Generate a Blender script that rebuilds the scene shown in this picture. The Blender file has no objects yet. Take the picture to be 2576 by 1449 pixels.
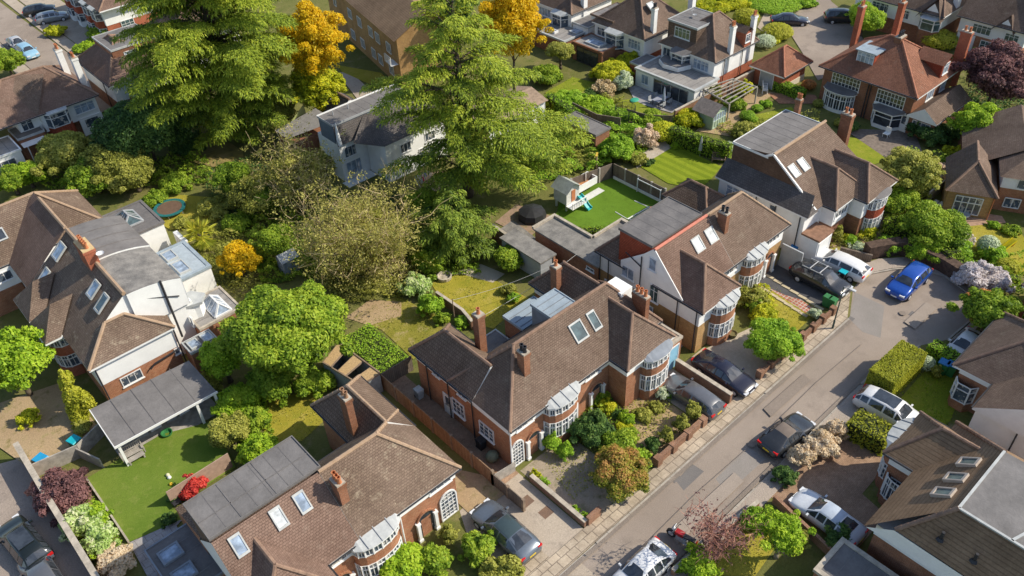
import bpy, math, random
import numpy as np
from mathutils import Vector
random.seed(7); rng=np.random.default_rng(7)
S=bpy.context.scene; COL=S.collection
R=math.radians
# ---------------------------------------------------------------- camera (street grid: +X along the road, +Y towards the rear gardens)
CAMZ=46.0; TH=R(40.0); RO=R(-3.04); AZ=R(49.5); FPX=2111.0
FW=np.array([math.cos(TH)*math.cos(AZ),math.cos(TH)*math.sin(AZ),-math.sin(TH)])
_r=np.array([math.sin(AZ),-math.cos(AZ),0.0]); _u=np.cross(_r,FW)
RR=math.cos(RO)*_r+math.sin(RO)*_u; UU=-math.sin(RO)*_r+math.cos(RO)*_u
CAM=np.array([0,0,CAMZ])
def at(u,v,z=0.0):
    "survey point of the site plan: where the sight line (u,v) meets height z"
    d=FPX*FW+(u-1288)*RR-(v-724.5)*UU
    return CAM+d*((z-CAMZ)/d[2])
def pxm(p):
    return FPX/float((np.asarray(p)-CAM)@FW)
cd=bpy.data.cameras.new('camera'); cam=bpy.data.objects.new('camera',cd); COL.objects.link(cam)
from mathutils import Matrix
cam.matrix_world=Matrix(((RR[0],UU[0],-FW[0],0),(RR[1],UU[1],-FW[1],0),(RR[2],UU[2],-FW[2],CAMZ),(0,0,0,1)))
cd.sensor_width=36; cd.lens=36*FPX/2576; cd.clip_start=.5; cd.clip_end=3000
S.camera=cam
# ---------------------------------------------------------------- light
SUN=Vector((0.92,-0.74,1.0)).normalized()
el=math.asin(SUN.z); az=math.atan2(SUN.x,SUN.y)
w=bpy.data.worlds.new("World"); S.world=w; w.use_nodes=True
nt=w.node_tree; bg=nt.nodes['Background']; sk=nt.nodes.new('ShaderNodeTexSky'); sk.sky_type='NISHITA'; sk.sun_disc=False
sk.sun_elevation=el; sk.sun_rotation=az; nt.links.new(sk.outputs[0],bg.inputs[0]); bg.inputs[1].default_value=.165
sl=bpy.data.lights.new('sun','SUN'); sl.energy=5.0; sl.angle=R(.5); sl.color=(1,.92,.77)
so=bpy.data.objects.new('sun',sl); COL.objects.link(so); so.rotation_euler=SUN.to_track_quat('Z','Y').to_euler(); so.location=(0,0,80)
S.view_settings.view_transform='Standard'; S.view_settings.look='None'; S.view_settings.exposure=0
# ---------------------------------------------------------------- materials
MATS={}
def base_mat(name):
    m=bpy.data.materials.new(name); m.use_nodes=True; n=m.node_tree.nodes; l=m.node_tree.links
    return m,n,l,n['Principled BSDF']
def lift(c,k=1.5,cap=.90):
    "base colour brightened in place of stronger light, soft limited"
    m=max(c); 
    if m<=0: return c
    t=m*k if m*k<.45 else .45+(cap-.45)*(1-math.exp(-(m*k-.45)/(cap-.45))) 
    t=max(t,m*1.0); return tuple(x*t/m for x in c)
def rgb(c): return (c[0],c[1],c[2],1)
def mixc(n,l,f,a,b,mode='MIX'):
    x=n.new('ShaderNodeMix'); x.data_type='RGBA'; x.blend_type=mode
    for s,vv in ((0,f),(6,a),(7,b)):
        if isinstance(vv,(int,float)): x.inputs[s].default_value=vv
        elif isinstance(vv,tuple): x.inputs[s].default_value=rgb(vv)
        else: l.new(vv,x.inputs[s])
    return x.outputs[2]
def noise(n,l,vec,scale,detail=4,rough=.6):
    x=n.new('ShaderNodeTexNoise'); x.inputs['Scale'].default_value=scale; x.inputs['Detail'].default_value=detail; x.inputs['Roughness'].default_value=rough
    if vec is not None: l.new(vec,x.inputs['Vector'])
    return x.outputs['Fac']
def ramp(n,l,f,a,b):
    x=n.new('ShaderNodeMapRange'); x.inputs[1].default_value=a; x.inputs[2].default_value=b; l.new(f,x.inputs[0]); return x.outputs[0]
def bump(n,l,h,b,strength=.3,dist=.05):
    x=n.new('ShaderNodeBump'); x.inputs['Strength'].default_value=strength; x.inputs['Distance'].default_value=dist
    l.new(h,x.inputs['Height']); l.new(x.outputs[0],b.inputs['Normal'])
def coords(n): return n.new('ShaderNodeTexCoord')
def wpos(n):
    return n.new('ShaderNodeNewGeometry').outputs['Position']
def plain(name,c,rough=.6,var=.12,scale=3,metal=0,c2=None,spec=.3,bmp=0):
    if name in MATS: return MATS[name]
    c=lift(c,1.45); c2=lift(c2,1.45) if c2 else None
    m,n,l,b=base_mat(name); p=wpos(n)
    f=ramp(n,l,noise(n,l,p,scale,5),.3,.7)
    c2=c2 or tuple(x*(1-var*2.2) for x in c)
    f2=ramp(n,l,noise(n,l,p,scale*7,3),.25,.75)
    o=mixc(n,l,f,c2,c); d=tuple(x*(1-var) for x in (1,1,1)); o=mixc(n,l,f2,mixc(n,l,1.0,o,d,'MULTIPLY'),o)
    l.new(o,b.inputs['Base Color']); b.inputs['Roughness'].default_value=rough; b.inputs['Metallic'].default_value=metal; b.inputs['Specular IOR Level'].default_value=spec
    if bmp: bump(n,l,f2,b,bmp,.05)
    MATS[name]=m; return m
def tiled(name,c,mortar,bw,rh,ms,c2=None,stain=None,stain_amt=.5,rough=.8,bmp=.5,offset=.5,big=.35,streak=0,patch=None,patch_amt=0):
    "brick, tile and paving courses on metre UVs with weathering"
    if name in MATS: return MATS[name]
    c=lift(c,2.0); mortar=lift(mortar,2.0); c2=lift(c2,2.0) if c2 else None; stain=lift(stain,1.4) if stain else None; patch=lift(patch,1.4) if patch else None
    m,n,l,b=base_mat(name); tc=coords(n); uv=tc.outputs['UV']; p=wpos(n)
    br=n.new('ShaderNodeTexBrick'); l.new(uv,br.inputs['Vector']); br.inputs['Scale'].default_value=1
    br.inputs['Brick Width'].default_value=bw; br.inputs['Row Height'].default_value=rh; br.inputs['Mortar Size'].default_value=ms; br.inputs['Mortar Smooth'].default_value=.3; br.offset=offset
    br.inputs['Color1'].default_value=rgb(c); br.inputs['Color2'].default_value=rgb(c2 or tuple(x*.75 for x in c)); br.inputs['Mortar'].default_value=rgb(mortar)
    o=br.outputs['Color']
    f=ramp(n,l,noise(n,l,p,big,6,.65),.32,.68)
    o=mixc(n,l,f,mixc(n,l,1.0,o,(.62,.60,.58),'MULTIPLY'),o)
    g=ramp(n,l,noise(n,l,p,9,3),.3,.7); o=mixc(n,l,g,mixc(n,l,1.0,o,(.76,.76,.76),'MULTIPLY'),o)
    h=ramp(n,l,noise(n,l,p,2.6,5,.7),.25,.75); o=mixc(n,l,h,mixc(n,l,1.0,o,(.82,.80,.79),'MULTIPLY'),o)
    if stain:
        s1=ramp(n,l,noise(n,l,p,1.1,8,.75),.56,.74); s=n.new('ShaderNodeMath'); s.operation='MULTIPLY'; l.new(s1,s.inputs[0]); s.inputs[1].default_value=stain_amt
        o=mixc(n,l,s.outputs[0],o,stain)
    if patch:
        s1=ramp(n,l,noise(n,l,p,5.5,4,.7),.62,.72); s=n.new('ShaderNodeMath'); s.operation='MULTIPLY'; l.new(s1,s.inputs[0]); s.inputs[1].default_value=patch_amt
        o=mixc(n,l,s.outputs[0],o,patch)
    l.new(o,b.inputs['Base Color']); b.inputs['Roughness'].default_value=rough; b.inputs['Specular IOR Level'].default_value=.2
    inv=n.new('ShaderNodeMath'); inv.operation='SUBTRACT'; inv.inputs[0].default_value=1; l.new(br.outputs['Fac'],inv.inputs[1])
    bump(n,l,inv.outputs[0],b,bmp,.04)
    MATS[name]=m; return m
def ground_mat(name,cs,scales=(.25,1.5,9),rough=.95,bmp=.4,stripe=None):
    if name in MATS: return MATS[name]
    cs=[lift(c,2.05) for c in cs]
    m,n,l,b=base_mat(name); p=wpos(n)
    f=ramp(n,l,noise(n,l,p,scales[0],5),.35,.65); o=mixc(n,l,f,cs[0],cs[1])
    if len(cs)>2:
        f2=ramp(n,l,noise(n,l,p,scales[1],6,.7),.52,.7); o=mixc(n,l,f2,o,cs[2])
    if len(cs)>3:
        f4=ramp(n,l,noise(n,l,p,scales[1]*.6,6,.7),.56,.72); o=mixc(n,l,f4,o,cs[3])
    f3=ramp(n,l,noise(n,l,p,scales[2],4,.8),.2,.8); o=mixc(n,l,f3,mixc(n,l,1.0,o,(.55,.55,.55),'MULTIPLY'),o)
    if stripe:
        wv=n.new('ShaderNodeTexWave'); mp=n.new('ShaderNodeMapping'); mp.inputs['Rotation'].default_value=(0,0,stripe[0]); l.new(p,mp.inputs['Vector']); l.new(mp.outputs[0],wv.inputs['Vector']); wv.inputs['Scale'].default_value=stripe[1]; wv.inputs['Distortion'].default_value=1.6
        o=mixc(n,l,ramp(n,l,wv.outputs['Fac'],.3,.7),mixc(n,l,1.0,o,(.76,.80,.76),'MULTIPLY'),o)
    l.new(o,b.inputs['Base Color']); b.inputs['Roughness'].default_value=rough; b.inputs['Specular IOR Level'].default_value=.1
    if bmp: bump(n,l,f3,b,bmp,.08)
    MATS[name]=m; return m
def glass(name,c,rough=.08,spec=.8,metal=0):
    if name in MATS: return MATS[name]
    m,n,l,b=base_mat(name); p=wpos(n); f=ramp(n,l,noise(n,l,p,1.7,3),.35,.65)
    o=mixc(n,l,f,tuple(x*.45 for x in c),c)
    if name=='window glass': o=mixc(n,l,ramp(n,l,noise(n,l,p,2.3,2),.56,.60),o,(.42,.40,.37))
    l.new(o,b.inputs['Base Color']); b.inputs['Roughness'].default_value=rough; b.inputs['Specular IOR Level'].default_value=spec; b.inputs['Metallic'].default_value=metal
    MATS[name]=m; return m
def paint(name,c,rough=.25,metal=.0,coat=.6):
    if name in MATS: return MATS[name]
    m,n,l,b=base_mat(name); p=wpos(n); f=ramp(n,l,noise(n,l,p,6,4),.3,.7)
    l.new(mixc(n,l,f,tuple(x*.86 for x in c),c),b.inputs['Base Color']); b.inputs['Roughness'].default_value=rough; b.inputs['Metallic'].default_value=metal
    b.inputs['Coat Weight'].default_value=coat; b.inputs['Coat Roughness'].default_value=.06
    MATS[name]=m; return m
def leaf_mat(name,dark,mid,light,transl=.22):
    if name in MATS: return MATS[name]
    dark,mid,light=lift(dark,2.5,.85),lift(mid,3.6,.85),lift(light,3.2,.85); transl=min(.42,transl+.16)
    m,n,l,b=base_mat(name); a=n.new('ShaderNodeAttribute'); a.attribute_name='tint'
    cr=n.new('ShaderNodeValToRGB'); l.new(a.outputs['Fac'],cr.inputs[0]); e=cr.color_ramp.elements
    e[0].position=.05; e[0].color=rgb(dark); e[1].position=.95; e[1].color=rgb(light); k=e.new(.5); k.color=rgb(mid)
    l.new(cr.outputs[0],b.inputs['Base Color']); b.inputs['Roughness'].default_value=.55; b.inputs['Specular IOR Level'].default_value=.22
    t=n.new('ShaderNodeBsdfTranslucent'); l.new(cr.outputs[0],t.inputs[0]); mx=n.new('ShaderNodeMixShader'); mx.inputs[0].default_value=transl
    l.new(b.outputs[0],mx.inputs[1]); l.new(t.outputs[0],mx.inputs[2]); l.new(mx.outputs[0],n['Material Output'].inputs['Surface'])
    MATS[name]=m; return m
# walls
BRICK=tiled('orange brick',(.315,.145,.075),(.30,.21,.15),.23,.078,.010,(.25,.09,.042),rough=.85,bmp=.3,big=.5,stain=(.20,.10,.06),stain_amt=.4)
BRICKD=tiled('brown brick',(.23,.095,.048),(.22,.16,.12),.23,.078,.010,(.16,.062,.032),rough=.85,bmp=.3,big=.5)
BRICKY=tiled('yellow stock brick',(.40,.245,.095),(.30,.22,.14),.23,.078,.010,(.30,.175,.065),rough=.85,bmp=.3,big=.4)
BRICKR=tiled('red brick',(.36,.10,.05),(.28,.17,.12),.23,.078,.010,(.27,.07,.035),rough=.85,bmp=.3,big=.5)
BRICKW=tiled('garden wall brick',(.25,.125,.075),(.24,.19,.14),.23,.078,.012,(.17,.08,.05),rough=.9,bmp=.4,big=.6,stain=(.10,.10,.05),stain_amt=.6)
BRICKB=tiled('dark brown brick',(.115,.066,.042),(.10,.075,.055),.23,.078,.010,(.085,.048,.032),rough=.85,bmp=.3,big=.5)
TILEHUNG=tiled('red hung tile',(.36,.085,.045),(.12,.03,.02),.2,.16,.018,(.27,.06,.03),rough=.7)
WHITE=plain('white render',(.90,.90,.88),.8,.05,1.2)
WHITEP=plain('white paint',(.88,.88,.86),.45,.04,2)
CREAM=plain('cream render',(.62,.56,.44),.8,.06,1.2)
# roofs
def roof_mat(name,c,c2,mort,rh=.15,bw=.20,ms=.014,stain=None,sa=.5,big=.35,patch=None,pa=0):
    mort=tuple(a*.55+b*.45 for a,b in zip(mort,c2)); w_=lambda q: (q[0]*.87,q[1]*.84,q[2]*.77) if q else q; c,c2,mort,stain,patch=w_(c),w_(c2),w_(mort),w_(stain),w_(patch)
    return tiled(name,c,mort,bw,rh,ms,c2,stain,sa,.85,.8,.5,big,0,patch,pa)
T_BROWN=roof_mat('brown clay tile',(0.18,0.134,0.112),(0.143,0.105,0.088),(0.081,0.059,0.05),stain=(0.301,0.264,0.219),sa=.45,patch=(0.347,0.29,0.233),pa=.45)
T_RED=roof_mat('reddish clay tile',(0.204,0.141,0.12),(0.166,0.113,0.096),(0.09,0.06,0.051),stain=(0.299,0.242,0.209),sa=.45,patch=(0.346,0.272,0.223),pa=.35)
T_ORANGE=roof_mat('red clay tile',(.29,.140,.095),(.22,.105,.075),(.12,.05,.03),stain=(.20,.155,.125),sa=.6,patch=(.38,.25,.18),pa=.4)
T_GREY=roof_mat('dark concrete tile',(.185,.138,.112),(.145,.106,.086),(.075,.054,.044),rh=.24,ms=.03,stain=(.24,.20,.16),sa=.3)
T_PAN=roof_mat('ridged concrete tile',(.225,.158,.108),(.205,.143,.097),(.140,.095,.064),rh=.25,bw=11.0,ms=.03,stain=(.30,.22,.14),sa=.4)
T_LICH=roof_mat('lichened clay tile',(0.196,0.148,0.121),(0.153,0.113,0.094),(0.091,0.068,0.057),stain=(0.407,0.358,0.284),sa=.75,big=.3,patch=(0.483,0.418,0.319),pa=.7)
T_SLATE=roof_mat('slate',(.13,.12,.125),(.10,.095,.10),(.045,.042,.045),rh=.22,ms=.015,stain=(.2,.19,.18),sa=.3)
RIDGE=plain('ridge tile',(.26,.17,.12),.85,.25,2.2,c2=(.15,.095,.07))
RIDGEL=plain('lichened ridge tile',(.33,.235,.165),.85,.25,2.2,c2=(.28,.19,.12))
FELT=plain('grey roofing felt',(.165,.155,.15),.85,.16,.7,bmp=.2)
FELTD=plain('dark roofing felt',(.095,.09,.09),.85,.2,.9,c2=(.15,.14,.135),bmp=.2)
FELTL=plain('pale roofing felt',(.27,.25,.23),.85,.2,.8,c2=(.17,.16,.15),bmp=.2)
FELTM=plain('mottled old roofing felt',(.24,.225,.205),.9,.25,1.2,c2=(.11,.105,.10),bmp=.3)
LEAD=plain('lead sheet',(.40,.41,.40),.55,.12,1.5,c2=(.27,.28,.28))
LEADD=plain('dark lead sheet',(.19,.21,.24),.55,.12,1.5)
ZINC=plain('blue grey zinc',(.26,.31,.35),.45,.12,1.2)
SLATEBLUE=plain('slate blue boarding',(.12,.15,.19),.6,.1)
# windows etc
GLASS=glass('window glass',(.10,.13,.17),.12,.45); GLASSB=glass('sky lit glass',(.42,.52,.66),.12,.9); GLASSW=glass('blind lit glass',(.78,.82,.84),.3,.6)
GLASSG=glass('greenish glass',(.10,.16,.17)); GLASSD=glass('dark glass',(.055,.065,.08),.05,1.0)
FRAME=plain('window frame white',(.80,.80,.79),.4,.03); DARKP=plain('black iron paint',(.03,.03,.034),.5,.1)
GREYM=plain('grey painted metal',(.30,.31,.32),.5,.08); TERRA=plain('terracotta',(.46,.17,.075),.7,.12); POTD=plain('buff pot',(.30,.17,.10),.7,.2)
WOOD=plain('weathered timber',(.26,.19,.13),.85,.25,2.5,c2=(.14,.10,.075)); WOODG=plain('silver grey timber',(.36,.33,.29),.85,.2,2.5)
FENCE=tiled('feather edge boards',(.28,.185,.115),(.09,.06,.04),.16,3.0,.012,(.21,.135,.085),rough=.9,bmp=.6,offset=0,big=.5)
FENCED=tiled('grey fence boards',(.185,.15,.12),(.06,.05,.04),.16,3.0,.012,(.14,.115,.095),rough=.9,bmp=.6,offset=0,big=.5)
OSB=plain('chipboard sheet',(.50,.34,.17),.8,.2,8)
STONE=plain('coping stone',(.48,.42,.34),.85,.2,2)
ASPH=ground_mat('asphalt',[(.175,.143,.118),(.225,.186,.154),(.16,.132,.110),(.235,.194,.161)],(.10,.45,18),bmp=.2)
ASPHD=ground_mat('dark tarmac',[(.05,.05,.053),(.075,.073,.075),(.045,.045,.048)],(.3,1,14),bmp=.15)
PATCH=ground_mat('tarmac patch',[(.105,.098,.094),(.125,.115,.108)],(.5,2,16),bmp=.1)
CONC=ground_mat('old concrete',[(.255,.21,.165),(.315,.265,.21),(.205,.172,.14)],(.25,1.2,10),bmp=.15)
SLABS=tiled('paving slabs',(.46,.385,.29),(.17,.14,.11),.78,.62,.035,(.32,.27,.21),rough=.9,bmp=.2,big=.8,stain=(.52,.44,.33),stain_amt=.7)
PATIO=tiled('grey patio slabs',(.30,.29,.29),(.17,.16,.16),.6,.6,.02,(.25,.245,.25),rough=.8,bmp=.2,big=.8)
KERB=plain('kerb stone',(.36,.32,.27),.85,.15,2)
BLOCK=tiled('brown block paving',(.30,.20,.135),(.17,.12,.085),.2,.1,.008,(.25,.165,.11),rough=.9,bmp=.2,big=.6)
CHEQ=tiled('red path tiles',(.36,.13,.085),(.42,.36,.30),.3,.3,.045,(.28,.09,.06),rough=.8,bmp=.2,offset=0)
GRAVEL=ground_mat('gravel',[(.36,.31,.25),(.28,.24,.19),(.42,.37,.30)],(.6,3,30),bmp=.3)
EARTH=ground_mat('garden earth',[(.085,.092,.024),(.12,.112,.038),(.065,.082,.018),(.165,.132,.07)],(.16,.9,7))
DRY=ground_mat('dry soil',[(.24,.17,.10),(.30,.22,.13),(.15,.12,.05),(.20,.18,.07)],(.3,1.2,9))
TURF=ground_mat('bright artificial turf',[(.078,.122,.016),(.105,.145,.022),(.130,.155,.034)],(.3,1.3,16),bmp=.3)
TURF2=ground_mat('deep green artificial turf',[(.070,.125,.012),(.085,.15,.016),(.06,.105,.012)],(.3,1.3,16),bmp=.3)
LAWN=ground_mat('lawn',[(.125,.155,.015),(.17,.18,.020),(.10,.135,.012),(.21,.19,.04)],(.35,1.6,14))
LAWNY=ground_mat('dry lawn',[(.195,.175,.020),(.245,.205,.032),(.14,.15,.016),(.28,.225,.065)],(.3,1.1,12))
LAWNS=ground_mat('striped lawn',[(.135,.175,.012),(.165,.20,.016),(.12,.16,.012)],(.3,1.3,14),stripe=(R(0),.30))
# foliage
LF={}
def LM(k,d,m,l,t=.22): LF[k]=leaf_mat('foliage '+k,d,m,l,t)
LM('green',(.024,.050,.006),(.078,.118,.010),(.150,.180,.018))
LM('bright',(.036,.072,.006),(.105,.160,.010),(.19,.235,.020))
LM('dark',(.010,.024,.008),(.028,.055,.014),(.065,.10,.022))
LM('olive',(.040,.047,.010),(.112,.116,.020),(.19,.185,.045))
LM('yellow',(.070,.085,.005),(.175,.185,.010),(.31,.295,.020))
LM('gold',(.15,.125,.005),(.41,.28,.008),(.62,.44,.018),.3)
LM('goldgreen',(.045,.062,.005),(.155,.170,.009),(.33,.30,.014))
LM('cedar',(.022,.044,.009),(.095,.122,.012),(.205,.215,.024),.15)
LM('red',(.10,.012,.012),(.27,.030,.025),(.42,.07,.05))
LM('purple',(.022,.012,.014),(.055,.028,.028),(.12,.06,.055))
LM('plum',(.09,.045,.035),(.17,.085,.065),(.26,.15,.11))
LM('rust',(.09,.045,.012),(.21,.095,.028),(.32,.16,.055))
LM('cream',(.20,.16,.09),(.48,.39,.27),(.68,.60,.46))
LM('blossom',(.16,.13,.08),(.42,.33,.24),(.60,.50,.40))
LM('white',(.05,.09,.02),(.18,.24,.07),(.66,.64,.46))
LM('lilac',(.19,.17,.15),(.42,.39,.39),(.58,.55,.55))
LM('twig',(.10,.075,.035),(.20,.155,.085),(.32,.26,.16),.1)
LM('box',(.060,.075,.008),(.135,.140,.012),(.195,.185,.024))
LM('ivy',(.032,.070,.006),(.090,.150,.012),(.165,.225,.020))
LM('silver',(.09,.11,.07),(.22,.25,.17),(.38,.40,.30))
LM('palm',(.05,.07,.008),(.14,.15,.015),(.27,.23,.03))
LM('tan',(.050,.050,.014),(.125,.116,.028),(.21,.19,.062))
LM('cedardark',(.018,.038,.008),(.068,.096,.012),(.13,.155,.022),.15)
LM('rusttop',(.030,.055,.008),(.105,.110,.014),(.19,.105,.035))
BARK=plain('bark',(.11,.085,.06),.95,.25,3); BARKL=plain('pale bark',(.30,.25,.18),.9,.25,3)
# ---------------------------------------------------------------- mesh building
class MB:
    def __init__(s): s.v=[]; s.f=[]; s.m=[]; s.uv=[]
    def poly(s,pts,m=0,uvs=None):
        pts=[tuple(map(float,p)) for p in pts]; i=len(s.v); s.v+=pts; s.f.append(tuple(range(i,i+len(pts)))); s.m.append(m)
        if uvs is None:
            P=np.array(pts); nrm=np.zeros(3)
            for a in range(len(P)): nrm+=np.cross(P[a],P[(a+1)%len(P)])
            ln=np.linalg.norm(nrm) or 1; nrm/=ln
            if abs(nrm[2])>.96: t=np.array([1.,0,0]); b=np.array([0,1.,0])
            else: t=np.cross([0,0,1.],nrm); t/=np.linalg.norm(t); b=np.cross(nrm,t)
            uvs=[(float(p@t),float(p@b)) for p in P]
        s.uv+=uvs
    def box(s,x0,x1,y0,y1,z0,z1,m=0,top=None,bottom=True):
        a=[(x0,y0),(x1,y0),(x1,y1),(x0,y1)]
        s.prism(a,z0,z1,m,top,bottom)
    def prism(s,xy,z0,z1,m=0,top=None,bottom=True):
        n=len(xy)
        ar=sum(xy[i][0]*xy[(i+1)%n][1]-xy[(i+1)%n][0]*xy[i][1] for i in range(n))
        if ar<0: xy=xy[::-1]
        for i in range(n):
            a,b=xy[i],xy[(i+1)%n]; s.poly([(a[0],a[1],z0),(b[0],b[1],z0),(b[0],b[1],z1),(a[0],a[1],z1)],m)
        s.poly([(p[0],p[1],z1) for p in xy],m if top is None else top)
        if bottom: s.poly([(p[0],p[1],z0) for p in xy[::-1]],m)
    def obox(s,c,l,w,h,rz=0,m=0,rp=0):
        "box centred in plan at c with its bottom at c.z, turned by rz"
        co,si=math.cos(rz),math.sin(rz)
        xy=[(c[0]+co*a-si*b,c[1]+si*a+co*b) for a,b in ((-l/2,-w/2),(l/2,-w/2),(l/2,w/2),(-l/2,w/2))]
        s.prism(xy,c[2],c[2]+h,m)
    def bar(s,p,q,w,h,m=0):
        "square bar between two points"
        p=np.array(p,float); q=np.array(q,float); d=q-p; L=np.linalg.norm(d); d/=L
        t=np.cross(d,[0,0,1.]); 
        if np.linalg.norm(t)<1e-3: t=np.array([1.,0,0])
        t/=np.linalg.norm(t); b=np.cross(t,d)
        A=[p+t*w/2*i+b*h/2*j for i,j in ((-1,-1),(1,-1),(1,1),(-1,1))]; B=[a+d*L for a in A]
        for i in range(4): s.poly([A[i],B[i],B[(i+1)%4],A[(i+1)%4]][::-1],m)
        s.poly(A[::-1][::-1],m); s.poly(B[::-1],m)
    def tube(s,p,q,r0,r1=None,n=8,m=0,cap=True):
        r1=r0 if r1 is None else r1
        p=np.array(p,float); q=np.array(q,float); d=q-p; L=np.linalg.norm(d)
        if L<1e-6: return
        d/=L; t=np.cross(d,[0,0,1.] if abs(d[2])<.9 else [1.,0,0]); t/=np.linalg.norm(t); b=np.cross(d,t)
        ang=[2*math.pi*i/n for i in range(n)]
        A=[p+(t*math.cos(a)+b*math.sin(a))*r0 for a in ang]; B=[q+(t*math.cos(a)+b*math.sin(a))*r1 for a in ang]
        for i in range(n): s.poly([A[i],A[(i+1)%n],B[(i+1)%n],B[i]],m)
        if cap: s.poly(B,m); s.poly(A[::-1],m)
    def path(s,pts,r,n=8,m=0):
        rs=r if isinstance(r,(list,tuple)) else [r]*len(pts)
        for i in range(len(pts)-1): s.tube(pts[i],pts[i+1],rs[i],rs[i+1],n,m)
    def lathe(s,c,prof,n=16,m=0):
        for (r0,z0),(r1,z1) in zip(prof,prof[1:]):
            for i in range(n):
                a,b=2*math.pi*i/n,2*math.pi*(i+1)/n
                q=[(c[0]+r0*math.cos(a),c[1]+r0*math.sin(a),c[2]+z0),(c[0]+r0*math.cos(b),c[1]+r0*math.sin(b),c[2]+z0),(c[0]+r1*math.cos(b),c[1]+r1*math.sin(b),c[2]+z1),(c[0]+r1*math.cos(a),c[1]+r1*math.sin(a),c[2]+z1)]
                if r0<1e-5: q=[q[0],q[2],q[3]]
                elif r1<1e-5: q=q[:3]
                s.poly(q,m)
    def sphere(s,c,r,n=12,k=8,m=0,sq=(1,1,1)):
        s2=MB(); s2.lathe((0,0,0),[(r*math.sin(math.pi*i/k),-r*math.cos(math.pi*i/k)) for i in range(k+1)],n,m)
        i=len(s.v); s.v+=[(c[0]+p[0]*sq[0],c[1]+p[1]*sq[1],c[2]+p[2]*sq[2]) for p in s2.v]; s.f+=[tuple(j+i for j in f) for f in s2.f]; s.m+=s2.m; s.uv+=s2.uv
    def build(s,name,mats,parent=None,smooth=False,weld=False,label=None):
        if not isinstance(mats,(list,tuple)): mats=[mats]
        off=np.zeros(3)
        if parent is not None:
            pp=parent
            while pp is not None: off+=np.array(pp.location); pp=pp.parent
        me=bpy.data.meshes.new(name); me.from_pydata([(p[0]-off[0],p[1]-off[1],p[2]-off[2]) for p in s.v],[],s.f)
        for mm in mats: me.materials.append(mm)
        me.polygons.foreach_set('material_index',s.m)
        ul=me.uv_layers.new(name='UVMap'); ul.data.foreach_set('uv',[c for p in s.uv for c in p])
        if weld or smooth:
            import bmesh
            bm=bmesh.new(); bm.from_mesh(me); bmesh.ops.remove_doubles(bm,verts=bm.verts,dist=1e-4); bmesh.ops.recalc_face_normals(bm,faces=bm.faces); bm.to_mesh(me); bm.free()
        if smooth: me.polygons.foreach_set('use_smooth',[True]*len(me.polygons))
        me.update()
        o=bpy.data.objects.new(name,me); COL.objects.link(o)
        if parent is not None: o.parent=parent
        if label: o['label']=label
        return o
def tag(o,label,cat,group=None,kind=None):
    if label: o['label']=label
    if cat: o['category']=cat
    if group: o['group']=group
    if kind: o['kind']=kind
    return o
def empty(name,loc,label,cat,group=None,rz=0):
    o=bpy.data.objects.new(name,None); COL.objects.link(o); o.location=tuple(map(float,loc)); o.rotation_euler=(0,0,rz); o.empty_display_size=.3
    return tag(o,label,cat,group)
def structure(name,mb,mats,parent=None):
    o=mb.build(name,mats,parent); o['kind']='structure'; return o
GZ=[0.004]
def sheet(name,pts,mat,z=None,label=None):
    "a ground sheet from plan points; each a few mm over the one below"
    if z is None: GZ[0]+=.0015; z=GZ[0]
    mb=MB(); mb.poly([(p[0],p[1],z) for p in pts][::1])
    P=mb.v; ar=sum(P[i][0]*P[(i+1)%len(P)][1]-P[(i+1)%len(P)][0]*P[i][1] for i in range(len(P)))
    if ar<0:
        mb=MB(); mb.poly([(p[0],p[1],z) for p in pts][::-1])
    o=structure(name,mb,mat); return o
def px(*uv,z=0): return [tuple(at(u,v,z)) for u,v in uv]
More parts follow.
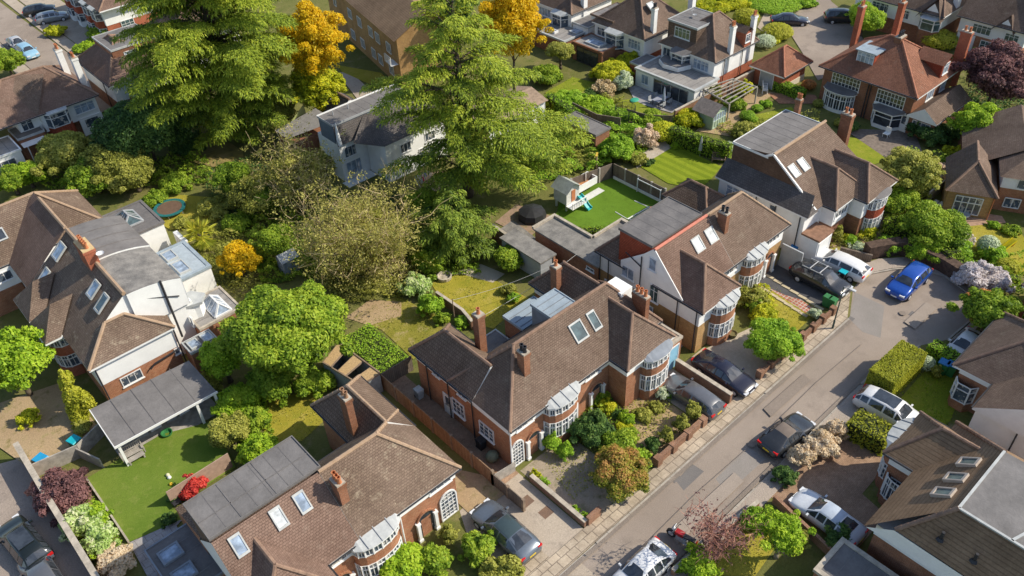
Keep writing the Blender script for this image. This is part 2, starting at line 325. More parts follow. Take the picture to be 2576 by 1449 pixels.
# ---------------------------------------------------------------- houses
class House:
    def __init__(s,name,loc,label,cat='house',group=None):
        s.root=empty(name,(loc[0],loc[1],0),label,cat,group); s.name=name
    def part(s,name,mb,mats,parent=None,smooth=False,label=None):
        return mb.build(name,mats,parent or s.root,smooth,label=label)
    def walls(s,x0,x1,y0,y1,z0,z1,mat,name='wall'):
        mb=MB(); mb.box(x0,x1,y0,y1,z0,z1); return s.part(name,mb,mat)
    def banded(s,x0,x1,y0,y1,zb,z1,low,up):
        a=s.walls(x0+.03,x1-.03,y0+.03,y1-.03,0,zb,low,'wall'); b=s.walls(x0,x1,y0,y1,zb,z1,up,'upper_wall'); return a
    def roof(s,x0,x1,y0,y1,ze,zr,axis='x',h0=None,h1=None,rc=None,tile=T_BROWN,ridge=RIDGE,fascia=WHITEP,sides='both',name='roof',ft=.16,tubes=True):
        "pitched roof on an eave rectangle; h0/h1 hip runs (0 gable); rc ridge coordinate"
        mb=MB(); rd=MB()
        if axis=='y':
            T=lambda a,b,z:(b,a,z); a0,a1,b0,b1=y0,y1,x0,x1
        else:
            T=lambda a,b,z:(a,b,z); a0,a1,b0,b1=x0,x1,y0,y1
        rc=(b0+b1)/2 if rc is None else rc
        half=(b1-b0)/2
        h0=half if h0 is None else h0; h1=half if h1 is None else h1
        A0,A1=(a0+h0,rc,zr),(a1-h1,rc,zr)
        if A0[0]>A1[0]-.001: A0=A1=((A0[0]+A1[0])/2,rc,zr)
        c00,c10,c11,c01=(a0,b0,ze),(a1,b0,ze),(a1,b1,ze),(a0,b1,ze)
        def add(pts,m):
            pts=[T(*p) for p in pts]
            if axis=='y': pts=pts[::-1]
            mb.poly(pts,m)
        one=A0==A1
        add([c00,c10,A1] if one else [c00,c10,A1,A0],0)
        if sides=='both': add([c11,c01,A0] if one else [c11,c01,A0,A1],0)
        add([c01,c00,A0],0 if h0>0 else 1); add([c10,c11,A1],0 if h1>0 else 1)
        lo=ze-ft
        for p,q in ((c00,c10),(c10,c11),(c11,c01),(c01,c00)):
            add([(p[0],p[1],lo),(q[0],q[1],lo),q,p],1)
        add([(c01[0],c01[1],lo),(c11[0],c11[1],lo),(c10[0],c10[1],lo),(c00[0],c00[1],lo)],1)
        r=s.part(name,mb,[tile,fascia])
        if tubes:
            def tb(p,q):
                p=np.array(T(*p));q=np.array(T(*q)); L=np.linalg.norm(q-p)
                if L<.3: return
                k=max(1,int(L/.42))
                for i in range(k):
                    a=p+(q-p)*i/k; b=p+(q-p)*(i+1.06)/k if i<k-1 else q
                    rd.tube(a+[0,0,.0],b,.115,.135,7,0)
            tb(A0,A1)
            for c,ap,h in ((c00,A0,h0),(c01,A0,h0),(c10,A1,h1),(c11,A1,h1)):
                if h>0: tb(c,ap)
            if rd.v: s.part('ridge_tiles',rd,ridge,r)
        for p,q in ((c00,c10),(c11,c01)):
            gt=MB(); P,Q=T(p[0],p[1]+(-.06 if p is c00 else .06),ze-.05),T(q[0],q[1]+(-.06 if p is c00 else .06),ze-.05)
            gt.tube(P,Q,.06,.06,6); s.part('gutter',gt,DARKP,r)
        return r
    def flat(s,x0,x1,y0,y1,z0,z1,wall,top,edge=WHITEP,name='flat_roof',lip=.12,over=.12,wname='extension_wall'):
        if wall is not None: s.walls(x0,x1,y0,y1,z0,z1-.16,wall,wname)
        mb=MB(); mb.box(x0-over,x1+over,y0-over,y1+over,z1-.16,z1,1,0)
        for a,b,c,d in ((x0-over,x1+over,y0-over,y0-over+lip),(x0-over,x1+over,y1+over-lip,y1+over),(x0-over,x0-over+lip,y0-over+lip,y1+over-lip),(x1+over-lip,x1+over,y0-over+lip,y1+over-lip)):
            mb.box(a,b,c,d,z1+.001,z1+.07,1)
        o=s.part(name,mb,[top,edge]); L,Wd=x1-x0,y1-y0
        if L*Wd>6 and top in (FELT,FELTD,FELTL):
            lm=FELTD if top is not FELTD else FELT; k=int(max(L,Wd)/1.05)
            for i in range(1,k+1):
                t=i/(k+1); m=MB()
                if L>Wd: m.box(x0+L*t-.022,x0+L*t+.022,y0,y1,z1,z1+.012)
                else: m.box(x0,x1,y0+Wd*t-.022,y0+Wd*t+.022,z1,z1+.012)
                s.part('felt_lap',m,lm,o)
        return o
    def win(s,face,c,a,z,w,h,cols=3,rows=2,gl=None,frame=None,name='window',fw=.07,mw=.045,proud=.05):
        "window on a wall: face S/N (wall at y=c) or W/E (wall at x=c), centred at a, sill height z"
        gl=gl or GLASS; frame=frame or FRAME
        sg=-1 if face in 'SW' else 1
        def T(u,d,zz): return (u,c+sg*d,zz) if face in 'SN' else (c+sg*d,u,zz)
        def B(mb,u0,u1,z0,z1,d0,d1):
            p=T(u0,d0,z0); q=T(u1,d1,z1); mb.box(min(p[0],q[0]),max(p[0],q[0]),min(p[1],q[1]),max(p[1],q[1]),z0,z1)
        f=MB(); u0,u1=a-w/2,a+w/2
        B(f,u0,u1,z,z+fw,-.05,proud); B(f,u0,u1,z+h-fw,z+h,-.05,proud); B(f,u0,u0+fw,z+fw,z+h-fw,-.05,proud); B(f,u1-fw,u1,z+fw,z+h-fw,-.05,proud)
        for i in range(1,cols):
            uu=u0+w*i/cols; B(f,uu-mw/2,uu+mw/2,z+fw,z+h-fw,-.05,proud-.008)
        for j in range(1,rows):
            zz=z+h*(j/rows if rows>2 else .68); 
            for i in range(cols): B(f,u0+w*i/cols+mw/2+.012,u0+w*(i+1)/cols-mw/2-.012,zz-mw*.4,zz+mw*.4,-.05,proud-.015)
        B(f,u0-.06,u1+.06,z-.06,z-.001,-.05,proud+.06)
        o=s.part(name,f,frame)
        g=MB(); p=[T(u0+fw*.5,.012,z+fw*.5),T(u1-fw*.5,.012,z+fw*.5),T(u1-fw*.5,.012,z+h-fw*.5),T(u0+fw*.5,.012,z+h-fw*.5)]
        g.poly(p if face in 'SE' else p[::-1]); s.part('pane',g,gl,o)
        return o
    def door(s,face,c,a,z,w,h,mat,name='door',glz=False):
        sg=-1 if face in 'SW' else 1
        def T(u,d): return (u,c+sg*d) if face in 'SN' else (c+sg*d,u)
        mb=MB(); 
        def B(u0,u1,z0,z1,d0,d1,m):
            p,q=T(u0,d0),T(u1,d1); mb.box(min(p[0],q[0]),max(p[0],q[0]),min(p[1],q[1]),max(p[1],q[1]),z0,z1,m)
        B(a-w/2,a+w/2,z,z+h,-.04,.035,0); B(a-w/2-.07,a-w/2,z,z+h+.07,-.04,.06,1); B(a+w/2,a+w/2+.07,z,z+h+.07,-.04,.06,1); B(a-w/2,a+w/2,z+h,z+h+.07,-.04,.06,1)
        if glz: B(a-w*.3,a+w*.3,z+h*.45,z+h*.9,.0,.045,2)
        o=s.part(name,mb,[mat,FRAME,GLASS]); k=MB(); p=T(a+w*.36,.07); k.sphere((p[0],p[1],z+h*.48),.035,8,6); s.part('handle',k,GREYM,o); return o
    def chimney(s,x,y,w,d,z0,z1,pots=2,mat=BRICKD,potm=TERRA,cap=None,lead=True):
        w*=.84; d*=.84; z1=z1-.22; mat=BRICKD if mat is BRICK else mat
        mb=MB(); mb.box(x-w/2,x+w/2,y-d/2,y+d/2,z0,z1-.34); mb.box(x-w/2-.06,x+w/2+.06,y-d/2-.06,y+d/2+.06,z1-.34,z1-.12); mb.box(x-w/2-.02,x+w/2+.02,y-d/2-.02,y+d/2+.02,z1-.12,z1,1)
        o=s.part('chimney',mb,[mat,cap or STONE])
        ax='x' if w>d else 'y'; L=(w if ax=='x' else d)
        for i in range(pots):
            t=(i-(pots-1)/2)*L/max(pots,1)*.9; c=(x+(t if ax=='x' else 0),y+(t if ax=='y' else 0),z1)
            p=MB(); p.lathe(c,[(.15,0),(.12,.18),(.115,.40),(.15,.42),(.15,.48),(.10,.48),(.10,.30),(0,.30)],10); s.part('chimney_pot',p,potm,o)
        return o
    def skylight(s,pts,gl=GLASSW,frame=LEAD,up=.10,fw=.12):
        "rooflight from four slope corners (counter-clockwise seen from outside)"
        P=[np.array(p,float) for p in pts]; n=np.cross(P[1]-P[0],P[3]-P[0]); n/=np.linalg.norm(n)
        if n[2]<0: P=P[::-1]; n=-n
        c=sum(P)/4; I=[p+(c-p)/np.linalg.norm(c-p)*fw*1.4 for p in P]
        f=MB()
        for i in range(4):
            a,b=P[i],P[(i+1)%4]; ia,ib=I[i],I[(i+1)%4]
            f.poly([a+n*up,b+n*up,ib+n*up,ia+n*up]); f.poly([a-n*.05,b-n*.05,b+n*up,a+n*up]); f.poly([ia+n*up,ib+n*up,ib+n*.02,ia+n*.02])
        o=s.part('skylight',f,frame); g=MB(); g.poly([p+n*(up*.55) for p in I]); s.part('pane',g,gl,o); return o
    def pipe(s,pts,r=.055,mat=DARKP,name='downpipe'):
        mb=MB(); mb.path([tuple(p) for p in pts],r,6); return s.part(name,mb,mat)
    def bay(s,face,c,a,w,d,bands,roof=None,n=7,rmat=LEAD,curve=True,name='bay_window',gl=None,roof_over=.22,seams=4,roof_rise=.35):
        "bow or canted bay; bands: (z0,z1,'win'|material)"
        gl=gl or GLASS
        sg=-1 if face in 'SW' else 1
        def T(u,dd): return (u,c+sg*dd) if face in 'SN' else (c+sg*dd,u)
        def outline(ww,dd):
            if curve: return [(a-ww/2*math.cos(math.pi*i/(n-1)) ,dd*math.sin(math.pi*i/(n-1))**.75) for i in range(n)]
            return [(a-ww/2,0),(a-ww*.30,dd),(a+ww*.30,dd),(a+ww/2,0)]
        flip=(face in 'SE')
        root=None
        def strip(mb,o,z0,z1,m=0):
            for p,q in zip(o,o[1:]):
                A,B=T(*p),T(*q); pts=[(A[0],A[1],z0),(B[0],B[1],z0),(B[0],B[1],z1),(A[0],A[1],z1)]
                mb.poly(pts if flip else pts[::-1],m)
        def cap(mb,o,z,m=0,upw=True):
            pts=[(T(*p)[0],T(*p)[1],z) for p in o]
            if (flip)!=upw: pts=pts[::-1]
            mb.poly(pts,m)
        for z0,z1,k in bands:
            if k=='win': continue
            base=MB(); o=outline(w,d); strip(base,o,z0,z1); cap(base,o,z1); cap(base,o,z0,0,False)
            if root is None: root=s.part(name,base,k)
            else: s.part('spandrel',base,k,root)
        for z0,z1,k in bands:
            if k!='win': continue
            o=outline(w-.06,d-.05); g=MB(); strip(g,o,z0,z1); s.part('pane',g,gl,root)
            f=MB(); oo=outline(w,d)
            for i,p in enumerate(oo):
                A=T(*p); f.box(A[0]-.05,A[0]+.05,A[1]-.05,A[1]+.05,z0+.002,z1-.002)
            for zz in (z0+.04,z1-.04,z0+(z1-z0)*.68):
                for p,q in zip(oo,oo[1:]):
                    A,B=T(*p),T(*q); f.bar((A[0],A[1],zz),(B[0],B[1],zz),.06,.06)
            if curve:
                for p,q in zip(oo,oo[1:]):
                    A,B=T(*p),T(*q); f.bar(((A[0]+B[0])/2,(A[1]+B[1])/2,z0),((A[0]+B[0])/2,(A[1]+B[1])/2,z1),.035,.035)
            s.part('window_frame',f,FRAME,root)
        if roof:
            zt=roof; mb=MB(); o=outline(w+2*roof_over,d+roof_over)
            strip(mb,o,zt-.10,zt,1)
            back=[(p[0],-.1) for p in o]
            for i in range(len(o)-1):
                A,B,Cc,D=T(*o[i]),T(*o[i+1]),T(*back[i+1]),T(*back[i])
                pts=[(A[0],A[1],zt),(B[0],B[1],zt),(Cc[0],Cc[1],zt+roof_rise),(D[0],D[1],zt+roof_rise)]
                mb.poly(pts if flip else pts[::-1],0)
            cap(mb,o,zt-.10,1,False)
            for k in range(1,seams+1):
                t=k/(seams+1); u=a-(w/2+roof_over)+ (w+2*roof_over)*t
                ss=max(0,1-((u-a)/(w/2+roof_over))**2); dd=(d+roof_over)*(ss**.375 if curve else min(1,(1-abs(u-a)/(w/2+roof_over))/.4))
                A,B=T(u,dd),T(u,-.1); mb.bar((A[0],A[1],zt+.03),(B[0],B[1],zt+roof_rise+.03),.05,.05,2)
            s.part('bay_roof',mb,[rmat,FRAME,GREYM],root)
        return root
def curved_arch(H,c,a,z0,w,h,depth,frame=WHITEP,inner=BRICKD,grid=True,cols=4,gl=None):
    "arched porch opening or arched window on a south wall: flat arch with the recess shade put into its dark colour, white surround and columns"
    n=12; zc=z0+h-w/2
    prof=[(a-w/2,z0)]+[(a-w/2*math.cos(math.pi*i/n),zc+w/2*math.sin(math.pi*i/n)) for i in range(n+1)]+[(a+w/2,z0)]
    mb=MB(); y=c-.02
    if grid:
        f=MB()
        for p,q in zip(prof,prof[1:]): f.bar((p[0],y-.04,p[1]),(q[0],y-.04,q[1]),.09,.1)
        for i in range(1,cols):
            u=a-w/2+w*i/cols; zt=zc+math.sqrt(max(0,(w/2)**2-(u-a)**2)); f.bar((u,y-.04,z0),(u,y-.04,zt),.035,.035)
        k=int(h/.34)
        for j in range(1,k):
            zz=z0+h*j/k; hw=w/2 if zz<zc else math.sqrt(max(0.0,(w/2)**2-(zz-zc)**2)); f.bar((a-hw,y-.038,zz),(a+hw,y-.038,zz),.035,.035)
        f.bar((a-w/2,y-.04,z0+.04),(a+w/2,y-.04,z0+.04),.09,.08)
        o=H.part('arched_window',f,FRAME)
        g=MB(); g.poly([(p[0],y,p[1]) for p in prof][::-1]); 
        g2=MB(); g2.poly([(p[0],y,p[1]) for p in prof]); H.part('pane',g2,gl or GLASS,o)
    else:
        g=MB(); g.poly([(p[0],y,p[1]) for p in prof]); g.box(a-w*.28,a+w*.28,y-.02,y-.004,z0,z0+h*.72,1)
        f=MB()
        for sx in (-1,1):
            f.box(a+sx*w/2-.11,a+sx*w/2+.11,y-.22,y-.01,z0,zc); f.box(a+sx*w/2-.15,a+sx*w/2+.15,y-.26,y-.008,zc,zc+.14); f.box(a+sx*w/2-.15,a+sx*w/2+.15,y-.27,y-.006,z0-.001,z0+.2)
        o=H.part('porch',f,frame); H.part('porch_opening',g,[GLASSD,inner],o)
        ar=MB()
        for p,q in zip(prof[1:-1],prof[2:-1]): ar.bar((p[0],y-.05,p[1]),(q[0],y-.05,q[1]),.12,.12)
        H.part('porch_arch',ar,inner,o)
    return o
# ---------------------------------------------------------------- vegetation
def ico():
    t=(1+5**.5)/2
    v=np.array([(-1,t,0),(1,t,0),(-1,-t,0),(1,-t,0),(0,-1,t),(0,1,t),(0,-1,-t),(0,1,-t),(t,0,-1),(t,0,1),(-t,0,-1),(-t,0,1)],float); v/=np.linalg.norm(v[0])
    f=[(0,11,5),(0,5,1),(0,1,7),(0,7,10),(0,10,11),(1,5,9),(5,11,4),(11,10,2),(10,7,6),(7,1,8),(3,9,4),(3,4,2),(3,2,6),(3,6,8),(3,8,9),(4,9,5),(2,4,11),(6,2,10),(8,6,7),(9,8,1)]
    vs=[tuple(p) for p in v]; c={}
    def mid(a,b):
        k=(min(a,b),max(a,b))
        if k not in c: m=np.array(vs[a])+np.array(vs[b]); vs.append(tuple(m/np.linalg.norm(m))); c[k]=len(vs)-1
        return c[k]
    nf=[]
    for a,b,d in f:
        x,y,z=mid(a,b),mid(b,d),mid(d,a); nf+=[(a,x,z),(b,y,x),(d,z,y),(x,y,z)]
    return np.array(vs),np.array(nf)
ICOV,ICOF=ico()
def raw_mesh(name,V,loops,sizes,tint,mat,parent=None,loc=(0,0,0)):
    me=bpy.data.meshes.new(name); nv=len(V); nl=len(loops); nf=len(sizes)
    me.vertices.add(nv); me.vertices.foreach_set('co',np.asarray(V,np.float32).ravel())
    me.loops.add(nl); me.loops.foreach_set('vertex_index',np.asarray(loops,np.int32))
    me.polygons.add(nf); st=np.zeros(nf,np.int32); st[1:]=np.cumsum(sizes)[:-1]; me.polygons.foreach_set('loop_start',st)
    me.update(calc_edges=True)
    at_=me.attributes.new('tint','FLOAT','FACE'); at_.data.foreach_set('value',np.clip(tint,0,1).astype(np.float32))
    me.materials.append(mat); me.validate(); 
    o=bpy.data.objects.new(name,me); COL.objects.link(o); o.location=tuple(map(float,loc))
    if parent is not None: o.parent=parent
    return o
def leafcloud(name,C,Rd,size,mat,parent=None,loc=(0,0,0),dens=1.5,asp=.55,core=True,jit=.55,upb=.25,rng_=None,tb=0.,tvar=.16,fill=.80,low=-.45,outer=1.14,stick=None,zt=0.):
    "crown of leaf-sized faces round clump centres C with radii Rd (local coords)"
    g=rng_ or rng; C=np.atleast_2d(np.asarray(C,float)); Rd=np.atleast_2d(np.asarray(Rd,float))
    area=4*np.pi*(((Rd[:,0]*Rd[:,1])**1.6+(Rd[:,0]*Rd[:,2])**1.6+(Rd[:,1]*Rd[:,2])**1.6)/3)**(1/1.6)
    cnt=np.maximum(12,(area*dens*.75/(2*size*size*asp)).astype(int))
    idx=np.repeat(np.arange(len(C)),cnt); n=len(idx)
    d=g.normal(size=(n,3)); d/=np.linalg.norm(d,axis=1)[:,None]; m=d[:,2]<low; d[m,2]*=-1
    p=C[idx]+Rd[idx]*d*g.uniform(fill,outer,(n,1))
    nr=d/Rd[idx]; nr/=np.linalg.norm(nr,axis=1)[:,None]; nr=nr+g.normal(size=(n,3))*jit; nr[:,2]+=upb; nr/=np.linalg.norm(nr,axis=1)[:,None]
    t=np.cross(nr,g.normal(size=(n,3))); t/=np.linalg.norm(t,axis=1)[:,None]+1e-9; b=np.cross(nr,t)
    s=size*g.uniform(.4,1.65,(n,1)); 
    V=np.stack([p+t*s,p+b*s*asp,p-t*s,p-b*s*asp],1).reshape(-1,3)
    L=np.arange(4*n).reshape(n,4)
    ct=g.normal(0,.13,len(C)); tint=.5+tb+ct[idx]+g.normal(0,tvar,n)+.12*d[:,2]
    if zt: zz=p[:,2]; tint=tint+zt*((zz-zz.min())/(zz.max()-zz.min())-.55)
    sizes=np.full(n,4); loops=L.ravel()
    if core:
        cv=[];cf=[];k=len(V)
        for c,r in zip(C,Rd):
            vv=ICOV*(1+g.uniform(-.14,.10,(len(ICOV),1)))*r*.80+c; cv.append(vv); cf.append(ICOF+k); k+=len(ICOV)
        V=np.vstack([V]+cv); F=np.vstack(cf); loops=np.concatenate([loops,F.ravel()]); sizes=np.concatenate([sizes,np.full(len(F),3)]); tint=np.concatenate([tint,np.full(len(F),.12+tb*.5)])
    return raw_mesh(name,V,loops,sizes,tint,mat,parent,loc)
def clumps(r,h0,h1,k,cr=.38,g=None,shape='dome'):
    g=g or rng; C=[];Rd=[]; zc=(h0+h1)/2; hz=(h1-h0)/2
    for i in range(k):
        d=g.normal(size=3); d/=np.linalg.norm(d); d[2]=abs(d[2]) if g.random()<.62 else d[2]*.6
        f=g.uniform(.45,.80); q=r*cr*g.uniform(.7,1.25)
        C.append((d[0]*r*f,d[1]*r*f,zc+d[2]*hz*f)); Rd.append((q,q,min(q*.85,hz*.8)))
    C.append((0,0,zc)); Rd.append((r*.62,r*.62,hz*.72))
    return C,Rd
def trunk(root,h,r,spread=0,limbs=0,mat=None,g=None,lean=(0,0)):
    g=g or rng; mb=MB(); pts=[];n=5; loc=np.array(root.location)
    for i in range(n+1):
        t=i/n; pts.append(loc+np.array((lean[0]*t+g.normal(0,.03)*h*.3*t,lean[1]*t+g.normal(0,.03)*h*.3*t,h*t-.02)))
    mb.path(pts,[r*(1.25-.85*i/n) if i else r*1.5 for i in range(n+1)],8)
    for i in range(limbs):
        a=2*math.pi*i/limbs+g.uniform(-.4,.4); z0=pts[2+i%3]; L=spread*g.uniform(.55,.95); p=z0.copy(); rr=r*.5; 
        el=g.uniform(.3,.9); q=[p]
        for k in range(3):
            p=p+np.array((math.cos(a)*math.cos(el),math.sin(a)*math.cos(el),math.sin(el)))*L/3; a+=g.uniform(-.35,.35); el+=g.uniform(-.2,.2); q.append(p)
        mb.path(q,[rr,rr*.7,rr*.45,rr*.2],6)
    return mb.build('trunk',mat or BARK,root,True)
def shrub(u,v,ru,h,leaf,label,name='shrub',size=None,cat='shrub',k=None,group=None,dens=1.5,sq=None,tb=0.,clean=False,rot=0):
    "bush seen centred at (u,v): ru = half its width on the plan sheet, h its height in metres"
    c=at(u,v,h*.5); r=ru/pxm(c); size=size or max(.055,min(.095,r*.09)); loc=(c[0],c[1],0)
    g=np.random.default_rng(int(u*7+v*13))
    root=empty(name,loc,label,cat,group)
    if clean: C=[(0,0,h*.52)]; Rd=[(r,r,h*.5)]
    else:
        C,Rd=clumps(r,0.02,h,k or int(9+r*10),.36,g)
        C=[(a,b,max(z,q[2]*.75)) for (a,b,z),q in zip(C,Rd)]
    if not clean:
        for i in range(int(5+r*5)):
            a=g.uniform(0,6.28); q=r*g.uniform(.12,.24); e=r*g.uniform(.8,1.12); C.append((e*math.cos(a),e*math.sin(a),h*g.uniform(.15,.75))); Rd.append((q,q,q*.8))
        for i in range(3): a=g.uniform(0,6.28); q=r*g.uniform(.12,.22); C.append((r*.4*math.cos(a),r*.4*math.sin(a),h*g.uniform(.95,1.1))); Rd.append((q,q,q))
    if sq:
        co,si=math.cos(rot),math.sin(rot); C=[((a*sq[0])*co-(b*sq[1])*si,(a*sq[0])*si+(b*sq[1])*co,z) for a,b,z in C]
    leafcloud('foliage',C,Rd,size,LF[leaf],root,dens=dens,rng_=g,tb=tb,jit=.35 if clean else .6,fill=.93 if clean else .8)
    st=MB()
    for i in range(3):
        a=2.1*i; st.tube((loc[0],loc[1],-.02),(loc[0]+.35*r*math.cos(a),loc[1]+.35*r*math.sin(a),h*.5),.03,.015,5)
    st.build('stem',BARK,root)
    return root
def tree(u,v,ru,h0,h1,leaf,label,name='tree',size=None,k=None,tr=.16,cr=.34,dens=1.4,limbs=6,core=True,group=None,tb=0.,bark=None,tvar=.18,cat='tree',jit=.6,zt=0.):
    "broadleaf tree whose crown is seen centred at (u,v), crown from h0 to h1"
    c=at(u,v,(h0+h1)/2); r=ru/pxm(c); loc=(c[0],c[1],0); g=np.random.default_rng(int(u*5+v*11))
    root=empty(name,loc,label,cat,group)
    C,Rd=clumps(r,h0,h1,k or int(14+r*9),cr,g)
    for i in range(int(6+r*4)):
        d=g.normal(size=3); d/=np.linalg.norm(d); d[2]=abs(d[2])*.9-.15; q=r*g.uniform(.09,.18); e=g.uniform(.92,1.12); C.append((d[0]*r*e,d[1]*r*e,(h0+h1)/2+d[2]*(h1-h0)/2*e)); Rd.append((q,q,q*.7))
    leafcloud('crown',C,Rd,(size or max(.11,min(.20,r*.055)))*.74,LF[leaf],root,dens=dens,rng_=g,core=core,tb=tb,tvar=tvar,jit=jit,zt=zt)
    trunk(root,h0+(h1-h0)*.55,tr,r*.8,limbs,bark,g)
    return root
def hedge(pts,w,h,leaf,label,name='hedge',size=.11,group=None,dens=1.5,rough=.10,tb=0.,sides=None,cat='hedge'):
    "clipped hedge along plan points"
    pts=[np.array(p[:2],float) for p in pts]; g=np.random.default_rng(int(abs(pts[0][0]*31+pts[0][1]*17)*10))
    root=empty(name,(pts[0][0],pts[0][1],0),label,cat,group); o=pts[0]
    P=[];N=[]; bodies=MB()
    for a,b in zip(pts,pts[1:]):
        d=b-a; L=np.linalg.norm(d); d/=L; s=np.array((-d[1],d[0]))
        def face(n,f):
            q=int(n); 
            for _ in range(q): f()
        A=lambda x: int(x*dens*.8/(2*size*size*.55))
        n=A(L*w); tt=g.uniform(-.05*w,L+.05*w,n); ss=g.uniform(-w/2,w/2,n); P.append(np.c_[a[0]+d[0]*tt+s[0]*ss,a[1]+d[1]*tt+s[1]*ss,h+g.normal(0,rough*.5,n)]); N.append(np.tile((0,0,1.),(n,1)))
        for sg in (-1,1):
            n=A(L*h); tt=g.uniform(-.05*w,L+.05*w,n); zz=h*g.uniform(0,1,n); ss=sg*(w/2+g.normal(0,rough*.5,n)); P.append(np.c_[a[0]+d[0]*tt+s[0]*ss,a[1]+d[1]*tt+s[1]*ss,zz]); N.append(np.tile((s[0]*sg,s[1]*sg,.1),(n,1)))
        for e,q in ((-1,a),(1,b)):
            n=A(w*h); ss=g.uniform(-w/2,w/2,n); zz=h*g.uniform(0,1,n); x=e*g.uniform(0,rough,n); P.append(np.c_[q[0]+d[0]*x+s[0]*ss,q[1]+d[1]*x+s[1]*ss,zz]); N.append(np.tile((d[0]*e,d[1]*e,.1),(n,1)))
        c=[a+s*(w/2-.05),a-s*(w/2-.05),b-s*(w/2-.05),b+s*(w/2-.05)]; bodies.prism([tuple(x) for x in c],0,h-.05)
    P=np.vstack(P); N=np.vstack(N); n=len(P); N=N+g.normal(size=(n,3))*.5; N/=np.linalg.norm(N,axis=1)[:,None]
    t=np.cross(N,g.normal(size=(n,3))); t/=np.linalg.norm(t,axis=1)[:,None]; b=np.cross(N,t); s=size*g.uniform(.55,1.4,(n,1))
    P[:,0]-=o[0]; P[:,1]-=o[1]
    V=np.stack([P+t*s,P+b*s*.55,P-t*s,P-b*s*.55],1).reshape(-1,3)
    lum=np.sin(P[:,0]*2.1+1)*np.sin(P[:,1]*2.3)*.10
    raw_mesh('foliage',V,np.arange(4*n),np.full(n,4),.5+tb+lum+g.normal(0,.16,n),LF[leaf],root)
    bd=bodies.build('stems',plain('hedge inside',(.03,.04,.01),.9,.2),root)
    return root
def ivy(pts3,leaf,label,name='ivy',size=.13,thick=.25,dens=2.0,cat='ivy',kind=None,lumps=.25):
    "leaf carpet over a quad patch (4 corner points)"
    q=[np.array(p,float) for p in pts3]; g=np.random.default_rng(int(abs(q[0][0]*13+q[0][1]*7)*10))
    n0=np.cross(q[1]-q[0],q[3]-q[0]); A=np.linalg.norm(n0); n0/=A
    if n0[2]<0: n0=-n0
    n=int(A*dens/(2*size*size*.55)); a,b=g.uniform(0,1,(2,n,1))
    P=(q[0]*(1-a)+q[1]*a)*(1-b)+(q[3]*(1-a)+q[2]*a)*b
    h=lumps*(np.sin(P[:,0]*1.9+.5)*np.sin(P[:,1]*1.7)+.6*np.sin(P[:,0]*4.3+P[:,1]*3.1))
    P=P+n0*(thick*g.uniform(.3,1,(n,1))+np.maximum(h,0)[:,None])
    N=n0+g.normal(size=(n,3))*.55; N/=np.linalg.norm(N,axis=1)[:,None]; t=np.cross(N,g.normal(size=(n,3))); t/=np.linalg.norm(t,axis=1)[:,None]; bb=np.cross(N,t); s=size*g.uniform(.5,1.4,(n,1))
    loc=q[0]; P=P-loc
    V=np.stack([P+t*s,P+bb*s*.55,P-t*s,P-bb*s*.55],1).reshape(-1,3)
    o=raw_mesh(name,V,np.arange(4*n),np.full(n,4),.5+h*.25+g.normal(0,.18,n),LF[leaf],None,loc)
    return tag(o,label,cat,None,kind)
